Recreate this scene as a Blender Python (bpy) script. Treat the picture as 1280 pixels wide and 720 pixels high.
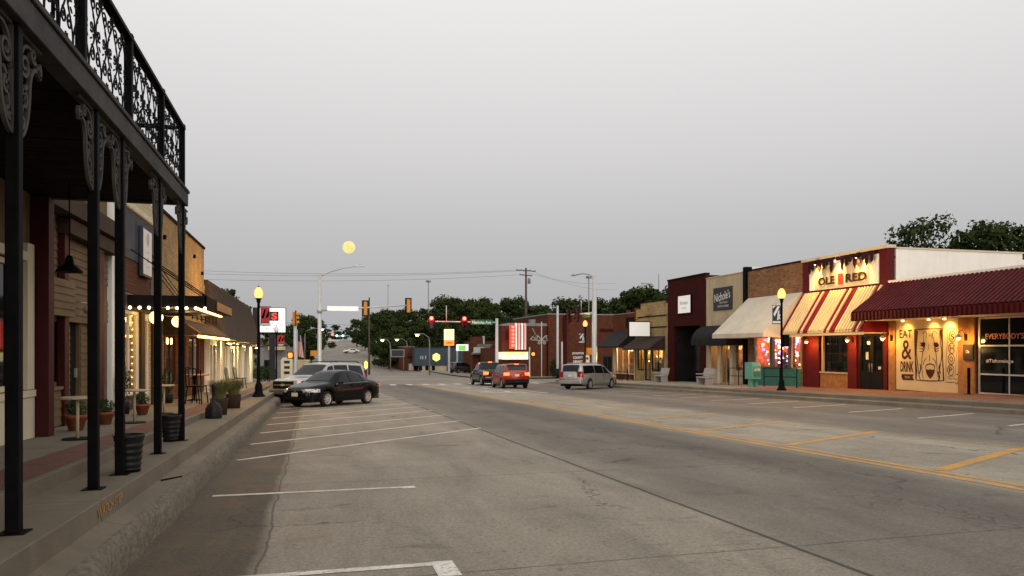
import bpy, bmesh, math, random
import numpy as np
from mathutils import Vector, Matrix
random.seed(7)
for o in list(bpy.data.objects): bpy.data.objects.remove(o)
SC = bpy.context.scene; COL = SC.collection
R = math.radians; PI = math.pi
# ------------------------------------------------------------------ camera
EYE = 1.5; YAW = math.atan(247/924); CA, SA = math.cos(YAW), math.sin(YAW)
cam = bpy.data.cameras.new('camera'); camo = bpy.data.objects.new('camera', cam); COL.objects.link(camo)
camo.location = (0, 0, EYE); camo.rotation_euler = (R(90), 0, -YAW)
cam.sensor_width = 36; cam.lens = 924/1280*36; cam.shift_y = 76/1280; cam.clip_end = 6000; cam.clip_start = .05
SC.camera = camo
# ------------------------------------------------------------------ sky, twilight glow, exposure
W = bpy.data.worlds.new('World'); SC.world = W; W.use_nodes = True
nt = W.node_tree; nt.nodes.clear(); N = nt.nodes.new; LK = nt.links.new
out = N('ShaderNodeOutputWorld'); bg = N('ShaderNodeBackground'); bg.inputs[1].default_value = 1.0
tc = N('ShaderNodeTexCoord'); sx = N('ShaderNodeSeparateXYZ'); LK(tc.outputs['Generated'], sx.inputs[0])
ramp = N('ShaderNodeValToRGB'); LK(sx.outputs['Z'], ramp.inputs[0])
els = ramp.color_ramp.elements
SKY = [(0.0, (.43, .424, .436)), (.06, (.47, .464, .475)), (.16, (.565, .556, .562)), (.25, (.685, .672, .672)), (.42, (.86, .842, .838)), (.7, (.88, .865, .86))]
els[0].position, els[0].color = SKY[0][0], SKY[0][1] + (1,)
els[1].position, els[1].color = SKY[-1][0], SKY[-1][1] + (1,)
for p_, c_ in SKY[1:-1]:
    e = els.new(p_); e.color = c_ + (1,)
# afterglow in the west, behind the photographer
mg = N('ShaderNodeMath'); mg.operation = 'MULTIPLY'; mg.inputs[1].default_value = -1; LK(sx.outputs['Y'], mg.inputs[0])
cl = N('ShaderNodeMath'); cl.operation = 'MAXIMUM'; cl.inputs[1].default_value = 0; LK(mg.outputs[0], cl.inputs[0])
pw = N('ShaderNodeMath'); pw.operation = 'POWER'; pw.inputs[1].default_value = 2.0; LK(cl.outputs[0], pw.inputs[0])
gl = N('ShaderNodeVectorMath'); gl.operation = 'SCALE'; gl.inputs[0].default_value = (1.46, 1.33, 1.15); LK(pw.outputs[0], gl.inputs['Scale'])
ad = N('ShaderNodeVectorMath'); ad.operation = 'ADD'; LK(ramp.outputs[0], ad.inputs[0]); LK(gl.outputs[0], ad.inputs[1])
ns = N('ShaderNodeTexSky'); ns.sky_type = 'NISHITA'; ns.sun_disc = False; ns.sun_elevation = R(2.5); ns.sun_rotation = R(180)
sc_ = N('ShaderNodeVectorMath'); sc_.operation = 'SCALE'; sc_.inputs['Scale'].default_value = .05; LK(ns.outputs[0], sc_.inputs[0])
mx = N('ShaderNodeMix'); mx.data_type = 'RGBA'; mx.inputs[0].default_value = .03
LK(ad.outputs[0], mx.inputs[6]); LK(sc_.outputs[0], mx.inputs[7]); LK(mx.outputs[2], bg.inputs[0]); LK(bg.outputs[0], out.inputs[0])
sun = bpy.data.lights.new('sun', 'SUN'); sun.energy = .5; sun.angle = R(50); sun.color = (1, .91, .79)
suno = bpy.data.objects.new('sun', sun); COL.objects.link(suno)
suno.rotation_euler = (R(68), 0, R(8))     # soft last light from behind the camera
vs = SC.view_settings; vs.view_transform = 'Standard'; vs.look = 'None'; vs.exposure = 0; vs.gamma = 1; vs.use_curve_mapping = False
SC.cycles.use_denoising = True
SC.cycles.max_bounces = 8; SC.cycles.transparent_max_bounces = 16; SC.cycles.sample_clamp_indirect = 4; SC.cycles.caustics_reflective = False; SC.cycles.caustics_refractive = False

# ------------------------------------------------------------------ survey helpers: sight lines measured on the photograph, cut with real planes
def sight(px):
    u = (px-640)/924; return CA*u+SA, -SA*u+CA
def Yat(px, X):
    x, y = sight(px); return X/x*y
def Xat(px, Y):
    x, y = sight(px); return Y/y*x
def Zat(px, py, X):
    x, y = sight(px); return EYE+(436-py)/924*X/x
def ZatY(px, py, Y):
    x, y = sight(px); return EYE+(436-py)/924*Y/y
def pt(px, d):
    x, y = sight(px); return x*d, y*d
GP = [(-40, .96), (0, 0), (30, -.72), (60, -1.44), (80, -1.85), (105, -2.2), (130, -2.1), (160, -1.5), (190, -.7), (250, 1.5), (345, 4.9), (420, 6.3), (600, 7), (2000, 9)]
_gx = np.array([p[0] for p in GP], float); _gy = np.array([p[1] for p in GP], float)
def gz(y):
    if y < 60: return -.024*y
    return float(sum(np.interp(y+d, _gx, _gy) for d in (-12, -6, 0, 6, 12))/5) if y > 75 else float(np.interp(y, _gx, _gy))

# ------------------------------------------------------------------ mesh helper
class MB:
    def __init__(s): s.v = []; s.f = []; s.m = []; s.cur = 0; s.smooth = set()
    def face(s, pts):
        n = len(s.v); s.v += [tuple(p) for p in pts]; s.f.append(tuple(range(n, n+len(pts)))); s.m.append(s.cur)
    def box(s, x0, x1, y0, y1, z0, z1):
        if x0 > x1: x0, x1 = x1, x0
        if y0 > y1: y0, y1 = y1, y0
        if z0 > z1: z0, z1 = z1, z0
        n = len(s.v)
        s.v += [(x0,y0,z0),(x1,y0,z0),(x1,y1,z0),(x0,y1,z0),(x0,y0,z1),(x1,y0,z1),(x1,y1,z1),(x0,y1,z1)]
        for f in ((0,3,2,1),(4,5,6,7),(0,1,5,4),(1,2,6,5),(2,3,7,6),(3,0,4,7)):
            s.f.append(tuple(n+i for i in f)); s.m.append(s.cur)
        return s
    def hexa(s, p):   # 8 points: bottom ring 4, top ring 4
        n = len(s.v); s.v += [tuple(q) for q in p]
        for f in ((0,3,2,1),(4,5,6,7),(0,1,5,4),(1,2,6,5),(2,3,7,6),(3,0,4,7)):
            s.f.append(tuple(n+i for i in f)); s.m.append(s.cur)
    def bar(s, a, b, w, h=None):  # square bar from a to b
        a = Vector(a); b = Vector(b); h = h or w; d = (b-a).normalized()
        up = Vector((0,0,1)) if abs(d.z) < .95 else Vector((0,1,0))
        r = d.cross(up).normalized()*w/2; u = r.cross(d).normalized()*h/2
        s.hexa([a-r-u, a+r-u, a+r+u, a-r+u, b-r-u, b+r-u, b+r+u, b-r+u])
    def tube(s, pts, r, n=8, cap=True):
        pts = [Vector(p) for p in pts]; rs = r if isinstance(r, (list, tuple)) else [r]*len(pts)
        base = len(s.v); k0 = len(s.f)
        for i, p in enumerate(pts):
            d = (pts[min(i+1, len(pts)-1)]-pts[max(i-1, 0)]).normalized()
            up = Vector((0,0,1)) if abs(d.z) < .9 else Vector((1,0,0))
            a = d.cross(up).normalized(); b = a.cross(d).normalized()
            for j in range(n):
                t = 2*PI*j/n; s.v.append(tuple(p+(a*math.cos(t)+b*math.sin(t))*rs[i]))
        for i in range(len(pts)-1):
            for j in range(n):
                j2 = (j+1) % n
                s.f.append((base+i*n+j, base+i*n+j2, base+(i+1)*n+j2, base+(i+1)*n+j)); s.m.append(s.cur)
        s.smooth.update(range(k0, len(s.f)))
        if cap:
            s.f.append(tuple(base+j for j in range(n))[::-1]); s.m.append(s.cur)
            s.f.append(tuple(base+(len(pts)-1)*n+j for j in range(n))); s.m.append(s.cur)
        return s
    def lathe(s, prof, c=(0,0,0), n=16, ax='z', smooth=True):
        base = len(s.v); k0 = len(s.f); c = Vector(c)
        for r, z in prof:
            for j in range(n):
                t = 2*PI*j/n; p = (r*math.cos(t), r*math.sin(t), z)
                if ax == 'y': p = (p[0], p[2], p[1])
                if ax == 'x': p = (p[2], p[0], p[1])
                s.v.append(tuple(c+Vector(p)))
        for i in range(len(prof)-1):
            for j in range(n):
                j2 = (j+1) % n
                s.f.append((base+i*n+j, base+i*n+j2, base+(i+1)*n+j2, base+(i+1)*n+j)); s.m.append(s.cur)
        if smooth: s.smooth.update(range(k0, len(s.f)))
        s.f.append(tuple(base+j for j in range(n))[::-1]); s.m.append(s.cur)
        s.f.append(tuple(base+(len(prof)-1)*n+j for j in range(n))); s.m.append(s.cur)
        return s
    def ball(s, c, r, n=12, sz=1.0):
        m = n//2
        return s.lathe([(max(1e-4, r*math.sin(PI*i/m)), -r*sz*math.cos(PI*i/m)) for i in range(m+1)], c, n)
    def prism(s, poly, a0, a1, ax='x'):   # poly in the plane across ax
        def P(p, a): return {'x': (a, p[0], p[1]), 'y': (p[0], a, p[1]), 'z': (p[0], p[1], a)}[ax]
        n = len(poly); b = len(s.v)
        s.v += [P(p, a0) for p in poly]+[P(p, a1) for p in poly]
        s.f.append(tuple(range(b, b+n))[::-1]); s.m.append(s.cur); s.f.append(tuple(range(b+n, b+2*n))); s.m.append(s.cur)
        for i in range(n):
            j = (i+1) % n; s.f.append((b+i, b+j, b+n+j, b+n+i)); s.m.append(s.cur)
        return s
    def ribbon(s, pts, w, o, ru, uu, nn, th):  # flat stroke: 2-D pts on plane (o, ru, uu), thick along nn
        P = []; n = len(pts); o = Vector(o); ru = Vector(ru); uu = Vector(uu); nn = Vector(nn)
        for i in range(n):
            a = pts[max(i-1, 0)]; b = pts[min(i+1, n-1)]
            dx, dy = b[0]-a[0], b[1]-a[1]; l = math.hypot(dx, dy) or 1e-6
            ww = (w[i] if isinstance(w, (list, tuple)) else w)/2
            nx, ny = -dy/l*ww, dx/l*ww
            for sg in (1, -1): P.append((pts[i][0]+sg*nx, pts[i][1]+sg*ny))
        b = len(s.v)
        for q in P: s.v.append(tuple(o+ru*q[0]+uu*q[1]))
        for q in P: s.v.append(tuple(o+ru*q[0]+uu*q[1]+nn*th))
        m = 2*n
        def F(*f): s.f.append(tuple(b+i for i in f)); s.m.append(s.cur)
        for i in range(n-1):
            k = 2*i
            F(k, k+1, k+3, k+2); F(m+k+2, m+k+3, m+k+1, m+k); F(k, k+2, m+k+2, m+k); F(k+3, k+1, m+k+1, m+k+3)
        F(1, 0, m, m+1); F(2*n-2, 2*n-1, m+2*n-1, m+2*n-2)
    def poly(s, pts, o, ru, uu, nn, th):       # flat filled outline with thickness
        o = Vector(o); ru = Vector(ru); uu = Vector(uu); nn = Vector(nn); n = len(pts); b = len(s.v)
        s.v += [tuple(o+ru*p[0]+uu*p[1]) for p in pts]+[tuple(o+ru*p[0]+uu*p[1]+nn*th) for p in pts]
        s.f.append(tuple(range(b, b+n))); s.m.append(s.cur); s.f.append(tuple(range(b+n, b+2*n))[::-1]); s.m.append(s.cur)
        for i in range(n):
            j = (i+1) % n; s.f.append((b+i, b+j, b+n+j, b+n+i)); s.m.append(s.cur)
    def text(s, txt, w, h, c, ru, uu, nn, th=.01, fit=True, bold=0):
        cu = bpy.data.curves.new('t', 'FONT'); cu.body = txt; cu.align_x = 'CENTER'; cu.resolution_u = 3; cu.offset = bold
        ob = bpy.data.objects.new('t', cu); me = bpy.data.meshes.new_from_object(ob)
        vs_ = [v.co.copy() for v in me.vertices]; fs = [tuple(p.vertices) for p in me.polygons]
        bpy.data.objects.remove(ob); bpy.data.curves.remove(cu); bpy.data.meshes.remove(me)
        if not vs_: return
        x0 = min(v.x for v in vs_); x1 = max(v.x for v in vs_); y0 = min(v.y for v in vs_); y1 = max(v.y for v in vs_)
        c = Vector(c); ru = Vector(ru); uu = Vector(uu); nn = Vector(nn); b = len(s.v)
        for v in vs_:
            s.v.append(tuple(c+ru*((v.x-(x0+x1)/2)/(x1-x0)*w)+uu*((v.y-(y0+y1)/2)/(y1-y0)*h)+nn*th))
        for f in fs: s.f.append(tuple(b+i for i in f)); s.m.append(s.cur)
    def build(s, name, mats, parent=None, world=False, smooth=False, bevel=0):
        me = bpy.data.meshes.new(name)
        vv = s.v
        if world and parent:
            l = Vector((0,0,0)); q = parent
            while q: l += q.location; q = q.parent
            vv = [(v[0]-l.x, v[1]-l.y, v[2]-l.z) for v in s.v]
        me.from_pydata(vv, [], s.f)
        if not isinstance(mats, (list, tuple)): mats = [mats]
        for m in mats: me.materials.append(m)
        me.polygons.foreach_set('material_index', s.m)
        if smooth: me.polygons.foreach_set('use_smooth', [True]*len(s.f))
        elif s.smooth: me.polygons.foreach_set('use_smooth', [i in s.smooth for i in range(len(s.f))])
        if bevel:
            bm = bmesh.new(); bm.from_mesh(me); bmesh.ops.remove_doubles(bm, verts=bm.verts, dist=1e-5)
            bmesh.ops.bevel(bm, geom=[e for e in bm.edges if e.is_manifold and e.calc_face_angle(0) > .6], offset=bevel, segments=1, affect='EDGES', clamp_overlap=True)
            bm.to_mesh(me); bm.free()
        me.update()
        o = bpy.data.objects.new(name, me); COL.objects.link(o)
        if parent: o.parent = parent
        return o
def thing(name, label, cat, loc=(0,0,0), rz=0, group=None):
    o = bpy.data.objects.new(name, None); COL.objects.link(o); o.empty_display_size = .2
    o.location = loc; o.rotation_euler = (0,0,rz); return tag(o, label, cat, group)
def tag(o, label, cat, group=None):
    o['label'] = label; o['category'] = cat
    if group: o['group'] = group
    return o
def struct(o): o['kind'] = 'structure'; return o
def copy_tree(o, parent=None):
    c = o.copy(); COL.objects.link(c)
    if parent: c.parent = parent
    for ch in list(o.children): copy_tree(ch, c)
    return c
def place(src, first, loc, rz, label, group=None):
    o = src if first else copy_tree(src)
    o.location = loc; o.rotation_euler = (0,0,rz); o['label'] = label
    if group: o['group'] = group
    return o

# ------------------------------------------------------------------ materials
M = {}
def _nodes(name):
    m = bpy.data.materials.new(name); m.use_nodes = True; t = m.node_tree; b = t.nodes['Principled BSDF']; return m, t, b
def mat(name, col, rough=.7, metal=0, var=.18, scale=3, bump=0, bscale=60, spec=None, coat=0, streak=0):
    if spec is None: spec = .15 if rough >= .6 else .35
    m, t, b = _nodes(name); n = t.nodes.new; l = t.links.new
    b.inputs['Roughness'].default_value = rough; b.inputs['Metallic'].default_value = metal
    b.inputs['Specular IOR Level'].default_value = spec; b.inputs['Coat Weight'].default_value = coat; b.inputs['Coat Roughness'].default_value = .06
    tc = n('ShaderNodeTexCoord')
    nz = n('ShaderNodeTexNoise'); nz.inputs['Scale'].default_value = scale; nz.inputs['Detail'].default_value = 6; nz.inputs['Roughness'].default_value = .65
    l(tc.outputs['Object'], nz.inputs['Vector'])
    rp = n('ShaderNodeValToRGB'); e = rp.color_ramp.elements
    e[0].position = .3; e[1].position = .7
    e[0].color = tuple(c*(1-var) for c in col)+(1,); e[1].color = tuple(min(1, c*(1+var)) for c in col)+(1,)
    l(nz.outputs['Fac'], rp.inputs[0]); l(rp.outputs[0], b.inputs['Base Color'])
    if streak:
        mp = n('ShaderNodeMapping'); mp.inputs['Scale'].default_value = (1,1,.10); l(tc.outputs['Object'], mp.inputs[0]); n3 = n('ShaderNodeTexNoise'); n3.inputs['Scale'].default_value = 3.2; n3.inputs['Detail'].default_value = 7; n3.inputs['Roughness'].default_value = .7; l(mp.outputs[0], n3.inputs['Vector'])
        mr = n('ShaderNodeMapRange'); mr.inputs['From Min'].default_value = .38; mr.inputs['From Max'].default_value = .62; mr.inputs['To Min'].default_value = 1-streak; mr.inputs['To Max'].default_value = 1; l(n3.outputs['Fac'], mr.inputs[0])
        vm = n('ShaderNodeVectorMath'); vm.operation = 'SCALE'; l(rp.outputs[0], vm.inputs[0]); l(mr.outputs[0], vm.inputs['Scale']); l(vm.outputs[0], b.inputs['Base Color'])
    if bump:
        n2 = n('ShaderNodeTexNoise'); n2.inputs['Scale'].default_value = bscale; n2.inputs['Detail'].default_value = 4; l(tc.outputs['Object'], n2.inputs['Vector'])
        bp = n('ShaderNodeBump'); bp.inputs['Strength'].default_value = bump; bp.inputs['Distance'].default_value = .02
        l(n2.outputs['Fac'], bp.inputs['Height']); l(bp.outputs[0], b.inputs['Normal'])
    M[name] = m; return m
def brick(name, c1, c2, mortar, bw=.22, rh=.075, ms=.012, rough=.9, stain=.25):
    m, t, b = _nodes(name); n = t.nodes.new; l = t.links.new
    g = n('ShaderNodeNewGeometry'); s = n('ShaderNodeSeparateXYZ'); l(g.outputs['Position'], s.inputs[0])
    a = n('ShaderNodeMath'); a.operation = 'ADD'; l(s.outputs['X'], a.inputs[0]); l(s.outputs['Y'], a.inputs[1])
    cb = n('ShaderNodeCombineXYZ'); l(a.outputs[0], cb.inputs['X']); l(s.outputs['Z'], cb.inputs['Y'])
    bt = n('ShaderNodeTexBrick'); bt.inputs['Scale'].default_value = 1; bt.inputs['Brick Width'].default_value = bw; bt.inputs['Row Height'].default_value = rh
    bt.inputs['Mortar Size'].default_value = ms; bt.inputs['Color1'].default_value = c1+(1,); bt.inputs['Color2'].default_value = c2+(1,); bt.inputs['Mortar'].default_value = mortar+(1,)
    bt.inputs['Bias'].default_value = 0
    l(cb.outputs[0], bt.inputs['Vector'])
    nz = n('ShaderNodeTexNoise'); nz.inputs['Scale'].default_value = 1.3; nz.inputs['Detail'].default_value = 7; nz.inputs['Roughness'].default_value = .7; l(g.outputs['Position'], nz.inputs['Vector'])
    mr = n('ShaderNodeMapRange'); mr.inputs['From Min'].default_value = .3; mr.inputs['From Max'].default_value = .7; mr.inputs['To Min'].default_value = 1-stain; mr.inputs['To Max'].default_value = 1+stain*.6
    l(nz.outputs['Fac'], mr.inputs[0])
    vm = n('ShaderNodeVectorMath'); vm.operation = 'SCALE'; l(bt.outputs['Color'], vm.inputs[0]); l(mr.outputs[0], vm.inputs['Scale'])
    l(vm.outputs[0], b.inputs['Base Color']); b.inputs['Roughness'].default_value = rough; b.inputs['Specular IOR Level'].default_value = .08
    bp = n('ShaderNodeBump'); bp.inputs['Strength'].default_value = .5; bp.inputs['Distance'].default_value = .01; bp.invert = True; l(bt.outputs['Fac'], bp.inputs['Height']); l(bp.outputs[0], b.inputs['Normal'])
    M[name] = m; return m
def emit(name, col, s):
    m, t, b = _nodes(name)
    n = t.nodes.new; l = t.links.new
    tc = n('ShaderNodeTexCoord'); nz = n('ShaderNodeTexNoise'); nz.inputs['Scale'].default_value = 2; l(tc.outputs['Object'], nz.inputs['Vector'])
    mr = n('ShaderNodeMapRange'); mr.inputs['To Min'].default_value = s*.85; mr.inputs['To Max'].default_value = s*1.15; l(nz.outputs['Fac'], mr.inputs[0])
    b.inputs['Base Color'].default_value = tuple(min(.8, c) for c in col)+(1,); b.inputs['Emission Color'].default_value = col+(1,); l(mr.outputs[0], b.inputs['Emission Strength'])
    M[name] = m; return m
def glass(name, tint=(.8,.85,.85), refl=.12):
    m = bpy.data.materials.new(name); m.use_nodes = True; t = m.node_tree; t.nodes.clear(); n = t.nodes.new; l = t.links.new
    o = n('ShaderNodeOutputMaterial'); mx = n('ShaderNodeMixShader'); tr = n('ShaderNodeBsdfTransparent'); gl = n('ShaderNodeBsdfGlossy'); lw = n('ShaderNodeLayerWeight')
    lw.inputs[0].default_value = .25; tr.inputs[0].default_value = tint+(1,); gl.inputs['Roughness'].default_value = .03
    ml = n('ShaderNodeMath'); ml.operation = 'MULTIPLY_ADD'; ml.inputs[1].default_value = .6; ml.inputs[2].default_value = refl*.5; l(lw.outputs['Fresnel'], ml.inputs[0])
    l(ml.outputs[0], mx.inputs[0]); l(tr.outputs[0], mx.inputs[1]); l(gl.outputs[0], mx.inputs[2]); l(mx.outputs[0], o.inputs[0]); M[name] = m; return m
mat('black_metal', (.004,.004,.0045), .6, 0, .4, 4, .08, 90, .05)
mat('beam_metal', (.040,.038,.036), .65, 0, .5, 2.5, .15, 40, .12)
mat('scroll_metal', (.055,.053,.048), .65, 0, .3, 6, 0, 60, .12)
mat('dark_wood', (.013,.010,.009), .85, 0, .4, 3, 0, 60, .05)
mat('siding', (.155,.105,.058), .8, 0, .2, 2.2, .05)
mat('dark_red', (.055,.010,.009), .65, 0, .25, 2)
mat('deep_red', (.095,.008,.010), .65, 0, .2, 2)
mat('maroon_brick_paint', (.075,.02,.018), .85, 0, .3, 2, .25, 25)
mat('brown', (.05,.033,.023), .8, 0, .25, 2)
mat('cream', (.62,.55,.40), .75, 0, .1, 1.5, .06)
mat('white_paint', (.76,.74,.68), .7, 0, .07, .8, .06, 20)
mat('white_wall', (.86,.83,.75), .8, 0, .08, .5, .06, 14, streak=.06)
mat('stucco', (.52,.42,.28), .9, 0, .1, .8, .15, 30, streak=.2)
mat('slate_blue', (.05,.058,.075), .7, 0, .3, 2)
mat('dark_grey', (.028,.028,.03), .7, 0, .25, 2)
mat('mid_grey', (.2,.2,.2), .7, 0, .2, 2)
mat('steel', (.42,.42,.41), .45, .6, .12, 2)
mat('galv', (.5,.5,.49), .5, .35, .1, 2)
mat('cream_canvas', (.62,.56,.45), .85, 0, .1, 1, .12, 9, streak=.1)
mat('black_canvas', (.018,.017,.018), .8, 0, .3, 2)
mat('brown_canvas', (.045,.03,.026), .85, 0, .25, 2)
mat('maroon_metal', (.080,.005,.007), .6, 0, .2, 1.2, 0, 60, .12, streak=.25)
mat('red_metal', (.21,.012,.015), .55, 0, .12, 1.2, 0, 60, .15)
mat('stripe_cream', (.68,.56,.31), .5, 0, .08, 1.2); mat('valley_shade', (.30,.20,.09), .7, 0, .2, 2)  # valley tone: shade between the awning's ribs painted in as colour
mat('cedar', (.33,.16,.06), .6, 0, .3, 4, .1, 30)
mat('mural_cream', (.60,.49,.30), .85, 0, .06, 1, .1, 30)
mat('ink', (.07,.022,.02), .9, 0, .3, 5)
mat('teal', (.055,.19,.165), .6, 0, .15, 2)
mat('news_teal', (.10,.30,.25), .5, 0, .15, 2)
mat('terracotta', (.28,.09,.045), .85, 0, .2, 6, .1)
mat('resin_black', (.012,.0115,.011), .45, 0, .6, 8, .4, 14, .2)
mat('soil', (.03,.022,.016), .95, 0, .3, 20)
mat('shingle', (.066,.046,.031), .9, 0, .35, 5, .5, 25)
mat('roof_grey', (.16,.155,.15), .9, 0, .25, 1)
mat('roof_light', (.46,.46,.45), .8, 0, .15, 1)
mat('foliage', (.030,.046,.013), .85, 0, .5, .9, 0, 60, .05)
mat('foliage_far', (.030,.044,.013), .9, 0, .55, .35, 0, 60, .04)
mat('foliage_bright', (.04,.065,.02), .75, 0, .4, 2)
mat('grass_blade', (.16,.15,.055), .8, 0, .35, 6)
mat('bark', (.06,.045,.034), .95, 0, .3, 6, .4, 20)
mat('pole_wood', (.085,.062,.048), .9, 0, .3, 4)
mat('tyre', (.018,.018,.018), .85, 0, .2, 6)
mat('rim', (.62,.62,.60), .3, .7, .08, 3)
mat('car_black', (.003,.003,.0035), .2, 0, .15, 2, 0, 60, .18, .05)
mat('car_white', (.35,.343,.335), .3, .25, .05, 2, 0, 60, .5, .8)
mat('car_silver', (.34,.335,.33), .32, .55, .05, 2, 0, 60, .5, .7)
mat('car_dark', (.012,.013,.014), .25, .1, .1, 2, 0, 60, .3, .2)
mat('car_red', (.26,.016,.005), .28, .1, .06, 2, 0, 60, .4, .3)
mat('car_grey', (.06,.065,.063), .3, .3, .1, 2, 0, 60, .5, .7)
mat('plastic_black', (.008,.008,.009), .65, 0, .2, 4)
mat('car_glass', (.006,.007,.008), .05, 0, .2, .8, 0, 60, .28)
mat('chrome', (.6,.6,.6), .15, 1, .05, 2)
mat('lamp_clear', (.55,.55,.56), .12, .3, .1, 6, 0, 60, .7)
mat('lamp_red', (.22,.01,.01), .2, 0, .1, 4)
mat('plate', (.6,.58,.52), .5, 0, .1, 9)
mat('dark_glass', (.006,.007,.008), .04, 0, .4, .6, 0, 60, .3)
mat('dim_glass', (.03,.026,.02), .06, 0, .6, .9, 0, 60, .35)
mat('sign_green', (.012,.10,.05), .4, 0, .1, 2)
mat('sign_yellow', (.6,.55,.06), .5, 0, .1, 2)
mat('sign_black', (.02,.021,.024), .5, 0, .3, 3)
mat('navy', (.03,.05,.10), .6, 0, .15, 2)
mat('white_letter', (.75,.74,.70), .6, 0, .05, 3)
mat('brown_letter', (.05,.02,.015), .6, 0, .1, 3)
mat('orange_plastic', (.55,.22,.03), .45, 0, .12, 3)
mat('bench_grey', (.35,.34,.32), .8, 0, .15, 5)
mat('blue_wall', (.05,.072,.09), .75, 0, .12, .7)
mat('flag_red', (.4,.05,.05), .85, 0, .1, 4)
mat('flag_blue', (.04,.06,.2), .85, 0, .1, 4)
mat('interior_dark', (.05,.04,.035), .9, 0, .3, 2)
mat('interior_warm', (.66,.5,.29), .9, 0, .3, 2.5)
mat('interior_orange', (.6,.24,.09), .9, 0, .2, 2)
mat('interior_purple', (.3,.1,.45), .9, 0, .3, 2)
mat('rubber_grey', (.1,.1,.1), .8, 0, .2, 4)
brick('tan_brick', (.40,.275,.135), (.30,.20,.095), (.21,.16,.10))
brick('cream_brick', (.62,.54,.37), (.52,.44,.29), (.4,.34,.24), stain=.15)
brick('red_brick', (.13,.036,.018), (.085,.024,.013), (.085,.045,.028))
brick('maroon_brick', (.066,.010,.008), (.046,.008,.007), (.034,.009,.008))
brick('old_brick', (.33,.16,.075), (.16,.08,.045), (.25,.17,.10), .25, .09)
brick('wood_brick', (.17,.06,.03), (.11,.04,.022), (.08,.05,.035))
brick('gold_stone', (.40,.30,.15), (.31,.225,.11), (.26,.2,.11), .5, .22, .015)
glass('clear_glass'); glass('shop_glass', (.9,.88,.84), .06)
emit('globe_amber', (1.0,.58,.11), 2.1); emit('globe_orange', (1.0,.42,.06), 2.0); emit('globe_warm', (1.0,.66,.24), 3); emit('bulb_warm', (1.0,.60,.20), 16); emit('bulb_white', (1.0,.86,.6), 10)
emit('bulb_orange', (1.0,.42,.08), 18); emit('led_white', (.9,.95,1.0), 6); emit('sig_red', (1.0,.055,.03), 12); emit('sig_green', (.25,1.0,.75), 8)
emit('sig_orange', (1.0,.24,.03), 1.9); emit('brake', (1.0,.10,.03), 5); emit('neon_red', (1.0,.045,.02), 1.25); emit('neon_pink', (1.0,.36,.30), .36)
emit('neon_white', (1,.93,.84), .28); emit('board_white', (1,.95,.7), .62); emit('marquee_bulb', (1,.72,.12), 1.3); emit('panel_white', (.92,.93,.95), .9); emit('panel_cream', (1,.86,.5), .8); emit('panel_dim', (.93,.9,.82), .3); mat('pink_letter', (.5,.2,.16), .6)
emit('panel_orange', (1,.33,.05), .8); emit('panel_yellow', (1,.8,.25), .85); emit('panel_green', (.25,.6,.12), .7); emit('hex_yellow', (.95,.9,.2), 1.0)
emit('purple_bulb', (.35,.15,1.0), 14); emit('pink_bulb', (1,.3,.45), 12); emit('shop_ceiling', (1,.66,.26), 7); emit('shop_dim', (1,.55,.2), 3); emit('case_glow', (1,.6,.25), 2.4)
emit('red_panel', (.75,.03,.03), .5); emit('tube_warm', (1,.55,.18), 5)

def frosted(name, col, st, clear):
    m = bpy.data.materials.new(name); m.use_nodes = True; t = m.node_tree; t.nodes.clear(); n = t.nodes.new; l = t.links.new
    o = n('ShaderNodeOutputMaterial'); mx = n('ShaderNodeMixShader'); tr = n('ShaderNodeBsdfTransparent'); em = n('ShaderNodeEmission'); lw = n('ShaderNodeLayerWeight'); lw.inputs[0].default_value = .35
    rp = n('ShaderNodeValToRGB'); e = rp.color_ramp.elements; e[0].color = (1, col[1]+.20, col[2]+.16, 1); e[0].position = .12; e[1].color = col+(1,); e[1].position = .85
    l(lw.outputs['Facing'], rp.inputs[0]); l(rp.outputs[0], em.inputs[0]); em.inputs[1].default_value = st; mx.inputs[0].default_value = 1-clear
    l(tr.outputs[0], mx.inputs[1]); l(em.outputs[0], mx.inputs[2]); l(mx.outputs[0], o.inputs[0]); M[name] = m
frosted('globe_amber', (1.0,.44,.045), 1.75, .22); frosted('globe_orange', (1.0,.30,.03), 1.9, .22)
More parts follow.
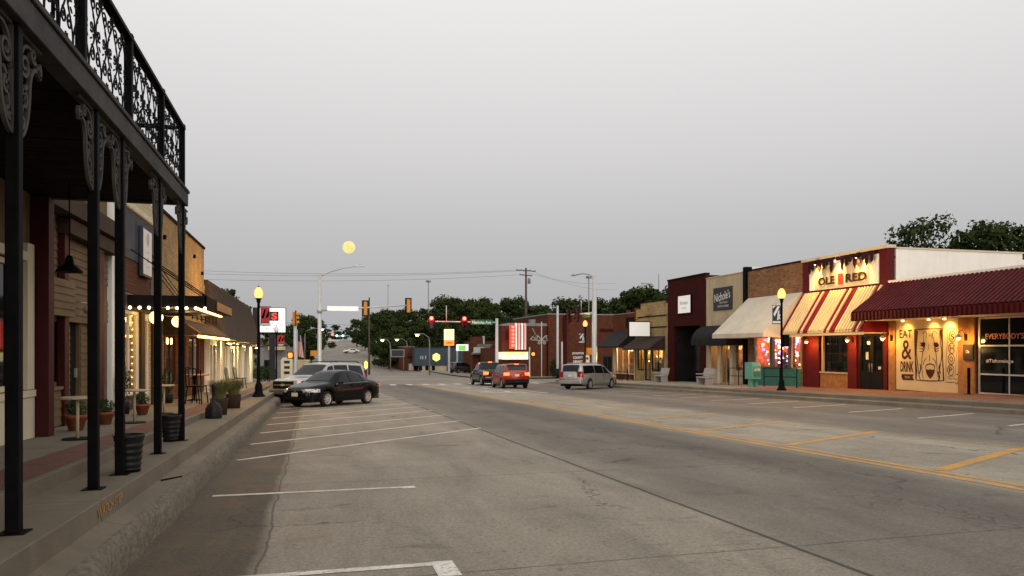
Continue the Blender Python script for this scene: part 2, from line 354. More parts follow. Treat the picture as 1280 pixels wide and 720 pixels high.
# ================================================================== SETTING: ground, road, pavements, markings
class NT:   # tiny node-math helper
    def __init__(s, m): s.t = m.node_tree; s.b = s.t.nodes['Principled BSDF']; s.n = s.t.nodes.new; s.l = s.t.links.new
    def put(s, i, v):
        if hasattr(v, 'links') or hasattr(v, 'is_output'): s.l(v, i)
        elif isinstance(v, tuple): i.default_value = (v+(1,))[:len(i.default_value)]
        else: i.default_value = v
    def math(s, op, a, b=0.0, c=0.0):
        x = s.n('ShaderNodeMath'); x.operation = op
        for i, v in enumerate((a, b, c)): s.put(x.inputs[i], v)
        return x.outputs[0]
    def noise(s, vec, sc, det=5, ro=.6, dist=0):
        x = s.n('ShaderNodeTexNoise'); x.inputs['Scale'].default_value = sc; x.inputs['Detail'].default_value = det; x.inputs['Roughness'].default_value = ro; x.inputs['Distortion'].default_value = dist
        s.l(vec, x.inputs['Vector']); return x.outputs['Fac']
    def rng(s, v, a, b, c, d):
        x = s.n('ShaderNodeMapRange')
        for i, q in enumerate((v, a, b, c, d)): s.put(x.inputs[i], q)
        return x.outputs[0]
    def mul(s, col, f):
        x = s.n('ShaderNodeVectorMath'); x.operation = 'SCALE'; s.put(x.inputs[0], col); s.put(x.inputs['Scale'], f); return x.outputs[0]
    def mix(s, f, a, b):
        x = s.n('ShaderNodeMix'); x.data_type = 'RGBA'; s.put(x.inputs[0], f); s.put(x.inputs[6], a); s.put(x.inputs[7], b); return x.outputs[2]
    def ramp(s, v, stops, interp='LINEAR'):
        x = s.n('ShaderNodeValToRGB'); e = x.color_ramp.elements; x.color_ramp.interpolation = interp
        e[0].position, e[0].color = stops[0][0], stops[0][1]+(1,); e[1].position, e[1].color = stops[-1][0], stops[-1][1]+(1,)
        for p, c in stops[1:-1]: q = e.new(p); q.color = c+(1,)
        s.l(v, x.inputs[0]); return x.outputs[0]
    def pos(s):
        g = s.n('ShaderNodeNewGeometry'); x = s.n('ShaderNodeSeparateXYZ'); s.l(g.outputs['Position'], x.inputs[0]); return g.outputs['Position'], x.outputs['X'], x.outputs['Y'], x.outputs['Z']
    def vec(s, x, y, z=0.0):
        c = s.n('ShaderNodeCombineXYZ'); s.put(c.inputs[0], x); s.put(c.inputs[1], y); s.put(c.inputs[2], z); return c.outputs[0]
    def line(s, v, centre, half, soft=.004):   # 1 on the line, 0 off it
        d = s.math('ABSOLUTE', s.math('SUBTRACT', v, centre)); return s.rng(d, half, half+soft, 1, 0)
    def vor(s, vec, sc):
        x = s.n('ShaderNodeTexVoronoi'); x.feature = 'DISTANCE_TO_EDGE'; x.inputs['Scale'].default_value = sc; s.l(vec, x.inputs['Vector']); return x.outputs['Distance']
    def bump(s, h, st, d=.01):
        b = s.n('ShaderNodeBump'); b.inputs['Strength'].default_value = st; b.inputs['Distance'].default_value = d; s.l(h, b.inputs['Height']); s.l(b.outputs[0], s.b.inputs['Normal'])

def road_material():
    m = bpy.data.materials.new('road'); m.use_nodes = True; q = NT(m); P, X, Y, Z = q.pos()
    wob = q.math('MULTIPLY', q.math('SUBTRACT', q.noise(P, 1.6, 7), .5), .14)
    xw = q.math('ADD', X, wob)
    s = lambda x: (x+2)/24
    G, C1, L1, C2, R1, R2 = (.074,.060,.043), (.214,.188,.148), (.128,.113,.091), (.240,.212,.164), (.148,.128,.101), (.118,.100,.080)
    base = q.ramp(q.rng(xw, -2, 22, 0, 1), [(0, G), (s(-.46), G), (s(-.40), C1), (s(3.7), C1), (s(3.8), (.165,.150,.120)), (s(4.9), (.112,.101,.083)), (s(5.8), (.13,.118,.096)), (s(6.8), (.085,.077,.064)), (s(7.7), (.12,.108,.086)), (s(8.2), C2),
        (s(11.7), C2), (s(12.2), R1), (s(13.4), (.115,.1,.085)), (s(15), R1), (s(16), R2), (1, R2)])
    base = q.mul(base, 1.22)
    # stretched stains along the lanes
    st = q.noise(q.vec(q.math('MULTIPLY', X, 1.3), q.math('MULTIPLY', Y, .28)), .9, 8, .7, .6)
    c = q.mul(base, q.rng(st, .28, .72, .72, 1.22))
    bl = q.noise(P, .33, 5, .6, 1.2); c = q.mul(c, q.rng(bl, .3, .7, .86, 1.12))
    sp = q.noise(P, 75, 3, .85); c = q.mul(c, q.rng(sp, .25, .75, .55, 1.45))
    s2 = q.noise(P, 28, 3, .7); c = q.mul(c, q.rng(s2, .3, .7, .74, 1.22))
    # oil drips in parking bays and tyre scuffs
    oil = q.rng(q.noise(q.vec(q.math('MULTIPLY', X, .55), Y), 1.9, 4, .55, .8), .62, .72, 0, .5)
    c = q.mix(oil, c, (.05,.044,.038,1))
    sk = q.noise(q.vec(q.math('MULTIPLY', X, .45), q.math('MULTIPLY', Y, 3.2)), 1.5, 7, .68, 1.1); sk = q.math('MULTIPLY', q.rng(sk, .60, .72, 0, .55), q.rng(q.noise(P, .45, 2), .42, .58, 0, 1)); c = q.mix(sk, c, (.05,.043,.035,1))
    grit = q.rng(q.noise(P, 11, 3, .6), .66, .70, 0, .55); c = q.mix(grit, c, (.06,.052,.043,1))
    # red clay dust near the seam on the left
    cd = q.math('MULTIPLY', q.line(X, -.55, .25, .6), q.rng(q.noise(P, 1.4, 5), .5, .68, 0, .5)); c = q.mix(cd, c, (.17,.10,.05,1))
    # joints: long joint, the gutter seam and slab joints
    j1 = q.line(q.math('ADD', X, q.math('MULTIPLY', wob, .3)), 3.8, .018, .012)
    j2 = q.math('MULTIPLY', q.line(xw, -.41, .005, .012), .7)
    j4 = q.math('MULTIPLY', q.line(X, 12.0, .012, .01), .6)
    fr = q.math('FRACT', q.math('DIVIDE', q.math('ADD', Y, q.math('MULTIPLY', wob, .35)), 4.6))
    jt = q.math('MULTIPLY', q.line(fr, .15, .0024, .002), q.rng(X, -.5, -.4, 0, .55))
    # wandering cracks and a worn crazed band down the lane
    pd = q.vec(q.math('ADD', X, q.math('MULTIPLY', q.noise(P, 2.5, 5), .9)), q.math('ADD', Y, q.math('MULTIPLY', q.noise(P, 2.1, 5), .9)))
    ck = q.rng(q.vor(pd, .22), .002, .006, .75, 0)
    ck = q.math('MULTIPLY', ck, q.rng(q.noise(P, .5, 2), .47, .55, 0, 1))
    band = q.math('MULTIPLY', q.line(X, 6.3, .25, .45), q.rng(q.noise(q.vec(X, q.math('MULTIPLY', Y, .35)), 2.3, 6, .7), .46, .6, 0, .8))
    az = q.math('MULTIPLY', q.rng(q.vor(q.vec(q.math('MULTIPLY', X, 1.0), q.math('MULTIPLY', Y, .6)), 7), .0, .09, 1, 0), band)
    allc = q.math('MAXIMUM', q.math('MAXIMUM', q.math('MAXIMUM', j1, j2), q.math('MAXIMUM', jt, j4)), q.math('MAXIMUM', ck, az))
    c = q.mix(q.math('MULTIPLY', allc, .85), c, (.028,.024,.02,1))
    q.l(c, q.b.inputs['Base Color']); q.b.inputs['Roughness'].default_value = .82; q.b.inputs['Specular IOR Level'].default_value = .35
    q.bump(q.math('SUBTRACT', q.math('ADD', sp, s2), q.math('MULTIPLY', allc, 2)), .35, .006)
    M['road'] = m
road_material()
def concrete(name, col, joint=1.5, dark=.6, jx=0):
    m = bpy.data.materials.new(name); m.use_nodes = True; q = NT(m); P, X, Y, Z = q.pos()
    c = q.mul(col+(1,), q.rng(q.noise(P, .9, 8, .7, .8), .28, .72, .68, 1.25))
    c = q.mul(c, q.rng(q.noise(P, 90, 3, .8), .25, .75, .8, 1.2))
    st = q.rng(q.noise(P, 1.7, 6, .65), .58, .72, 0, .45); c = q.mix(st, c, tuple(v*.45 for v in col)+(1,))
    fr = q.math('FRACT', q.math('DIVIDE', Y, joint)); j = q.line(fr, .5, .006/joint, .006/joint)
    if jx:
        j = q.math('MAXIMUM', j, q.line(q.math('FRACT', q.math('DIVIDE', X, jx)), .5, .006/jx, .006/jx))
    c = q.mix(q.math('MULTIPLY', j, dark), c, (.03,.026,.022,1))
    q.l(c, q.b.inputs['Base Color']); q.b.inputs['Roughness'].default_value = .85
    q.bump(q.math('SUBTRACT', q.noise(P, 60, 4), j), .3, .01); M[name] = m
concrete('walk_concrete', (.165,.142,.105)); concrete('walk_far', (.27,.235,.18), 1.8, .5, 1.7); concrete('step_concrete', (.15,.122,.085), 2.6)
def kerb_mat():
    m = bpy.data.materials.new('kerb_rough'); m.use_nodes = True; q = NT(m); P, X, Y, Z = q.pos()
    v = q.vec(X, q.math('MULTIPLY', Y, .55), Z)
    n = q.noise(v, 26, 8, .62, 0); c = q.ramp(n, [(.28, (.065,.054,.038)), (.5, (.125,.104,.075)), (.75, (.20,.168,.122))])
    q.l(c, q.b.inputs['Base Color']); q.b.inputs['Roughness'].default_value = .95; q.bump(q.noise(v, 40, 5, .6), .35, .012); M['kerb_rough'] = m
kerb_mat()
def pavers(name, c1, c2):
    m = bpy.data.materials.new(name); m.use_nodes = True; q = NT(m); P, X, Y, Z = q.pos()
    b = q.n('ShaderNodeTexBrick'); b.inputs['Scale'].default_value = 1; b.inputs['Brick Width'].default_value = .2; b.inputs['Row Height'].default_value = .1; b.inputs['Mortar Size'].default_value = .006
    b.inputs['Color1'].default_value = c1+(1,); b.inputs['Color2'].default_value = c2+(1,); b.inputs['Mortar'].default_value = (.04,.03,.022,1); q.l(P, b.inputs['Vector'])
    c = q.mul(b.outputs['Color'], q.rng(q.noise(P, 1.2, 6, .7), .3, .7, .7, 1.25)); q.l(c, q.b.inputs['Base Color']); q.b.inputs['Roughness'].default_value = .85; M[name] = m
pavers('red_pavers', (.15,.05,.03), (.10,.036,.024)); pavers('orange_pavers', (.27,.115,.06), (.21,.085,.045))
def paint(name, col):
    m = bpy.data.materials.new(name); m.use_nodes = True; q = NT(m); P, X, Y, Z = q.pos()
    w = q.rng(q.noise(P, 22, 7, .8), .50, .62, 0, .8); w2 = q.rng(q.noise(P, 2.3, 5, .7), .42, .66, 0, .55)
    c = q.mix(q.math('MAXIMUM', w, w2), col+(1,), (.15,.125,.095,1)); q.l(c, q.b.inputs['Base Color']); q.b.inputs['Roughness'].default_value = .7; M[name] = m
paint('paint_white', (.74,.70,.62)); paint('paint_yellow', (.56,.275,.028)); paint('paint_faded', (.42,.27,.10)); paint('paint_orange', (.42,.2,.05))
def ground_mat():
    m = bpy.data.materials.new('ground'); m.use_nodes = True; q = NT(m); P, X, Y, Z = q.pos()
    g = q.ramp(q.noise(P, .08, 8, .7), [(.35, (.035,.045,.018)), (.5, (.07,.07,.032)), (.66, (.14,.125,.095))])
    g = q.mul(g, q.rng(q.noise(P, 3, 4), .3, .7, .8, 1.2)); q.l(g, q.b.inputs['Base Color']); q.b.inputs['Roughness'].default_value = .95; M['ground'] = m
ground_mat()
def frange(a, b, s):
    n = max(1, int(round((b-a)/s))); return [a+(b-a)*i/n for i in range(n+1)]
def strip(prof, ys, jit=0, shift=None):
    mb = MB(); k = len(prof)
    for y in ys:
        for i, (x, z) in enumerate(prof):
            j = jit if 0 < i < k-1 else 0
            dx = shift(y, i) if shift else 0
            mb.v.append((x+dx+random.uniform(-j, j), y, gz(y)+z+random.uniform(-j, j)))
    for a in range(len(ys)-1):
        for i in range(k-1):
            mb.f.append((a*k+i, a*k+i+1, (a+1)*k+i+1, (a+1)*k+i)); mb.m.append(0)
    return mb
# ground sheet to the horizon
mb = MB(); xs = [-1800,-700,-350,-200,-120,-80,-50,-30,-15,0,15,30,50,80,120,200,350,700,1800]; ys = [-300,-60]+frange(-40, 640, 8)+[900,1500,2600]
def terr(x, y): return gz(max(y, -60))-.45+max(0, abs(x)-90)*.012*(1 if y > 60 else .2)
for y in ys:
    for x in xs: mb.v.append((x, y, terr(x, y)))
k = len(xs)
for a in range(len(ys)-1):
    for i in range(k-1): mb.f.append((a*k+i, a*k+i+1, (a+1)*k+i+1, (a+1)*k+i)); mb.m.append(0)
struct(mb.build('ground', M['ground'], smooth=True))
# main road, cross street, hill road
ny = frange(-25, 62, 1.5)
struct(strip([(-1.42,0),(3.8,0),(8.2,0),(12,0),(16,0),(19.57,0)], ny).build('road', M['road']))
mat('asphalt_side', (.23,.205,.165), .9, 0, .2, .25, .2, 8)
mat('asphalt_hill', (.23,.208,.175), .9, 0, .22, .12, .1, 4)
struct(strip([(-90,0),(-40,0),(-3,0),(8,0),(22,0),(60,0),(120,0)], frange(62, 77.5, 1.5)).build('cross_street', M['asphalt_side']))
def hill_x(y, side):
    f = min(1, max(0, (y-77)/270)); f = f**.8
    return (-1.5+(5.0+1.5)*f) if side == 0 else (19.5+(15.6-19.5)*min(1, f*1.6))
mb = MB(); hy = frange(77.5, 440, 6)
for y in hy:
    a, b = hill_x(y, 0), hill_x(y, 1)
    for x in (a, (a+b)/2, b): mb.v.append((x, y, gz(y)))
for a in range(len(hy)-1):
    for i in range(2): mb.f.append((a*3+i, a*3+i+1, a*3+4+i, a*3+3+i)); mb.m.append(0)
struct(mb.build('hill_road', M['asphalt_hill']))
for side in (0, 1):
    mb = MB()
    for y in hy:
        e = hill_x(y, side); sg = -1 if side == 0 else 1
        for dx, z in ((0,-.05),(.02,.14),(.25,.15),(1.9,.16),(2.0,-.3)): mb.v.append((e+sg*dx, y, gz(y)+z))
    for a in range(len(hy)-1):
        for i in range(4): mb.f.append((a*5+i, a*5+i+1, a*5+6+i, a*5+5+i)); mb.m.append(0)
    struct(mb.build('hill_pavement', M['walk_far']))
mb = MB()
for y0, y1 in ((84,100),(108,124),(132,160),(175,215),(235,300)):
    for y in frange(y0, y1, 6)[:-1]:
        c = (hill_x(y,0)+hill_x(y,1))/2; c2 = (hill_x(y+6,0)+hill_x(y+6,1))/2
        mb.face([(c-.1,y,gz(y)+.012),(c+.1,y,gz(y)+.012),(c2+.1,y+6,gz(y+6)+.012),(c2-.1,y+6,gz(y+6)+.012)])
struct(mb.build('hill_centre_line', M['paint_faded']))
# left kerb, lower walk, step platform, brick strip, sidewalk
yl = frange(-3, 22, .11)+frange(22.4, 50, .5)
def kwob(y, i): return (0 if i > 4 else .02*math.sin(y*1.7)+.012*math.sin(y*5.1))
struct(strip([(-1.335,-.02),(-1.345,.07),(-1.352,.135),(-1.37,.188),(-1.395,.225),(-1.425,.245),(-1.46,.25)], yl, .006, kwob).build('kerb', M['kerb_rough'], smooth=True))
ys_ = frange(-3, 50, .5)
struct(strip([(-1.46,.249),(-1.63,.285),(-1.631,.45),(-1.645,.455),(-2.24,.452),(-2.241,.565),(-2.255,.57),(-2.32,.57)], ys_).build('pavement_steps', M['step_concrete']))
struct(strip([(-2.32,.572),(-2.78,.574)], ys_).build('brick_strip', M['red_pavers']))
struct(strip([(-2.78,.57),(-5.5,.58)], ys_).build('sidewalk', M['walk_concrete']))
# left corner that widens in front of the signal pole
mb = MB()
pts = [(-5.5,50),(-1.3,50),(-.6,51.6),(1.0,53),(1.9,55),(2.1,58.5),(1.4,60.6),(-.5,61.7),(-5.5,61.9)]
mb.v += [(x, y, gz(y)+.17) for x, y in pts]+[(x+(.03 if x > -5 else 0), y+.02, gz(y)-.2) for x, y in pts]
n = len(pts); mb.f.append(tuple(range(n))); mb.m.append(0)
for i in range(n): mb.f.append((i, i+n, (i+1) % n+n, (i+1) % n)); mb.m.append(0)
struct(mb.build('corner_pavement', M['walk_far']))
# right kerb (two low steps) and sidewalk
yr = frange(8, 60.5, .5)
struct(strip([(19.5,-.03),(19.56,.12),(19.60,.14),(20.02,.15),(20.05,.27),(20.09,.295),(20.4,.30)], yr, .004).build('kerb', M['step_concrete']))
struct(strip([(20.4,.30),(25.6,.31)], frange(8, 33.6, .8)).build('sidewalk', M['orange_pavers']))
struct(strip([(20.4,.30),(25.6,.31)], frange(33.6, 60.5, .8)).build('sidewalk', M['walk_far']))
struct(strip([(19.6,.16),(27,.17)], [60.5,61,61.9]).build('corner_pavement', M['walk_far']))
# pavement across the intersection, both sides
struct(strip([(19.4,-.05),(19.42,.14),(60,.16)], frange(77.6, 84, .8)).build('far_pavement', M['walk_far']))
struct(strip([(-40,.16),(-1.62,.14),(-1.6,-.05)], frange(77.6, 82, .8)).build('far_pavement', M['walk_far']))
struct(strip([(17.6,.13),(60,.14)], frange(84.02, 118, 2)).build('forecourt', M['asphalt_side']))
# painted markings
H = .004
def stroke(mb, a, b, w):
    a = Vector(a); b = Vector(b); d = (b-a).normalized(); n = Vector((-d.y, d.x))*w/2; k = max(1, int((b-a).length/2.5))
    for i in range(k):
        p = a+(b-a)*i/k; q = a+(b-a)*(i+1)/k
        mb.face([(c.x, c.y, gz(c.y)+H) for c in (p+n, p-n, q-n, q+n)])
mb = MB()
for y in (5.57, 9.22):
    xe = .86 if y < 7 else 1.05
    stroke(mb, (-1.15, y+.02), (xe, y), .10); stroke(mb, (xe+.08, y-.36 if y < 7 else y-.1), (xe+.08, y+.06), .17)
for y in (12.7, 15.25, 17.8, 20.3, 22.85, 25.3, 27.9, 30.4, 33, 35.5, 38, 40.6): stroke(mb, (-1.2, y), (3.9, y+4.8), .10)
struct(mb.build('parking_lines', M['paint_white']))
mb = MB()
for k in range(11):
    y = 11.2+2.73*k; stroke(mb, (15.95, y), (18.9, y+1.0), .10)
struct(mb.build('parking_lines', M['paint_white']))
mb = MB(); stroke(mb, (8.08,-5), (8.08,60), .12); stroke(mb, (8.33,-5), (8.33,60), .12)
for y in (1.7, 5.1, 8.45, 11.9, 15.15, 18.65, 22.5, 26.2, 30): stroke(mb, (8.45, y), (11.93, y+1.75), .2)
struct(mb.build('centre_lines', M['paint_yellow']))
mb = MB()
for y in frange(-4, 39, 1.0):
    if random.random() < .8: stroke(mb, (12.02, y), (12.02, y+.95), .09)
struct(mb.build('turn_lane_edge', M['paint_faded']))
mb = MB(); stroke(mb, (12.35,38.5), (12.35,59), .14)
def arrow(mb, x, y):
    stroke(mb, (x, y), (x, y+1.9), .32); stroke(mb, (x+.16, y+1.75), (x-.9, y+1.75), .3)
    mb.face([(c[0], c[1], gz(c[1])+H) for c in ((x-.85,y+1.2),(x-1.7,y+1.75),(x-.85,y+2.3))])
arrow(mb, 10.9, 41); arrow(mb, 11.2, 48); stroke(mb, (9.0, 40.6), (11.6, 40.0), .35)
for x in np.arange(-.5, 19, 1.35): stroke(mb, (x, 60.0), (x, 62.6), .5)
stroke(mb, (8.7, 58.2), (15.6, 58.2), .4); stroke(mb, (20, 63.2), (20, 76.5), .3); stroke(mb, (-1, 79), (19, 79), .3); stroke(mb, (-1, 81.6), (19, 81.6), .3)
struct(mb.build('crossing_lines', M['paint_white']))
mb = MB(); mb.text('WATCH STEP', .75, .085, (-1.626, 6.75, gz(6.75)+.375), (0,1,0), (0,0,1), (1,0,0), .004, bold=.02)
struct(mb.build('step_marking', M['paint_orange']))
mb = MB(); pts = [(-1.6+.13*t, 8.7+.47*t, gz(8.7+.47*t)+.288-.03*t) for t in np.linspace(0, 1, 9)]; mb.tube(pts, .010, 5)
tag(mb.build('dark_strip', M['dark_wood']), 'thin dark strip of debris lying on the low walk beside the kerb', 'debris')
# ================================================================== LEFT ROW
LX = -4.0
UPZ = Vector((0,0,1))
def wall_grid(mb, y0, y1, z0, z1, x, th, opens, sgn):   # wall on plane X=x facing sgn, real openings with reveals
    ys = sorted({y0, y1, *[v for o in opens for v in o[:2]]}); zs = sorted({z0, z1, *[v for o in opens for v in o[2:]]})
    full = {}
    for i in range(len(ys)-1):
        for j in range(len(zs)-1):
            cy, cz = (ys[i]+ys[i+1])/2, (zs[j]+zs[j+1])/2
            full[i, j] = not any(o[0] < cy < o[1] and o[2] < cz < o[3] for o in opens)
    xb = x-sgn*th
    for (i, j), f in full.items():
        if not f: continue
        a, b, c, d = ys[i], ys[i+1], zs[j], zs[j+1]
        mb.face([(x,a,c),(x,b,c),(x,b,d),(x,a,d)]); mb.face([(xb,a,c),(xb,a,d),(xb,b,d),(xb,b,c)])
        if not full.get((i-1, j)): mb.face([(x,a,c),(x,a,d),(xb,a,d),(xb,a,c)])
        if not full.get((i+1, j)): mb.face([(x,b,c),(xb,b,c),(xb,b,d),(x,b,d)])
        if not full.get((i, j-1)): mb.face([(x,a,c),(xb,a,c),(xb,b,c),(x,b,c)])
        if not full.get((i, j+1)): mb.face([(x,a,d),(x,b,d),(xb,b,d),(xb,a,d)])
def shell(mb, y0, y1, z0, z1, xf, depth, sgn, roofdrop=.4):  # side and back walls + roof of a row building
    xb = xf-sgn*depth; mb.box(min(xf-sgn*.02, xb), max(xf-sgn*.02, xb), y0+.01, y0+.2, z0, z1-.01); mb.box(min(xf-sgn*.02, xb), max(xf-sgn*.02, xb), y1-.2, y1-.01, z0, z1-.01)
    mb.box(xb-.1, xb+.1, y0+.01, y1-.01, z0, z1-.02)
def win(parent, x, sgn, y0, y1, z0, z1, ny=1, nz=1, fw=.06, fm='dark_wood', gm='dark_glass', dep=.08, name='window', bar=.04):
    mb = MB(); a = x-sgn*.005; b = x-sgn*dep
    mb.box(a, b, y0, y0+fw, z0, z1); mb.box(a, b, y1-fw, y1, z0, z1); mb.box(a, b, y0+fw, y1-fw, z0, z0+fw); mb.box(a, b, y0+fw, y1-fw, z1-fw, z1)
    a2 = a-sgn*.012
    for i in range(1, ny): c = y0+(y1-y0)*i/ny; mb.box(a2, b, c-bar/2, c+bar/2, z0+fw, z1-fw)
    for i in range(1, nz):
        c = z0+(z1-z0)*i/nz
        for j in range(ny):
            p = y0+(y1-y0)*j/ny+(fw if j == 0 else bar/2); r = y0+(y1-y0)*(j+1)/ny-(fw if j == ny-1 else bar/2); mb.box(a2-sgn*.004, b, p, r, c-bar/2, c+bar/2)
    w = mb.build(name, M[fm], parent, True)
    mb = MB(); mb.box(x-sgn*(dep*.55), x-sgn*(dep*.55+.012), y0+fw*.5, y1-fw*.5, z0+fw*.5, z1-fw*.5)
    mb.build('pane', M[gm], w, True); return w
def siding(mb, y0, y1, z0, z1, x, sgn, h=.118):
    n = max(1, round((z1-z0)/h)); h = (z1-z0)/n
    for i in range(n):
        z = z0+i*h; a = x+sgn*.022; b = x+sgn*.007; c = x-sgn*.02
        mb.hexa([(c,y0,z),(a,y0,z),(a,y1,z),(c,y1,z),(c,y0,z+h),(b,y0,z+h),(b,y1,z+h),(c,y1,z+h)])
# ---- balcony building (gallery on posts)
GL = gz(8)
bal = thing('balcony_building', 'dark iron balcony building with scrollwork railing on slim posts over the near left sidewalk', 'building', (-3.75, 6, GL+.5))
B0, B1 = -2.6, 11.62   # along the street
bx = -1.85
mb = MB(); mb.box(bx-.075, bx+.075, B0, B1, 3.57, 3.755); mb.box(bx-.1, bx+.095, B0, B1+.02, 3.757, 3.80)
mb.box(-3.78, bx-.076, B1-.13, B1, 3.58, 3.75)
mb.build('beam', M['beam_metal'], bal, True, bevel=.006)
mb = MB()
y = B0
while y < B1-.2:
    mb.box(-3.9, bx-.08, y+.004, y+.135, 3.60+random.uniform(0,.006), 3.66); y += .142
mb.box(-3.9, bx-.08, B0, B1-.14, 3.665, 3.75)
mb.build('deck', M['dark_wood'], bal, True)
POSTS = [5.37, 7.13, 8.03, 9.85, 11.52]
for yp in [-2.2, .3, 2.8]+POSTS:
    w = .040
    mb = MB(); mb.box(bx-w, bx+w, yp-w, yp+w, gz(yp)+.46, 3.568); mb.box(bx-.085, bx+.085, yp-.085, yp+.085, gz(yp)+.45, gz(yp)+.462)
    mb.build('post', M['black_metal'], bal, True, bevel=.006)
def spiral(cx, cy, r0, r1, t0, turns, n=26):
    return [(cx+(r0+(r1-r0)*i/n)*math.cos(t0+turns*2*PI*i/n), cy+(r0+(r1-r0)*i/n)*math.sin(t0+turns*2*PI*i/n)) for i in range(n+1)]
def taper(n, a, b): return [a+(b-a)*i/(n-1) for i in range(n)]
def bez(p0, p1, p2, p3, n=16):
    o = []
    for i in range(n+1):
        t = i/n; s = 1-t; o.append(tuple(s**3*p0[k]+3*s*s*t*p1[k]+3*s*t*t*p2[k]+t**3*p3[k] for k in (0, 1)))
    return o
def bracket(yp, sg, wd=.42, ht=.70):
    mb = MB(); o = (bx-.012, yp+sg*.040, 3.568); ru = (0, sg, 0); uu = (0,0,1); nn = (1,0,0); th = .026
    rb = lambda p, w: mb.ribbon(p, w, o, ru, uu, nn, th)
    rb([(.012,-ht),(.012,0)], .024); rb([(0,-.012),(wd,-.012)], .024)
    e = bez((.015,-ht),(.14,-ht+.02),(.20,-.50),(.205,-.33)); rb(e, taper(len(e), .022, .034))
    e = bez((.205,-.33),(.22,-.20),(.30,-.12),(wd-.01,-.20)); rb(e, taper(len(e), .034, .022))
    e = bez((.02,-.60),(.12,-.54),(.03,-.38),(.16,-.33)); rb(e, taper(len(e), .016, .028))
    e = bez((.02,-.30),(.05,-.10),(.10,-.05),(.24,-.06)); rb(e, taper(len(e), .028, .018))
    for cx, cy, r0, t0, tn in ((.115,-.20,.080,-2.6,1.35),(.105,-.435,.062,2.2,-1.3),(.07,-.585,.042,-2.2,1.2),(.27,-.085,.052,-.6,-1.25),(wd-.05,-.15,.05,1.2,-1.2)):
        p = spiral(cx, cy, r0, r0*.25, t0, tn); rb(p, taper(len(p), .026, .018))
    return mb.build('bracket', M['scroll_metal'], bal, True)
for yp in POSTS:
    bracket(yp, 1)
    bracket(yp, -1)
# railing: posts, rails, scroll panels
RP = [-2.5, 0.2, 2.6, 4.75, 6.78, 8.38, 10.05, 11.56]
for yp in RP:
    mb = MB(); mb.box(bx-.038, bx+.038, yp-.038, yp+.038, 3.80, 4.72); mb.box(bx-.045, bx+.045, yp-.045, yp+.045, 4.72, 4.74)
    mb.build('railing_post', M['black_metal'], bal, True, bevel=.005)
def scroll_panel(L, Hh, o, ru, nn):
    mb = MB(); uu = (0,0,1); th = .010; n = max(2, round(L/.35)); w = L/n
    rb = lambda p, ww: mb.ribbon(p, ww, o, ru, uu, nn, th)
    for k in range(n):
        for fl in (1, -1):
            fx = lambda p: [(k*w+w/2+fl*q[0], q[1]) for q in p]
            a = .5*w
            S = Hh/.84
            def sp(cx, cy, r, t0, tn, w0=.016, w1=.009):
                p = fx(spiral(cx*a, cy*S, r*a, r*a*.22, t0, tn)); rb(p, taper(len(p), w0, w1))
            sp(.54,.17,.38,2.0,-1.35); sp(.56,.66,.38,2.4,-1.35); sp(.40,.42,.27,-2.2,1.3); sp(.86,.42,.13,-2.,1.2,.013); sp(.14,.80,.12,-.5,1.1,.012); sp(.88,.03,.12,2,-1.1,.012)
            e = fx(bez((.03*a,.02*S),(.05*a,.25*S),(.95*a,.24*S),(.9*a,.43*S))); rb(e, taper(len(e), .009, .016))
            e = fx(bez((.9*a,.43*S),(.85*a,.62*S),(.02*a,.60*S),(.04*a,.82*S))); rb(e, taper(len(e), .016, .009))
            for lx, ly, an in ((.3,.30,.6),(.72,.34,2.2),(.7,.53,2.4),(.3,.76,.5)):
                c, s_ = math.cos(an), math.sin(an); p = fx([(lx*a-c*.03, ly*S-s_*.03), (lx*a, ly*S), (lx*a+c*.03, ly*S+s_*.03)]); rb(p, [.004,.017,.004])
    rb([(0,-.01),(L,-.01)], .03); rb([(0,Hh+.01),(L,Hh+.01)], .022)
    return mb
for a, b in zip(RP[1:-1], RP[2:]):
    scroll_panel(b-a-.076, .76, (bx-.009, a+.038, 3.90), (0,1,0), (1,0,0)).build('railing_panel', M['black_metal'], bal, True)
scroll_panel(1.7, .76, (bx-.1, 11.56, 3.90), (-1,0,0), (0,1,0)).build('railing_panel', M['black_metal'], bal, True)
mb = MB(); mb.box(bx-.045, bx+.045, B0, 11.6, 4.675, 4.715); mb.box(bx-.03, bx+.03, B0, 11.6, 3.855, 3.885); mb.box(-3.7, bx-.05, 11.53, 11.59, 4.675, 4.715); mb.box(-3.7, bx-.05, 11.535, 11.585, 3.855, 3.885)
mb.build('handrail', M['black_metal'], bal, True)
# its own street wall
mb = MB(); wall_grid(mb, B0, 11.35, GL+.2, 3.6, -3.72, .2, [(9.2, 11.0, .95, 2.65)], 1); mb.box(-9, -3.92, B0, 11.3, -.2, 3.6); mb.build('wall', M['siding'], bal, True)
mb = MB(); wall_grid(mb, B0, 11.3, 3.8, 6.9, -3.95, .2, [(9.3, 10.4, 4.1, 6.1), (6.0, 7.1, 4.1, 6.1)], 1); mb.box(-9, -4.15, B0, 11.28, 3.7, 6.9); mb.build('upper_wall', M['dark_red'], bal, True)
mb = MB(); mb.box(-3.72, -3.66, 9.1, 11.34, GL+.3, .85); mb.box(-3.72, -3.64, 9.1, 11.34, .86, .95); mb.box(-3.715, -3.65, 11.06, 11.3, .96, 2.9); mb.box(-3.715, -3.65, 9.1, 11.06, 2.66, 2.78); mb.build('trim', M['cream'], bal, True)
win(bal, -3.73, 1, 9.25, 10.98, .96, 2.64, 2, 1, .07, 'cream', 'dark_glass')
mb = MB(); mb.box(-3.74, -3.50, 11.37, 11.60, gz(11)+.5, 3.58); mb.build('pillar', M['dark_red'], bal, True, bevel=.01)
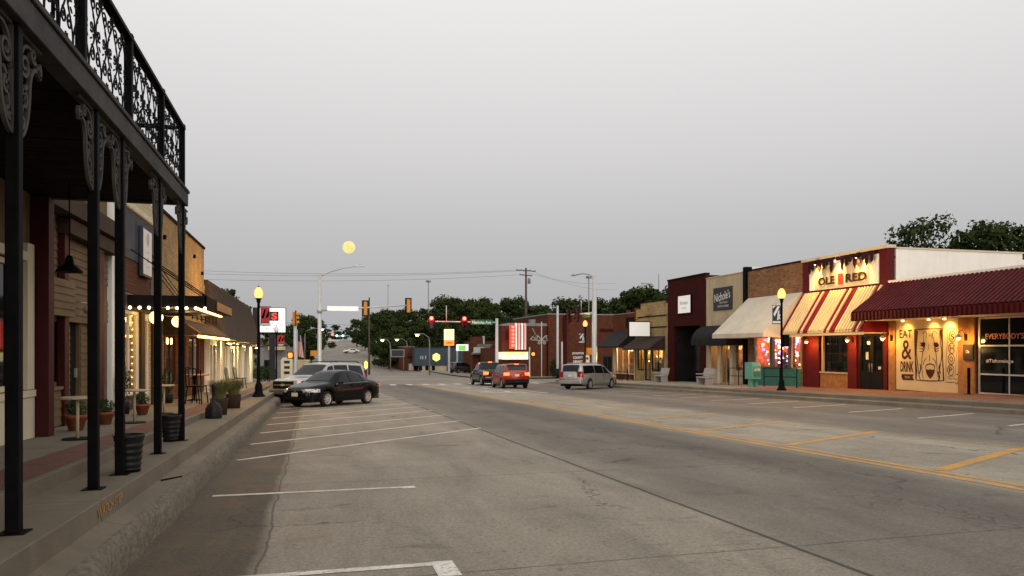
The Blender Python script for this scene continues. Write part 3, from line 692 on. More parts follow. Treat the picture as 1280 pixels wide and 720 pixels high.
mb = MB(); mb.box(-3.77, -3.56, 11.61, 11.74, gz(11)+.5, 3.575); mb.build('corner_trim', M['black_metal'], bal, True)
# patio chair silhouettes standing on the balcony
def wire_chair(name, label, loc, rz, z):
    t = thing(name, label, 'chair', loc, rz, 'wire chairs on the balcony')
    mb = MB(); mb.lathe([(.19,.44),(.2,.45),(.19,.46)], (0,0,0), 14); mb.build('seat', M['black_metal'], t)
    for a in (45,135,225,315):
        mb = MB(); c, s = math.cos(R(a)), math.sin(R(a)); mb.tube([(.15*c,.15*s,.44),(.22*c,.22*s,0)], .012, 6); mb.build('leg', M['black_metal'], t)
    mb = MB(); mb.tube([(-.18*math.cos(u), -.17, .45+.42*math.sin(u)) for u in np.linspace(0, PI, 14)], .012, 6); mb.tube([(-.1*math.cos(u), -.17, .46+.26*math.sin(u)) for u in np.linspace(0, PI, 10)], .009, 6); mb.build('backrest', M['black_metal'], t)
wire_chair('balcony_chair', 'black wire chair on the balcony, the one nearer the camera', (-2.25, 6.9, 3.755), R(100), 0)
wire_chair('balcony_chair', 'black wire chair on the balcony near its far end railing', (-2.3, 10.6, 3.755), R(70), 0)
# pendant lamp under the balcony
t = thing('pendant_lamp', 'black barn pendant lamp hanging under the balcony on a rod', 'lamp', (-3.0, 10.5, 2.47))
mb = MB(); mb.lathe([(.155,0),(.15,.02),(.10,.07),(.055,.10),(.045,.17),(.03,.21),(.012,.215)], n=20); mb.build('shade', M['black_metal'], t)
mb = MB(); mb.tube([(0,0,.2),(0,0,1.13)], .008, 6); mb.build('rod', M['black_metal'], t)
# ---- tan clapboard shop
A0, A1 = 11.76, 16.35; ga = gz(13)+.57
ts = thing('clapboard_shop', 'tan clapboard shopfront with dark red pilasters beside the balcony building', 'building', (LX, 14, ga))
mb = MB(); wall_grid(mb, A0, A1, ga-.3, 4.55, LX, .2, [(12.3, 13.55, .9, 2.0), (14.0, 14.55, ga, 2.0), (15.6, 16.2, .85, 2.0)], 1); shell(mb, A0, A1, ga-.3, 4.5, LX, 9, 1); mb.box(-13, LX-.2, A0, A1, 4.1, 4.2)
mb.build('wall', M['siding'], ts, True)
mb = MB(); siding(mb, 11.9, 13.35, 2.72, 3.55, LX, 1); siding(mb, 11.9, 13.7, 2.02, 2.60, LX+.16, 1); siding(mb, 13.6, 15.05, 1.95, 3.3, LX+.05, 1); siding(mb, 13.62, 13.98, ga+.1, 1.9, LX, 1); siding(mb, 14.58, 15.0, ga+.1, 1.9, LX, 1); siding(mb, 15.55, A1, 2.02, 2.45, LX, 1); siding(mb, 15.55, A1, 2.75, 3.5, LX, 1)
mb.box(LX+.0, LX+.15, 11.9, 13.7, 2.02, 2.58); mb.build('siding_panels', M['siding'], ts, True)
mb = MB(); siding(mb, 11.9, 13.6, ga+.02, .85, LX+.05, 1, .14); mb.box(LX, LX+.1, 11.9, 13.62, .85, .90); mb.build('wainscot', M['siding'], ts, True)
for a, b, d in ((13.36,13.58,.12),(15.06,15.52,.16)):
    mb = MB(); mb.box(LX+.005, LX+d, a, b, ga, 3.62); mb.build('pilaster', M['dark_red'], ts, True, bevel=.008)
mb = MB(); mb.box(LX+.005, LX+.30, A0+.05, A1, 3.64, 3.95); mb.box(LX+.005, LX+.2, A0+.05, A1, 3.3, 3.62) if 0 else None; mb.box(LX+.005, LX+.22, 13.3, A1, 3.36, 3.60); mb.build('fascia', M['brown'], ts, True)
mb = MB(); mb.box(LX, LX+.09, 11.9, 12.28, .9, 2.0); mb.box(LX+.002, LX+.07, 13.5, 13.60, .9, 1.99); mb.build('window_casing', M['rubber_grey'], ts, True)
win(ts, LX, 1, 12.3, 13.55, .9, 2.0, 1, 1, .07, 'siding', 'dark_glass')
win(ts, LX, 1, 15.6, 16.2, .85, 2.0, 1, 1, .06, 'siding', 'dark_glass')
mb = MB(); mb.box(LX-.06, LX-.1, 14.0, 14.55, ga, 2.0); d = mb.build('door', M['dark_wood'], ts, True); mb = MB(); mb.box(LX-.058, LX-.02, 14.45, 14.5, 1.0, 1.16); mb.build('handle', M['steel'], d, True)
mb = MB(); mb.text('6', .09, .17, (LX+.035, 15.95, 1.32-.25), (0,1,0), UPZ, (1,0,0), .006); mb.build('number', M['white_letter'], ts, True)
mb = MB(); mb.lathe([(.05,0),(.06,.1),(.03,.14)], (LX+.25, 14.1, 2.1), 10); mb.tube([(LX,14.1,2.3),(LX+.25,14.1,2.28)], .012, 6); mb.build('flood_lamp', M['steel'], ts, True)
# ---- slate fronted shop with white vertical sign
gb = gz(19)+.57; b0, b1 = 16.4, 21.6
sl = thing('slate_shop', 'slate painted shopfront with white vertical sign under a bulb lined flat canopy', 'building', (LX, 19, gb))
mb = MB(); wall_grid(mb, b0+.6, b1, gb-.3, 5.15, LX, .25, [(17.4, 19.1, gb+.35, 2.35), (19.5, 20.4, gb, 2.35), (20.6, 21.35, gb+.35, 2.35)], 1); shell(mb, b0, b1, gb-.3, 5.1, LX, 9, 1); mb.box(-13, LX-.2, b0, b1, 4.6, 4.7)
mb.build('wall', M['cream_brick'], sl, True)
mb = MB(); mb.box(LX-.3, LX+.08, b0, b0+.58, gb-.3, 5.2); mb.build('pilaster', M['white_paint'], sl, True, bevel=.01)
mb = MB(); mb.box(LX+.003, LX+.05, b0+.7, 21.3, 3.5, 4.55); mb.box(LX+.003, LX+.045, 20.2, 21.3, 2.75, 3.498); mb.box(LX+.003, LX+.045, b0+.7, 17.3, 2.75, 3.498); mb.build('painted_band', M['slate_blue'], sl, True)
mb = MB()
for a_, b_ in ((17.05,17.38),(19.12,19.48),(20.42,20.58),(21.37,21.59)): mb.box(LX+.003, LX+.06, a_, b_, gb-.02, 2.36)
mb.box(LX+.003, LX+.06, 17.05, 21.59, 2.362, 2.70); mb.box(LX+.003, LX+.05, 17.4, 19.1, gb-.02, gb+.33); mb.box(LX+.003, LX+.05, 20.6, 21.35, gb-.02, gb+.33); mb.build('shopfront_frame', M['brown'], sl, True)
mb = MB(); mb.box(LX+.003, LX+.03, 17.32, 20.18, 2.75, 3.49); mb.build('brick_panel', M['wood_brick'], sl, True)
mb = MB(); mb.box(LX+.003, LX+.05, b0+.7, 21.3, 4.605, 4.74)
for y in np.arange(b0+.72, 21.2, .18): mb.box(LX+.045, LX+.11, y, y+.09, 4.60, 4.72)
mb.build('dentil_band', M['cream'], sl, True)
mb = MB(); mb.box(LX+.06, LX+.14, 18.85, 19.85, 3.2, 4.38); sg = mb.build('wall_sign', M['slate_blue'], sl, True, bevel=.01)
mb = MB(); mb.box(LX+.141, LX+.147, 18.9, 19.8, 3.26, 4.32); mb.build('sign_face', M['white_paint'], sg, True)
mb = MB()
for i, (w, z) in enumerate(((.28,4.12),(.1,3.95),(.2,3.8),(.12,3.62),(.3,3.45))): mb.lathe([(w/2,0),(w/2,.006)], (LX+.148, 19.35, z), 14, 'x') if i in (0,3) else mb.box(LX+.148, LX+.153, 19.35-w/2, 19.35+w/2, z-.012, z+.012)
mb.build('sign_mark', M['steel'], sg, True)
for a, b, z in ((17.4,19.1,gb+.35),(20.6,21.35,gb+.35)): win(sl, LX, 1, a, b, z, 2.35, 2 if b-a > 1 else 1, 1, .07, 'white_paint', 'shop_glass')
mb = MB(); mb.box(LX-.05, LX-.11, 19.5, 19.6, gb, 2.35); mb.box(LX-.05, LX-.11, 20.3, 20.4, gb, 2.35); mb.box(LX-.05, LX-.11, 19.6, 20.3, 2.2, 2.35); mb.box(LX-.05, LX-.11, 19.6, 20.3, gb, gb+.3); d = mb.build('door', M['white_paint'], sl, True)
mb = MB(); mb.box(LX-.075, LX-.09, 19.6, 20.3, gb+.3, 2.2); mb.build('pane', M['shop_glass'], d, True)
mb = MB(); mb.box(LX-2.6, LX-2.5, 17.1, 21.5, gb-.02, 2.6); mb.box(LX-2.6, LX-.27, 17.1, 17.14, gb, 2.6); mb.box(LX-2.6, LX-.27, 21.46, 21.5, gb, 2.6); mb.box(LX-2.6, LX-.27, 17.1, 21.5, 2.5, 2.56); mb.box(LX-2.6, LX-.27, 17.1, 21.5, gb-.04, gb+.01)
for k in range(4): mb.box(LX-2.5, LX-2.2, 17.4, 21, .5+.45*k, .53+.45*k)
mb.build('interior', M['interior_warm'], sl, True)
mb = MB()
for k in range(3): mb.box(LX-1.8, LX-1.2, 17.6+1.2*k, 18.2+1.2*k, 2.47, 2.49)
mb.build('ceiling_light', M['shop_dim'], sl, True)
for y_ in (18.2, 20.4):
    l = bpy.data.lights.new('shop_light', 'POINT'); l.energy = 55; l.color = (1,.6,.22); l.shadow_soft_size = .15; lo = bpy.data.objects.new('shop_light', l); COL.objects.link(lo); lo.parent = sl; lo.location = Vector((LX-1.0,y_,2.2))-sl.location
mb = MB()
for y in (17.45, 19.05, 20.5, 21.35):
    for k in range(12): mb.ball((LX-.13, y+random.uniform(-.02,.02), gb+.4+.16*k), .016, 6)
mb.build('fairy_lights', M['bulb_warm'], sl, True)
# flat canopy over the slate and brick shops
cn = thing('flat_canopy', 'dark flat metal canopy with rows of bulbs held by rods over the left sidewalk', 'canopy', (LX, 20, 2.5))
C0, C1, cx_ = 17.75, 22.8, -2.36
mb = MB(); mb.box(LX+.002, cx_, C0, C1, 2.44, 2.66); mb.box(LX, cx_+.03, C0-.03, C0, 2.42, 2.68); mb.box(cx_, cx_+.035, C0-.03, C1, 2.42, 2.68); mb.build('roof', M['dark_wood'], cn, True)
mb = MB(); mb.box(cx_-.28, cx_-.2, C0+.4, C1-.1, 2.405, 2.44); mb.build('light_strip', M['tube_warm'], cn, True)
mb = MB(); mb.box(cx_+.036, cx_+.05, 19.5, C1, 2.45, 2.66); mb.build('orange_fascia', M['cedar'], cn, True)  # orange-brown board along the canopy's street edge
for k in range(9):
    mb = MB(); mb.ball((LX+.12+.19*k, C0-.05, 2.40), .034, 8); mb.build('bulb', M['bulb_white'], cn, True)
for yy in (18.6, 20.4, 22.2):
    mb = MB(); mb.tube([(cx_-.1, yy, 2.66), (LX, yy-.5, 3.75)], .014, 6); mb.build('rod', M['black_metal'], cn, True)
for y_, x_, e_ in ((18.6,-3.2,26),(20.6,-3.2,26),(22.3,-3.0,20)):
    l = bpy.data.lights.new('canopy_light', 'POINT'); l.energy = e_; l.color = (1,.62,.22); l.shadow_soft_size = .1; lo = bpy.data.objects.new('canopy_light', l); COL.objects.link(lo); lo.parent = cn; lo.location = Vector((x_,y_,2.3))-cn.location
# hanging globe lamps below the canopy
for i, (px, py, X, lab) in enumerate(((195,397,-3.5,'round white globe lamp on the slate shopfront, nearer of the pair'), (222,402,-3.5,'round white globe lamp by the brick shop window, farther of the pair'))):
    yy = Yat(px, X); z = Zat(px, py, X); t = thing('globe_lamp', lab, 'lamp', (X, yy, z), 0, 'globe lamps on the left shopfronts')
    mb = MB(); mb.ball((0,0,0), .15, 16); mb.build('globe', M['globe_warm'], t)
    mb = MB(); mb.tube([(0,0,.14),(0,0,2.44-z)], .014, 6); mb.lathe([(.06,.12),(.05,.17),(.02,.18)], n=10); mb.build('arm', M['black_metal'], t)
# ---- tan brick shop with small mansard awning
gc = gz(25)+.55; c0, c1 = 21.62, 29.75
tb = thing('tan_brick_shop', 'tall tan brick shop with dark stained parapet and a small brown awning edged with bulbs', 'building', (LX, 25.7, gc))
mb = MB(); wall_grid(mb, c0, c1, gc-.3, 5.22, LX, .25, [(22.3, 24.0, gc+.5, 2.0), (24.5, 25.5, gc, 2.0), (26.2, 28.6, gc+.5, 2.0)], 1); shell(mb, c0, c1, gc-.3, 5.2, LX, 9, 1); mb.box(-13, LX-.2, c0, c1, 4.7, 4.8)
mb.build('wall', M['tan_brick'], tb, True)
mb = MB(); mb.box(LX-.3, LX+.05, c0, c1, 5.222, 5.30); mb.build('coping', M['dark_wood'], tb, True)
mb = MB(); mb.box(LX+.004, LX+.03, 22.1, 22.28, gc, 2.2); mb.box(LX+.004, LX+.03, 24.02, 24.48, gc, 2.2); mb.box(LX+.004, LX+.03, 25.52, 26.18, gc, 2.2); mb.box(LX+.004, LX+.035, 22.3, 24, gc, gc+.5); mb.box(LX+.004, LX+.035, 26.2, 28.6, gc, gc+.5); mb.box(LX+.004, LX+.03, 28.62, 29.6, gc, 2.2); mb.build('brick_base', M['wood_brick'], tb, True)
for a, b in ((22.3,24.0),(26.2,28.6)): win(tb, LX, 1, a, b, gc+.5, 2.0, 2, 1, .09, 'dark_red', 'dim_glass')
mb = MB(); mb.box(LX-.05, LX-.12, 24.5, 25.5, gc, 2.0); d = mb.build('door', M['dark_red'], tb, True); mb = MB(); mb.box(LX-.045, LX-.02, 25.3, 25.36, 1.0-.4, 1.2-.4); mb.build('handle', M['steel'], d, True)
mb = MB(); mb.prism([(LX+.002,2.40),(LX+.35,2.36),(LX+.9,1.95),(LX+.9,1.88),(LX+.002,1.88)], c0+.4, c1-.05, 'y'); aw = mb.build('mansard_awning', M['shingle'], tb, True)
mb = MB()
for y in np.arange(22.2, 29.6, .28): mb.ball((LX+.88, y, 1.85), .042, 6)
mb.build('awning_bulbs', M['bulb_orange'], aw, True)
mb = MB()
for i in range(7):
    yy = 23.2+i*.9; mb.box(LX+.55, LX+.58, yy, yy+.03, 2.36, 2.72)
for z in (2.42, 2.55, 2.68): mb.box(LX+.555, LX+.575, 23.2, 28.7, z, z+.02)
mb.build('lattice', M['dark_wood'], aw, True)
mb = MB()
for i in range(9): mb.ball((LX+.6, 23.3+i*.65, 2.74), .03, 6)
mb.build('lattice_bulbs', M['bulb_white'], aw, True)
mb = MB()
for y, z in ((22.0,4.5),(24.4,4.7),(27.2,4.6),(29.0,4.2),(29.3,3.4),(28.6,3.0)): mb.box(LX+.004, LX+.08, y, y+.06, z, z+.12)
mb.build('wall_anchor', M['black_metal'], tb, True)
for k in range(3):
    mb = MB(); mb.tube([(LX+.05, 19.2, 4.05-.16*k), (LX+.12, 24, 3.1-.12*k), (LX+.1, 29.6, 2.62-.1*k)], .012, 5); mb.build('support_cable', M['black_metal'], tb, True)
for y_ in (23.2, 25.4, 27.8):
    l = bpy.data.lights.new('awning_light', 'POINT'); l.energy = 22; l.color = (1,.5,.14); l.shadow_soft_size = .1; lo = bpy.data.objects.new('awning_light', l); COL.objects.link(lo); lo.parent = tb; lo.location = Vector((LX+.75,y_,1.75))-tb.location
# ---- mansard roofed shops to the corner
gd = gz(40)+.5; d0, d1 = 29.8, 52.5
ms = thing('mansard_shops', 'low cream shops under one long brown shingled mansard roof near the left corner', 'building', (LX, 41, gd))
opens = []
yy = 30.6
while yy < 51: opens.append((yy, yy+1.5, gz(yy)+.75, gz(yy)+2.45)); opens.append((yy+1.8, yy+2.7, gz(yy)+.5, gz(yy)+2.45)); yy += 3.55
mb = MB(); wall_grid(mb, d0, d1, gz(52)-.3, 3.9, LX, .2, opens, 1); shell(mb, d0, d1, gz(52)-.3, 3.85, LX, 9, 1); mb.box(-13, LX-.2, d0, d1, 3.5, 3.6); mb.build('wall', M['cream'], ms, True)
ez = lambda y: 1.90-.0096*(y-31)
mb = MB(); E0 = (LX+.75)
n = 14
for i in range(n):
    f0, f1 = i/n, (i+1)/n
    fx = lambda f: LX+.12+(E0-LX-.12)*(f**1.5)
    y1a = d1-1.0-.0*f0
    z0 = 4.1+(0)*f0; za = lambda f, y: 4.1*(1-f)+ez(y)*f
    ya, yb = d0+.05, lambda f: d1-3.2*(1-f)
    mb.face([(fx(f0),ya,za(f0,ya)),(fx(f1)+.012,ya,za(f1,ya)-.012),(fx(f1)+.012,yb(f1),za(f1,yb(f1))-.012),(fx(f0),yb(f0),za(f0,yb(f0)))])
    mb.face([(fx(f1)+.012,ya,za(f1,ya)-.012),(fx(f1),ya,za(f1,ya)),(fx(f1),yb(f1),za(f1,yb(f1))),(fx(f1)+.012,yb(f1),za(f1,yb(f1))-.012)])
    mb.face([(fx(f0),yb(f0),za(f0,yb(f0))),(fx(f1)+.012,yb(f1),za(f1,yb(f1))-.012),(-8,yb(f1),za(f1,yb(f1))-.012),(-8,yb(f0),za(f0,yb(f0)))])
    mb.face([(LX,ya,za(f0,ya)),(LX,ya,za(f1,ya)),(fx(f1),ya,za(f1,ya)),(fx(f0),ya,za(f0,ya))])
mb.face([(LX+.12,d0+.05,4.1),(LX+.12,d1-3.2,4.1),(-8,d1-3.2,4.1),(-8,d0+.05,4.1)])
mb.face([(LX,d0+.05,ez(d0)),(E0,d0+.05,ez(d0)),(E0,d1,ez(d1)),(LX,d1,ez(d1))])
mb.box(E0-.02, E0+.03, d0+.05, d1, ez(d1)-.08, ez(d1)-.02)
mb.build('mansard_roof', M['shingle'], ms, True)
for i, o in enumerate(opens): win(ms, LX, 1, *o, 1, 1, .07, 'white_paint' if i % 2 else 'cream', 'dim_glass', name='window' if i % 2 == 0 else 'door')
for y in (30.2, 33.6, 37.2, 40.8, 44.4, 48):
    mb = MB(); mb.box(LX+.005, LX+.14, y, y+.24, gz(y)+.5, ez(y)-.01); mb.build('column', M['white_paint'], ms, True)
for px, py in ((287,433),(305,435),(328,437),(343,438)):
    X = -3.55; y = Yat(px, X); 
    if y > 51: y = 50.5-(343-px)*.05
    z = ez(y)-.12; 
    mb = MB(); mb.lathe([(.14,0),(.13,.02),(.06,.09),(.02,.1)], (X,y,z), 12); sh = mb.build('eave_lamp', M['white_paint'], ms, True)
    mb = MB(); mb.ball((X,y,z-.01), .075, 10); mb.build('bulb', M['globe_warm'], sh, True)
    l = bpy.data.lights.new('eave_light', 'POINT'); l.energy = 150; l.color = (1,.70,.28); l.shadow_soft_size = .08; lo = bpy.data.objects.new('eave_light', l); COL.objects.link(lo); lo.parent = ms; lo.location = Vector((X+.02,y,z-.14))-ms.location
# ================================================================== RIGHT ROW
RX = 25.0; RU = Vector((0,-1,0)); RN = Vector((-1,0,0))
gr = lambda y: gz(y)+.30
def awning(name, parent, y0, y1, xt, zt, xb, zb, val, pitch, mats, pat, rib=.03, ends=True, valley=None):
    mb = MB(); n = round((y1-y0)/pitch); p = (y1-y0)/n
    d = Vector((xb-xt, 0, zb-zt)).normalized(); nr = Vector((d.z, 0, -d.x)); nr = nr if nr.z > 0 else -nr
    for i in range(n):
        mb.cur = pat(i, n); a = y0+i*p; r = p*.22 if rib else 0
        T = lambda y, h: (xt+nr.x*h, y, zt+nr.z*h); B = lambda y, h: (xb+nr.x*h, y, zb+nr.z*h)
        if rib:
            for (ya, ha), (yb, hb) in (((a,0),(a+p*.30,0)),((a+p*.30,0),(a+p*.42,rib)),((a+p*.42,rib),(a+p*.88,rib)),((a+p*.88,rib),(a+p,0))):
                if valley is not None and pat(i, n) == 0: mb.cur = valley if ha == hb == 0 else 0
                mb.face([T(ya,ha),T(yb,hb),B(yb,hb),B(ya,ha)])
                if val:
                    V0 = lambda y, h: (xb-.012-h*.8*(1 if xb < xt else -1), y, zb); V1 = lambda y, h: (xb-.012-h*.8*(1 if xb < xt else -1), y, zb-val); mb.face([V0(ya,ha),V0(yb,hb),V1(yb,hb),V1(ya,ha)])
        else:
            mb.face([T(a,0),T(a+p,0),B(a+p,0),B(a,0)])
            if val: mb.face([(xb,a,zb),(xb,a+p,zb),(xb,a+p,zb-val),(xb,a,zb-val)])
        mb.face([T(a,-.03),T(a+p,-.03),B(a+p,-.03),B(a,-.03)])
    if ends:
        mb.cur = pat(0, n)
        for y in (y0, y1): mb.face([(xt,y,zt),(xb,y,zb),(xb,y,zb-val),(xt,y,zb-val)])
    return mb.build(name, mats, parent, True)
# ---- maroon awning shop with mural
r0, r1 = 13.5, 27.72; g1 = gr(24)
mu = thing('mural_shop', 'low shop under a long maroon ribbed awning with painted mural wall and cedar posts', 'building', (RX, 21, g1))
wins = [(15.2, 18.9, g1+.02, 2.72), (19.2, 23.15, g1+.02, 2.72)]
mb = MB(); wall_grid(mb, r0, r1, gr(30)-.4, 4.4, RX, .25, wins, -1); shell(mb, r0, r1, -1.3, 4.4, RX, 12, -1); mb.box(RX+.1, RX+12, r0, r1, 4.36, 4.42); mb.build('wall', M['deep_red'], mu, True)
mb = MB(); mb.box(RX-.12, RX+.4, r0, r1-.02, 4.44, 4.56); mb.build('eave', M['white_wall'], mu, True)
awning('awning', mu, r0, r1+.05, RX-.05, 4.45, 23.0, 3.08, .36, .21, [M['maroon_metal']], lambda i, n: 0, .06)
mb = MB(); mb.box(23.1, RX-.02, r0, r1, 2.74, 2.77); mb.build('soffit', M['white_paint'], mu, True)
mb = MB(); mb.box(RX-.06, RX-.005, 24.02, 27.28, g1-.02, 2.735); mp = mb.build('mural_wall', M['mural_cream'], mu, True)
for a, b in ((27.30,27.70),(23.22,24.0)):
    mb = MB(); k = 4
    for i in range(k): mb.box(RX-.10, RX-.004, a+(b-a)*i/k+.004, a+(b-a)*(i+1)/k-.004, gr(26)-.05, 2.735)
    mb.build('cedar_post', M['cedar'], mu, True)
for w in wins: win(mu, RX, -1, *w, 3, 1, .07, 'galv', 'dark_glass', name='shop_window')
for w in wins:
    mb = MB()
    for z in (.52, 1.62): mb.box(RX-.02, RX-.005, w[0]+.07, w[1]-.07, z-.03, z+.03)
    mb.build('window_rail', M['galv'], mu, True)
mb = MB(); mb.text("EVERYBODY'S KITCHEN' TO", 3.3, .22, (RX+.03, 21.2, 1.98), RU, UPZ, RN, .004, bold=.015); mb.build('window_lettering', M['pink_letter'], mu, True)
mb = MB(); mb.text("#Tishomingo", 1.15, .17, (RX+.03, 22.25, 1.02), RU, UPZ, RN, .004, bold=.01); mb.build('window_lettering', M['white_letter'], mu, True)
# mural strokes: words, hound's face, arrow sign
mb = MB(); MX = RX-.062
def MP(px, py): return (Yat(px, MX), Zat(px, py, MX))
mo = (MX, 0, 0)
def mural_text(t, px0, px1, py0, py1, bold=.02):
    y0, z0 = MP(px0, py0); y1, z1 = MP(px1, py1); mb.text(t, abs(y1-y0), abs(z1-z0), (MX, (y0+y1)/2, (z0+z1)/2), RU, UPZ, RN, .004, bold=bold)
c2p = lambda x, y: (1100+x/5.539, 370+y/5.539)      # measured on an enlargement of the wall
def mural_line(pts, w=.03):
    q = [MP(*c2p(*p)) for p in pts]; o = []
    for i in range(len(q)-1):   # smooth a little
        p0, p1, p2, p3 = q[max(i-1,0)], q[i], q[i+1], q[min(i+2,len(q)-1)]
        for k in range(5):
            t = k/5; o.append(tuple(.5*((2*p1[j])+(-p0[j]+p2[j])*t+(2*p0[j]-5*p1[j]+4*p2[j]-p3[j])*t*t+(-p0[j]+3*p1[j]-3*p2[j]+p3[j])*t**3) for j in (0,1)))
    o.append(q[-1]); n = len(o); ww = [w*(.55+.45*math.sin(PI*min(1,max(0,i/(n-1))))) for i in range(n)]
    mb.ribbon(o, ww, mo, (0,1,0), (0,0,1), RN, .004)
def mural_fill(pts): mb.poly([MP(*c2p(*p)) for p in pts], mo, (0,1,0), (0,0,1), RN, .004)
mural_text('EAT', *[v for v in (c2p(135,0)[0], c2p(222,0)[0], c2p(0,235)[1], c2p(0,290)[1])]); mural_text('&', c2p(150,0)[0], c2p(220,0)[0], c2p(0,305)[1], c2p(0,440)[1], .01)
mural_text('DRINK', c2p(142,0)[0], c2p(232,0)[0], c2p(0,452)[1], c2p(0,527)[1], .03)
for i, ch in enumerate('SHOP'):
    y = (250, 330, 405, 482)[i]; mural_text(ch, c2p(490-i*4,0)[0], c2p(514-i*4,0)[0], c2p(0,y+12)[1], c2p(0,y+52)[1], .01)
    th = np.linspace(0, 2*PI, 15); mural_line([(502-i*4+22*math.cos(a), y+32+36*math.sin(a)) for a in th], .035)
mural_text('This Way', c2p(470,0)[0], c2p(535,0)[0], c2p(0,565)[1], c2p(0,585)[1], .005)
mural_line([(463,222),(500,228),(548,218)], .02); mural_line([(463,222),(468,300),(458,440),(457,598)], .02); mural_line([(540,222),(545,300),(528,420),(525,545)], .02)
mural_line([(457,598),(520,596)], .03); mural_line([(522,545),(538,545)], .03); mural_line([(522,596),(530,610),(552,570),(536,538)], .03); mural_line([(465,560),(520,552)], .015)
mural_fill([(150,540),(235,542),(226,562),(238,585),(158,582),(148,560)])
mural_line([(236,232),(330,228),(436,226)], .05); mural_line([(250,582),(350,588),(446,586)], .05)
mural_fill([(236,230),(262,240),(252,330),(248,430),(258,520),(252,580),(246,582),(240,400)])
mural_fill([(436,226),(412,236),(428,330),(436,430),(440,520),(446,586),(436,584),(430,430)])
mural_line([(262,245),(255,330),(252,400),(262,480),(272,560),(282,580)], .04); mural_line([(298,250),(303,330),(290,440),(292,520),(300,578)], .03)
mural_line([(412,245),(420,330),(428,400),(416,490),(402,570)], .04); mural_line([(362,262),(378,330),(392,440),(398,560)], .03)
mural_line([(300,262),(312,246),(322,258),(318,300)], .03); mural_line([(362,300),(360,262),(380,246),(398,262)], .03)
for k in range(4): mural_line([(276-k*1,322+k*20),(296,330+k*18),(312,322+k*12)], .035); mural_line([(368+k*2,322+k*16),(386,336+k*16),(408,330+k*16)], .035)
mural_fill([(280,330),(300,318),(314,326),(312,350),(294,352)]); mural_fill([(372,326),(394,320),(410,340),(396,356),(376,350)])
mural_line([(338,245),(342,280),(350,262)], .02); mural_line([(334,330),(336,362),(330,372)], .02); mural_line([(342,405),(344,452)], .025)
mural_line([(322,430),(306,450),(302,478)], .03); mural_line([(362,430),(382,450),(388,480)], .03)
mural_line([(316,500),(322,478),(348,470),(374,480),(380,502)], .05); mural_fill([(316,500),(332,512),(348,506),(366,512),(380,502),(378,530),(364,556),(348,574),(332,556),(320,532)])
mural_line([(272,540),(282,500),(276,470)], .06); mural_line([(420,540),(410,500),(416,470)], .06); mural_line([(398,520),(412,560),(404,584)], .07)
mb.build('mural_painting', M['ink'], mp, True)
mb = MB(); mb.text('THIS WAY', .30, .10, (MX-.005, MP(*c2p(190,0))[0], MP(*c2p(190,562))[1]), RU, UPZ, RN, .004, bold=.01); mb.build('mural_lettering', M['mural_cream'], mp, True)
mat('drape', (.03,.006,.007), .8, 0, .3, 3)
# ---- red restaurant with striped awning and lit sign
o0, o1 = 27.78, 33.85; g2 = gr(30.5)
orr = thing('red_restaurant', 'dark red restaurant with striped metal awning and lit OLE RED sign on its parapet', 'building', (RX, 30.8, g2))
ops = [(30.45, 32.1, .35, 2.2), (28.05, 29.65, g2-.02, 2.2)]
mb = MB(); wall_grid(mb, o0, o1, gr(34)-.4, 6.05, RX, .3, ops, -1); mb.box(RX+.3, RX+14, o1-.2, o1, -1.3, 5.9); mb.box(RX+.3, RX+14, o0, o1, 5.6, 5.7); mb.build('wall', M['deep_red'], orr, True)
mb = MB(); mb.box(RX+.36, RX+7.6, o0-.03, o0+.2, 4.3, 6.02); mb.box(RX+7.6, RX+14, o0-.03, o0+.2, 4.3, 5.75); mb.build('side_wall', M['white_wall'], orr, True)
mb = MB(); mb.box(RX+.36, RX+7.65, o0-.06, o0+.23, 6.022, 6.10); mb.box(RX-.10, RX+.35, o0-.05, o1+.02, 6.055, 6.20); mb.build('coping', M['cream'], orr, True)
mb = MB(); mb.box(RX-.06, RX-.005, 28.35, 33.25, 4.50, 5.86); sp_ = mb.build('sign_board', M['white_wall'], orr, True, bevel=.01)
mb = MB(); mb.box(RX-.085, RX-.062, 28.95, 32.75, 4.56, 5.62); mb.build('sign_panel', M['cream'], sp_, True)
mb = MB(); mb.text('OLE', 1.25, .42, (RX-.09, 31.85, 4.92), RU, UPZ, RN, .03, bold=.045); mb.build('sign_lettering', M['brown_letter'], sp_, True); mb = MB(); mb.text('RED', 1.45, .42, (RX-.09, 29.75, 4.92), RU, UPZ, RN, .03, bold=.045); mb.build('sign_lettering', M['brown_letter'], sp_, True)
mb = MB(); mb.box(RX-.13, RX-.09, 30.66, 30.98, 4.66, 5.2); mb.build('sign_block', M['red_panel'], sp_, True)
mb = MB()
for i in range(17):
    y = 28.6+i*.275; l = .50+.16*math.sin(i*2.1)+(.1 if i in (7, 10) else 0)
    if i in (8, 9): continue
    a = .14; pts = [(y-a, 5.98), (y+a, 5.98), (y+a*.95, 5.98-l*.7), (y+a*.2, 5.98-l), (y-a*.5, 5.98-l*.8)]
    mb.poly(pts, (RX-.20-.03*(i % 2), 0, 0), (0,1,0), (0,0,1), RN, .02)
mb.build('curtain_valance', M['drape'], sp_, True)
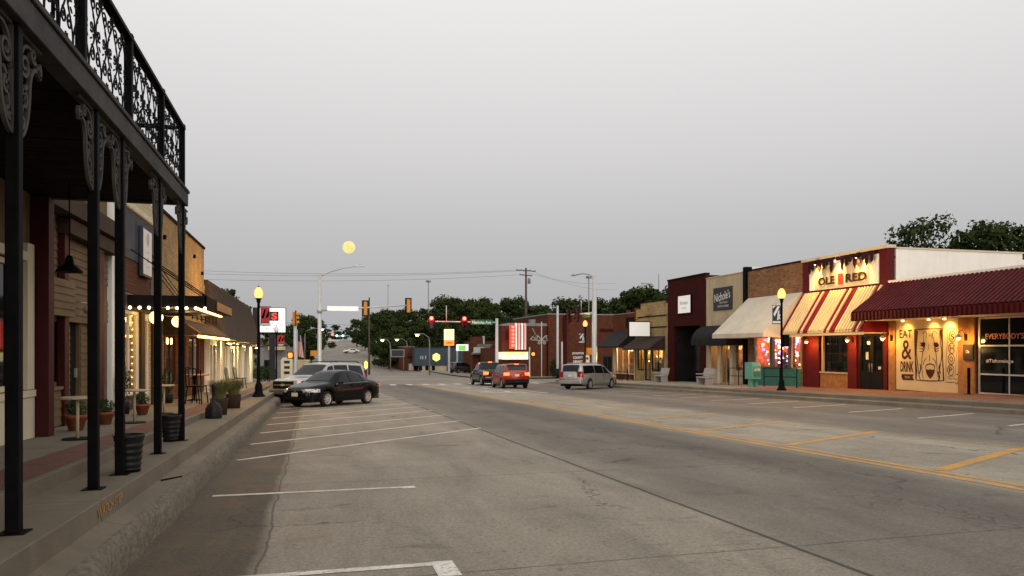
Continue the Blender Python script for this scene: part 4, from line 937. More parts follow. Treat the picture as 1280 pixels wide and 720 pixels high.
for y in (32.35, 30.85, 29.4):
    mb = MB(); mb.tube([(RX-.02,y,5.95),(RX-.22,y,6.08),(RX-.36,y,6.0),(RX-.40,y,5.86)], .014, 6); mb.lathe([(.09,0),(.07,.05),(.02,.1)], (RX-.40,y,5.78), 10); gl_ = mb.build('sign_lamp', M['white_paint'] if y == 30.85 else M['black_metal'], sp_, True)
    mb = MB(); mb.ball((RX-.40,y,5.78), .035, 8); mb.build('bulb', M['bulb_warm'], gl_, True)
    l = bpy.data.lights.new('sign_light', 'SPOT'); l.energy = 230; l.color = (1,.58,.11); l.spot_size = R(110); l.spot_blend = .8; l.shadow_soft_size = .04
    lo = bpy.data.objects.new('sign_light', l); COL.objects.link(lo); lo.parent = orr; lo.location = Vector((RX-.40,y,5.74))-orr.location; lo.rotation_euler = (0, -R(35), 0)
def stripes(i, n):
    k = i % 10
    return 1 if k in (0, 2, 9) else 0
awning('striped_awning', orr, 27.85, 33.8, RX-.03, 4.38, 23.65, 2.36, .09, .2, [M['stripe_cream'], M['red_metal'], M['valley_shade']], stripes, .06, True, 2)
mb = MB(); mb.box(23.66, 23.72, 27.85, 33.8, 2.14, 2.27); mb.box(23.72, RX, 27.85, 33.8, 2.21, 2.24); mb.build('awning_fascia', M['cream'], orr, True)
for a, b, X_ in ((32.42,33.5,RX-.12),(29.72,30.32,RX-.12),(27.80,28.02,RX-.10)):
    mb = MB(); mb.box(X_, RX-.004, a, b, gr(33)-.05, 2.2); mb.build('pilaster', M['deep_red'], orr, True, bevel=.01)
mb = MB()
for i in range(12): mb.box(RX-.05, RX-.004, 30.36+i*.17, 30.36+i*.17+.162, gr(31.5), .27)
mb.build('cedar_panel', M['cedar'], orr, True)
mb = MB(); mb.box(RX-.10, RX-.003, 30.33, 32.40, .275, .345); mb.box(RX-.09, RX-.003, 32.12, 32.24, .35, 2.2); mb.build('window_trim', M['stucco'], orr, True)
win(orr, RX, -1, 30.45, 32.1, .35, 2.2, 4, 4, .06, 'plastic_black', 'dark_glass', bar=.03)
for k in range(2):
    y0 = 28.07+.79*k; w = win(orr, RX, -1, y0, y0+.78, g2, 2.2, 1, 1, .11, 'plastic_black', 'dark_glass', .12, 'door')
    mb = MB(); mb.box(RX-.012, RX+.05, y0+.1, y0+.68, g2+.1, g2+.9); mb.build('door_panel', M['plastic_black'], w, True)
    mb = MB(); yh = y0+(.70 if k == 0 else .08); mb.tube([(RX-.05,yh,g2+.85),(RX-.06,yh,g2+1.25)], .015, 6); mb.build('handle', M['steel'], w, True)
    mb = MB(); mb.box(RX-.0+.045, RX+.052, y0+.25, y0+.42, .55 if k == 0 else 1.0, .68 if k == 0 else 1.35); mb.build('notice', M['plate'], w, True)
# gooseneck barn lamps
for px, py, ya, lab in ((1008,427,33.45,'warm gooseneck wall lamp at the end of the lit gift window'), (1059,425,29.95,'warm gooseneck wall lamp between the restaurant window and double doors'), (1103,423,27.5,'warm gooseneck wall lamp on the cedar post left of the mural'), (1198,422,23.6,'warm gooseneck wall lamp on the cedar post right of the mural')):
    X = 24.45; y = Yat(px, X); z = Zat(px, py, X)
    t = thing('gooseneck_lamp', lab, 'lamp', (X, y, z), 0, 'gooseneck lamps on the right shopfronts')
    mb = MB(); mb.lathe([(.13,.0),(.12,.03),(.06,.10),(.025,.14)], n=14); mb.build('shade', M['white_paint'], t)
    mb = MB(); mb.ball((0,0,-.01), .085, 12); mb.build('bulb', M['globe_warm'], t)
    d = ya-y; xe = RX-.12-X
    mb = MB(); mb.tube([(0,0,.13),(.05,d*.2,.26),(.22,d*.6,.30),(xe-.05,d,.14),(xe,d,.05)], .014, 6); mb.box(xe-.02, xe+.02, d-.06, d+.06, -.12, .14); mb.build('arm', M['black_metal'], t)
    l = bpy.data.lights.new('wall_light', 'POINT'); l.energy = 70; l.color = (1,.50,.11); l.shadow_soft_size = .08; lo = bpy.data.objects.new('wall_light', l); COL.objects.link(lo); lo.parent = t; lo.location = (0,0,-.13)
# mural wash lamps under the soffit
for y in (26.6, 25.2, 24.4):
    mb = MB(); mb.lathe([(.05,0),(.05,.05)], (RX-.35, y, 2.68), 10); f = mb.build('downlight', M['bulb_warm'], mu, True)
    l = bpy.data.lights.new('mural_light', 'SPOT'); l.energy = 120 if y < 25 else 60; l.color = (1,.58,.15); l.spot_size = R(120); l.spot_blend = .9; l.shadow_soft_size = .05
    lo = bpy.data.objects.new('mural_light', l); COL.objects.link(lo); lo.parent = mu; lo.location = Vector((RX-.35,y,2.66))-mu.location; lo.rotation_euler = (0, -R(25), 0)
# ---- brick gift shop with cream awning and colourful window
k0, k1 = 33.9, 39.0; g3 = gr(36.5)
gi = thing('gift_shop', 'brick gift shop with wide cream awning, teal base and windows full of coloured lights', 'building', (RX, 36.5, g3))
gw = [(36.75, 38.4, .42, 2.2), (35.05, 36.65, .42, 2.2), (33.98, 34.85, .42, 2.2)]
mb = MB(); wall_grid(mb, k0, k1, gr(39)-.4, 6.12, RX, .25, gw, -1); shell(mb, k0, k1, -1.4, 6.1, RX, 12, -1); mb.box(RX+.3, RX+12, k0, k1, 5.5, 5.6); mb.build('wall', M['old_brick'], gi, True)
mb = MB(); mb.box(RX-.05, RX+.3, k0+.02, k1-.02, 6.122, 6.2); mb.build('coping', M['dark_wood'], gi, True)
mb = MB(); mb.box(RX-.10, RX-.004, k0+.1, k1-.35, gr(38)-.05, .36); mb.box(RX-.13, RX-.002, k0+.1, k1-.35, .362, .415); mb.build('stall_riser', M['teal'], gi, True)
for w in gw: win(gi, RX, -1, *w, 1, 1, .07, 'teal' if w[0] > 35 else 'cream', 'clear_glass', name='shop_window')
awning('cream_awning', gi, 33.86, 38.95, RX-.02, 4.5, 22.6, 2.35, .24, 1.7, [M['cream_canvas']], lambda i, n: 0, 0)
mb = MB()
x1 = RX+2.2
mb.box(x1, x1+.1, k0+.2, k1-.2, g3, 2.6); mb.cur = 1; mb.box(x1-.02, x1-.004, k0+.3, 37.0, g3+.3, 2.45); mb.cur = 0
mb.box(RX+.26, x1, k1-.3, k1-.25, g3, 2.6); mb.box(RX+.26, x1, k0+.2, k0+.25, g3, 2.6); mb.box(RX+.26, x1, k0+.2, k1-.2, 2.5, 2.6); mb.box(RX+.26, x1, k0+.2, k1-.2, g3, .38)
mb.build('interior', [M['interior_orange'], M['interior_purple']], gi, True)
mb = MB()
for i in range(26):   # racks of goods in silhouette
    y = random.uniform(34.1, 38.3); x = random.uniform(RX+.5, x1-.3); h = random.uniform(.3, 1.1); w = random.uniform(.08, .22)
    mb.box(x, x+w, y, y+w, .38, .38+h)
    if random.random() < .5: mb.lathe([(.02,0),(w*.7,.05),(w*.5,.28),(w*.2,.36)], (x, y, .38+h), 8)
mb.build('shop_goods', M['interior_dark'], gi, True)
for mname, cnt in (('bulb_warm', 46), ('pink_bulb', 36), ('purple_bulb', 24), ('bulb_white', 26)):
    mb = MB()
    for i in range(cnt): mb.ball((random.uniform(RX+.35, x1-.7), random.uniform(34.0, 38.3), random.uniform(.6, 2.15) if i % 3 else random.uniform(1.6, 2.2)), random.uniform(.045, .085), 8)
    mb.build('hanging_lights', M[mname], gi, True)
for y, c, e in ((38.0,(1,.30,.06),210),(36.6,(.42,.12,1),110),(35.6,(1,.1,.3),110),(34.4,(.7,.2,.8),70)):
    l = bpy.data.lights.new('shop_light', 'POINT'); l.energy = e; l.color = c; l.shadow_soft_size = .15; lo = bpy.data.objects.new('shop_light', l); COL.objects.link(lo); lo.parent = gi; lo.location = Vector((RX+1.1,y,1.9))-gi.location
# ---- stucco boutique
n0, n1 = 39.05, 43.85; g4 = gr(41.5)
bo = thing('stucco_boutique', 'beige stucco shop with black script sign above a rounded black awning', 'building', (RX, 41.4, g4))
nw = [(42.2, 43.3, .1, 1.75), (40.9, 41.9, g4, 1.75), (39.5, 40.4, .1, 1.75)]
mb = MB(); wall_grid(mb, n0, n1, gr(44)-.4, 6.12, RX, .25, nw, -1); shell(mb, n0, n1, -1.6, 6.1, RX, 12, -1); mb.box(RX+.3, RX+12, n0, n1, 5.5, 5.6); mb.build('wall', M['stucco'], bo, True)
mb = MB(); mb.box(RX-.04, RX+.3, n0+.35, n1, 6.122, 6.17); mb.build('coping', M['cream'], bo, True)
mb = MB(); mb.box(RX-.12, RX+.3, n0-.03, n0+.30, gr(39)-.1, 6.40); dp = mb.build('corner_pier', M['black_metal'], bo, True); mb = MB(); mb.box(RX+.301, RX+1.0, n0-.02, n0+.28, 5.9, 6.42); mb.build('flue_box', M['white_paint'], bo, True)
mb = MB(); mb.box(RX-.07, RX-.004, 40.65, 42.85, 3.95, 5.4); sb = mb.build('sign_board', M['sign_black'], bo, True, bevel=.01)
mb = MB(); mb.text("Nichole's", 1.85, .55, (RX-.072, 41.75, 4.85), RU+Vector((0,0,.12)), UPZ, RN, .006, bold=.01); mb.text("BOUTIQUE", .9, .13, (RX-.072, 41.6, 4.42), RU, UPZ, RN, .006); mb.text("GIFTS & MORE", 1.3, .13, (RX-.072, 41.65, 4.2), RU, UPZ, RN, .006); mb.build('sign_lettering', M['white_letter'], sb, True)
mb = MB(); prof = [(RX-.003, 1.72)]+[(RX-1.25*math.cos(t), 1.95+1.05*math.sin(t)) for t in np.linspace(0, PI/2, 10)]; prof = [(RX-.003,1.72),(RX-1.25,1.72)]+prof[1:]
mb.prism([(p[0], p[1]) for p in prof], 39.3, 43.6, 'y'); mb.build('barrel_awning', M['black_canvas'], bo, True)
for i, w in enumerate(nw):
    win(bo, RX, -1, *w, 1 if i != 1 else 2, 1, .07, 'stucco', 'shop_glass', name='door' if i == 1 else 'shop_window')
mb = MB(); mb.box(RX+1.8, RX+1.9, n0+.3, n1-.2, g4, 1.95); mb.box(RX+.26, RX+1.8, n0+.3, n1-.2, 1.85, 1.95); mb.box(RX+.26, RX+1.8, n0+.3, n1-.2, g4, g4+.06); mb.build('interior', M['interior_warm'], bo, True)
mb = MB()
for y in (42.9, 42.5, 39.9, 41.5, 40.2): mb.lathe([(.11,0),(.12,.35),(.16,.55),(.11,.8),(.17,1.1),(.06,1.25),(.08,1.42),(.02,1.5)], (RX+.7+.2*(y % 1), y, g4+.06), 9)
mb.build('shop_mannequins', M['interior_dark'], bo, True)
mb = MB(); mb.box(RX+.9, RX+1.5, 42.4, 43.0, 1.83, 1.846); mb.box(RX+.9, RX+1.5, 41, 41.6, 1.83, 1.846); mb.build('ceiling_light', M['shop_dim'], bo, True)
for y in (42.03, 40.6):
    mb = MB(); mb.box(RX-.16, RX-.004, y-.14, y+.14, gr(43)-.05, 1.7); mb.build('column', M['cream'], bo, True)
# ---- dark red painted brick shop with deep entrance
m0, m1 = 43.9, 49.35; g5 = gr(46.5)
dr = thing('maroon_brick_shop', 'tall maroon painted brick shop with a pale square sign and deep dark entrance', 'building', (RX, 46.6, g5))
mb = MB(); wall_grid(mb, m0, m1, gr(50)-.4, 6.42, RX, .25, [(44.7, 48.35, g5-.02, 3.1)], -1); shell(mb, m0, m1, -1.8, 6.4, RX, 12, -1); mb.box(RX+.3, RX+12, m0, m1, 5.8, 5.9); mb.build('wall', M['maroon_brick'], dr, True)
mb = MB(); mb.box(RX-.06, RX+.3, m0, m1, 6.422, 6.54); mb.build('coping', M['dark_wood'], dr, True)
mb = MB(); mb.box(RX+1.6, RX+1.7, 44.6, 48.4, g5-.1, 3.2); mb.box(RX+.26, RX+1.6, 44.55, 44.65, g5-.1, 3.2); mb.box(RX+.26, RX+1.6, 48.4, 48.5, g5-.1, 3.2); mb.box(RX+.26, RX+1.6, 44.65, 48.4, 3.1, 3.2); mb.build('entrance_recess', M['black_canvas'], dr, True)
win(dr, RX+.5, -1, 44.75, 46.1, .0, 1.9, 1, 1, .06, 'dark_grey', 'dim_glass', name='shop_window'); win(dr, RX+1.6, -1, 46.6, 47.6, g5, 1.5, 1, 1, .1, 'dark_wood', 'dark_glass', name='door')
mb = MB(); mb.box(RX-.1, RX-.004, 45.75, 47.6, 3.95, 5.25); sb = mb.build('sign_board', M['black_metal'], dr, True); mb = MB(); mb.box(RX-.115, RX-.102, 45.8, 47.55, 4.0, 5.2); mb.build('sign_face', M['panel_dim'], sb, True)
mb = MB(); mb.text('Boutique', 1.1, .32, (RX-.117, 46.7, 4.68), RU, UPZ, RN, .004); mb.text('on main', .6, .13, (RX-.117, 46.7, 4.36), RU, UPZ, RN, .004); mb.build('sign_lettering', M['mid_grey'], sb, True)
mb = MB(); mb.ball((RX+.9, 45.4, .7), .06, 8); mb.ball((RX+.9, 45.1, .35), .05, 8); mb.build('interior_lamp', M['bulb_white'], dr, True)
# ---- gold stone shop with stepped parapet
s0, s1 = 49.4, 54.9; g6 = gr(52)
gs = thing('gold_stone_shop', 'golden stone shop with stepped parapet and brown sloping awning over dim windows', 'building', (RX, 52.1, g6))
sw = [(50.0, 52.0, -.2, 1.5), (52.2, 53.2, g6, 1.5), (53.4, 54.6, -.2, 1.5)]
mb = MB(); wall_grid(mb, s0, s1, gr(56)-.4, 4.65, RX, .25, sw, -1); mb.box(RX-.0, RX+.25, s0+.6, s1-.9, 4.652, 5.08); mb.box(RX, RX+.25, s0, s0+.3, 4.652, 4.85); shell(mb, s0, s1, -2, 4.6, RX, 12, -1); mb.box(RX+.3, RX+12, s0, s1, 4.3, 4.4); mb.build('wall', M['gold_stone'], gs, True)
mb = MB(); mb.box(RX-.05, RX+.28, s0+.58, s1-.88, 5.082, 5.14)
for z in (3.95, 3.1): mb.box(RX-.06, RX-.003, s0+.1, s1-.4, z, z+.08)
mb.build('string_course', M['dark_wood'], gs, True)
awning('canvas_awning', gs, s0+.35, s1-.3, RX-.02, 2.45, RX-1.35, 1.52, .12, 1.0, [M['brown_canvas']], lambda i, n: 0, 0)
for w in sw: win(gs, RX, -1, *w, 2 if w[0] != 52.2 else 1, 1, .08, 'dark_wood', 'shop_glass', name='shop_window' if w[0] != 52.2 else 'door')
mb = MB(); mb.box(RX+1.7, RX+1.8, s0+.3, s1-.2, g6, 1.8); mb.box(RX+.26, RX+1.7, s0+.3, s1-.2, 1.7, 1.8); mb.box(RX+.26, RX+1.7, s0+.3, s1-.2, g6, g6+.05)
for k in range(3): mb.box(RX+1.2, RX+1.6, s0+.5, s1-.5, -.4+.55*k, -.36+.55*k)
mb.build('interior', M['interior_warm'], gs, True)
mb = MB()
for i in range(14): mb.box(RX+.5+random.random()*.6, RX+.7+random.random()*.6, 50.1+i*.32, 50.25+i*.32, g6+.05, g6+.5+random.random()*1.3)
mb.build('shop_goods', M['interior_dark'], gs, True)
mb = MB(); mb.box(RX+.8, RX+1.3, 50.4, 51.6, 1.68, 1.696); mb.box(RX+.8, RX+1.3, 53.5, 54.4, 1.68, 1.696); mb.build('ceiling_light', M['shop_ceiling'], gs, True)
mb = MB()
for i in range(8): mb.ball((RX+random.uniform(.4,1.3), random.uniform(50.1, 54.4), random.uniform(.2, 1.4)), .05, 6)
mb.build('hanging_lights', M['bulb_warm'], gs, True)
t = thing('projecting_sign', 'blank white square sign with dark frame hung out above the brown awning', 'sign', (23.95, 52, 2.4))
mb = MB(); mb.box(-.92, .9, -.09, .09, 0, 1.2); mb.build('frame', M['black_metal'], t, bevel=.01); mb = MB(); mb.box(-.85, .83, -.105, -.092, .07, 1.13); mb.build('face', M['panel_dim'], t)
mb = MB(); mb.bar((-.6,0,1.2),(1.04,0,1.75),.04); mb.bar((.85,0,.3),(1.04,0,.3),.05); mb.build('bracket', M['black_metal'], t)
# ---- corner brick shop
e0, e1 = 54.95, 59.6; g7 = gr(57)
cb_ = thing('corner_brick_shop', 'red brick corner shop with black awning over a brightly lit golden window', 'building', (RX, 57.2, g7))
ew = [(55.2, 58.85, -.6, 1.66)]
mb = MB(); wall_grid(mb, e0, e1, gr(60)-.4, 4.4, RX, .25, ew, -1); mb.box(RX, RX+.3, e0, e0+.25, 4.402, 4.8); shell(mb, e0, e1, -2, 4.4, RX, 12, -1); mb.box(RX+.3, RX+12, e0, e1, 4.0, 4.1)
mb.box(RX+.0, RX+.3, e0+1.6, e0+1.85, 4.402, 4.7); mb.build('wall', M['red_brick'], cb_, True)
mb = MB(); mb.box(RX-.05, RX+.3, e0+.26, e1, 4.402, 4.47); mb.build('coping', M['mid_grey'], cb_, True)
mb = MB(); mb.box(RX-.03, RX-.004, e0+.3, e0+1.9, 3.2, 4.1); mb.build('blind_window', M['dark_wood'], cb_, True)
mb = MB(); [MB().box(RX-.06, RX-.004, a_, b_, g7, 1.6).build('pilaster', M['stucco'], cb_, True) for a_, b_ in ((58.9,59.55),(54.98,55.16))]
awning('canvas_awning', cb_, 55.05, 59.5, RX-.02, 3.0, RX-1.5, 1.72, .14, 1.1, [M['black_canvas']], lambda i, n: 0, 0)
for i, w in enumerate(ew): win(cb_, RX, -1, *w, 3, 1, .07, 'cream', 'clear_glass', name='shop_window' if i == 0 else 'door')
mb = MB(); mb.box(RX+1.9, RX+2, e0+.1, 59, g7-.05, 1.9); mb.box(RX+.26, RX+1.9, e0+.15, 59, 1.75, 1.85); mb.box(RX+.26, RX+1.9, e0+.15, 59, g7-.05, g7+.02)
for k in range(4): mb.box(RX+1.4, RX+1.88, e0+.3, 58.8, -.8+.5*k, -.76+.5*k)
mb.build('interior', M['interior_warm'], cb_, True)
mb = MB()
for k in range(4):
    for i in range(10): mb.box(RX+1.45, RX+1.6, e0+.4+i*.34, e0+.4+i*.34+random.uniform(.08,.22), -.755+.5*k, -.755+.5*k+random.uniform(.1,.35))
mb.build('shelf_goods', M['dark_red'], cb_, True)
mb = MB(); mb.box(RX+.5, RX+1.2, 55.2, 58.6, 1.73, 1.746); mb.build('ceiling_light', M['shop_ceiling'], cb_, True)
mb = MB()
for i in range(13): mb.ball((RX+.32, 55.25+i*.165, 1.42+.04*math.sin(i*1.7)), .035, 6)
for i in range(5): mb.ball((RX+random.uniform(.5,1.2), 55.3+i*.4, random.uniform(.2,1.0)), .05, 6)
mb.build('string_lights', M['bulb_white'], cb_, True)

def room_light(parent, y, z, e, col=(1,.62,.24), x=RX+.9):
    l = bpy.data.lights.new('shop_light', 'POINT'); l.energy = e; l.color = col; l.shadow_soft_size = .15; lo = bpy.data.objects.new('shop_light', l); COL.objects.link(lo); lo.parent = parent; lo.location = Vector((x,y,z))-parent.location
room_light(cb_, 55.9, 1.4, 900, (1,.66,.24)); room_light(cb_, 57.8, 1.4, 900, (1,.66,.24)); room_light(gs, 51, 1.3, 110); room_light(gs, 54, 1.3, 110); room_light(bo, 42.7, 1.6, 42, (1,.5,.15)); room_light(bo, 41.3, 1.6, 42, (1,.5,.15))
# ================================================================== BEYOND THE CROSSING: buildings
def block(name, label, cat, x0, x1, y0, y1, zt, wm, opens=(), roofm='roof_grey', par=.0, base=None):   # free-standing block, street front facing -Y
    g = gz((y0+y1)/2)-.3 if base is None else base
    t = thing(name, label, cat, ((x0+x1)/2, (y0+y1)/2, g+.3))
    mb = MB(); xs = sorted({x0, x1, *[v for o in opens for v in o[:2]]}); zs = sorted({g, zt, *[v for o in opens for v in o[2:]]})
    for i in range(len(xs)-1):
        for j in range(len(zs)-1):
            cx, cz = (xs[i]+xs[i+1])/2, (zs[j]+zs[j+1])/2
            if any(o[0] < cx < o[1] and o[2] < cz < o[3] for o in opens): continue
            mb.box(xs[i], xs[i+1], y0, y0+.3, zs[j], zs[j+1])
    mb.box(x0, x0+.3, y0+.3, y1, g, zt); mb.box(x1-.3, x1, y0+.3, y1, g, zt); mb.box(x0+.3, x1-.3, y1-.3, y1, g, zt)
    mb.build('wall', M[wm], t, True)
    mb = MB(); mb.box(x0+.3, x1-.3, y0+.3, y1-.3, zt-.5, zt-.35); mb.box(x0-.06, x1+.06, y0-.06, y0+.36, zt+.002, zt+.14); mb.box(x0-.06, x0+.36, y0+.362, y1, zt+.002, zt+.14); mb.build('roof', M[roofm], t, True)
    return t
def front_win(parent, x0, x1, y, z0, z1, nx=1, fm='mid_grey', gm='dark_glass', name='window'):
    mb = MB(); f = .07
    mb.box(x0, x0+f, y+.02, y+.14, z0, z1); mb.box(x1-f, x1, y+.02, y+.14, z0, z1); mb.box(x0+f, x1-f, y+.02, y+.14, z0, z0+f); mb.box(x0+f, x1-f, y+.02, y+.14, z1-f, z1)
    for i in range(1, nx): c = x0+(x1-x0)*i/nx; mb.box(c-.03, c+.03, y+.01, y+.14, z0+f, z1-f)
    w = mb.build(name, M[fm], parent, True); mb = MB(); mb.box(x0+.03, x1-.03, y+.09, y+.11, z0+.03, z1-.03); mb.build('pane', M[gm], w, True)
FX = Vector((1,0,0)); FN = Vector((0,-1,0))
# library
lz = gz(80)+.16
lib = block('library', 'plain red brick library with pale lettering on its wall across the side street', 'building', 26.4, 52, 82.3, 98, 5.5, 'red_brick', [(33.2, 34.4, lz, lz+2.3), (36.5, 39, lz+.8, lz+2.6)], 'mid_grey')
front_win(lib, 33.2, 34.4, 82.3, lz, lz+2.3, 2, 'dark_grey', 'dark_glass', 'door'); front_win(lib, 36.5, 39, 82.3, lz+.8, lz+2.6, 3)
for i, tx in enumerate(('JOHNSTON', 'COUNTY', 'LIBRARY')): mb = MB(); mb.text(tx, 1.45 if i == 0 else 1.2, .32, (Xat(722.5,82.2), 82.26, ZatY(722, 442+i*5.0, 82.2)), FX, UPZ, FN, .03, bold=.03); mb.build('wall_lettering', M['white_letter'], lib, True)
mb = MB(); mb.box(28.2, 28.6, 82.1, 82.298, lz, 5.4); mb.box(32.9, 40, 82.15, 82.298, 3.6, 3.9); mb.build('brick_band', M['maroon_brick'], lib, True)
# theatre
ty = 82.6; txa, txb = Xat(627,ty), 26.3
th_ = block('theatre', 'brick theatre with curled wall ornament, lit marquee and glowing fin tower beyond the crossing', 'building', txa, txb, ty, ty+2.6, 4.15, 'red_brick', [], 'mid_grey')
mb = MB(); mb.poly([(txa-.3,4.295),(txa+.8,4.48),(txb,4.48),(txb,4.295)], (0,ty-.05,0), (1,0,0), (0,0,1), (0,1,0), .15); mb.build('roof_edge', M['mid_grey'], th_, True)
mb = MB(); mb.box(txa+.6, txb, ty+2.61, ty+14, gz(90)-.3, 1.6); mb.build('rear_wall', M['red_brick'], th_, True)
mb = MB(); mb.box(Xat(662,ty+1), Xat(668,ty+1), ty+.6, ty+1.4, 4.2, 4.95); mb.build('roof_unit', M['mid_grey'], th_, True)
mb = MB(); x0, x1 = Xat(664,ty), Xat(690,ty); o = (0, ty-.02, 0)
rb = lambda p, w: mb.ribbon(p, w, o, (1,0,0), (0,0,1), (0,-1,0), .05)
cxm = (x0+x1)/2; zm = 2.45
rb([(x0,zm+.1),(x1,zm-.05)], .10)
for fl in (1, -1):
    rb([(cxm+fl*q[0], q[1]) for q in bez((0,zm),(.5,zm+.9),(1.0,zm+.7),(1.4,zm+.1))], .12); rb([(cxm+fl*q[0], q[1]) for q in spiral(.75,zm+.35,.3,.06,0,1.3)], .1); rb([(cxm+fl*q[0], q[1]) for q in spiral(.35,zm-.25,.22,.05,1,1.2)], .1)
rb([(x0+.1,3.9),(x0+.35,3.5),(x0+.5,3.1)], .07)
mb.build('wall_ornament', M['bench_grey'], th_, True)
mb = MB(); mb.box(Xat(632,ty), Xat(641,ty), ty-.1, ty-.004, ZatY(636,424,ty), ZatY(636,414,ty)); mb.build('side_sign', M['dark_red'], th_, True)
sx0, sx1 = Xat(638,ty-1.2), Xat(662,ty-1.2); sy = ty-1.2
tw = thing('neon_tower', 'glowing red and white fin tower sign over the theatre marquee', 'sign', ((sx0+sx1)/2, sy, ZatY(650,436,sy)))
zb, zt_ = ZatY(650,437,sy), ZatY(650,406,sy)
mb = MB(); mb.box(sx0, sx0+.55, sy-.08, sy+.5, zb+.1, zt_-.1); mb.build('red_fin', M['neon_red'], tw, True)
for i in range(4):
    a = sx0+.62+i*.36; mb = MB(); mb.prism([(a,zb),(a+.16,zb),(a+.16,zt_+.12-.02*i),(a+.08,zt_+.2),(a,zt_+.12)], sy, sy+.5, 'y'); mb.build('fin', M['neon_pink' if i in (1, 3) else 'neon_white'], tw, True)
mb = MB(); mb.box(sx0+.56, sx0+1.98, sy+.25, sy+.5, zb, zt_+.02); mb.build('tower_back', M['mid_grey'], tw, True)
mb = MB()
for i in range(6): mb.box(sx0+.12, sx0+.43, sy-.12, sy-.085, zb+.35+i*.42, zb+.62+i*.42)
mb.build('red_letters', M['neon_pink'], tw, True)
q0, q1 = Xat(624,sy), Xat(656,sy); za, zb2 = ZatY(640,449,sy), ZatY(640,440,sy)
mq = thing('marquee', 'white lit theatre marquee with yellow lettering and bulbs below the fin tower', 'sign', ((q0+q1)/2, sy, za))
mb = MB(); mb.box(q0, q1, sy-1.4, sy+.9, za, zb2); mb.build('letter_board', M['board_white'], mq, True)
mb = MB(); mb.text('NOW SHOWING', q1-q0-.6, .34, ((q0+q1)/2, sy-1.41, za+.62), FX, UPZ, FN, .02, bold=.05); mb.text('TONIGHT AT 7', q1-q0-.9, .25, ((q0+q1)/2, sy-1.41, za+.25), FX, UPZ, FN, .02, bold=.05) if 0 else None
mb.build('lettering', M['marquee_bulb'], mq, True)
mb = MB()
for i in range(16):
    for z in (za+.03, zb2-.03): mb.ball((q0+.1+(q1-q0-.2)*i/15, sy-1.44, z), .06, 6)
mb.build('marquee_bulbs', M['marquee_bulb'], mq, True)
# brick shops between theatre and blue store, green and white canopy
bs = block('brick_annex', 'narrow brown brick building with tall chimney block left of the theatre', 'building', Xat(604,98), 27, 98, 112, 2.6, 'red_brick', [], 'dark_wood')
mb = MB(); mb.box(Xat(590.5,97.6), Xat(603,97.6), 97.6, 99, gz(98)-.2, ZatY(597,421,97.6)); mb.build('chimney_block', M['red_brick'], bs, True)
mb = MB(); mb.box(Xat(604,97.5), Xat(606,97.5), 97.6, 98.3, .5, ZatY(604,420,97.5)); mb.build('white_pier', M['roof_light'], bs, True)
sy2 = 96.5; t = thing('shed_canopy', 'sloping grey green canopy sign in front of the brown brick building', 'canopy', (Xat(604,sy2), sy2, ZatY(604,444,sy2)))
a, b, c = Xat(591,sy2), Xat(607,sy2), Xat(615.5,sy2); z0, z1 = ZatY(600,443,sy2), ZatY(600,430,sy2)
mb = MB(); mb.poly([(a,z0),(b,z0),(c,z1),(a+.9,z1)], (0,sy2,0), (1,0,0), (0,0,1), (0,1,0), 1.2); mb.build('roof', M['roof_grey'], t, True)
mb = MB(); mb.box(a+.1, a+.75, sy2-.05, sy2-.003, z0+.2, z0+.95); mb.box(b-1.0, b-.2, sy2-.05, sy2-.003, z0+.2, z0+.95); mb.build('panel', M['roof_light'], t, True)
by = 118.0; b0_, b1_ = Xat(519,by), Xat(594,by); bz = gz(by)
bl = block('blue_store', 'low blue fronted store with yellow hexagon emblem and cream lower wall', 'building', b0_, b1_, by, by+18, ZatY(555,435,by), 'blue_wall', [], 'dark_grey', base=ZatY(555,457,by))
mb = MB(); mb.box(b0_+1, b1_-.2, by+.1, by+17.5, bz-.4, ZatY(555,457,by)-.003); mb.build('lower_wall', M['stucco'], bl, True)
for px in (524, 532, 540):
    mb = MB(); x = Xat(px,by); mb.box(x-.04, x+.5, by+.05, by+.095, bz+.2, bz+1.3); mb.build('window', M['dark_glass'], bl, True)
hx, hz = Xat(545.5,by-.1), ZatY(545.5,446.5,by-.1)
mb = MB(); mb.poly([(hx+.68*math.cos(R(60*k+30)), hz+.68*math.sin(R(60*k+30))) for k in range(6)], (0,by-.12,0), (1,0,0), (0,0,1), (0,1,0), .11); mb.build('hexagon_emblem', M['hex_yellow'], bl, True)
mb = MB(); mb.text('HIVE', .75, .24, (hx, by-.125, hz), FX, UPZ, FN, .004); mb.build('emblem_mark', M['panel_yellow'], bl, True) if 0 else None
mb = MB()
for k, px in enumerate((525.5, 528, 531.5)): mb.box(Xat(px,by), Xat(px,by)+.12, by-.06, by-.004, ZatY(px,449,by), ZatY(px,445-(k == 2)*.5,by))
mb.build('small_sign', M['galv'], bl, True)
br = block('brick_store', 'small red brick building at the left end of the blue store', 'building', Xat(503,122), Xat(518.4,122), 122, 140, ZatY(510,434,122), 'red_brick', [], 'roof_grey')
mb = MB(); mb.box(Xat(511,121.8), Xat(517,121.8), 121.7, 121.98, bz+.1, bz+1.2); mb.build('notice_board', M['roof_light'], br, True)
mb = MB(); mb.prism([(121.4,bz+2.4),(121.98,bz+2.9),(121.98,bz+2.2)], Xat(509,122), Xat(518,122), 'x'); mb.build('door_canopy', M['dark_red'], br, True)
gy = 108; t = thing('fuel_canopy', 'small white and green lit canopy beside the blue store', 'canopy', (Xat(581,gy), gy, ZatY(581,445,gy)))
mb = MB(); mb.box(Xat(572,gy), Xat(590.5,gy), gy, gy+1.2, ZatY(580,438.5,gy), ZatY(580,430.5,gy)); mb.build('fascia', M['panel_white'], t, True)
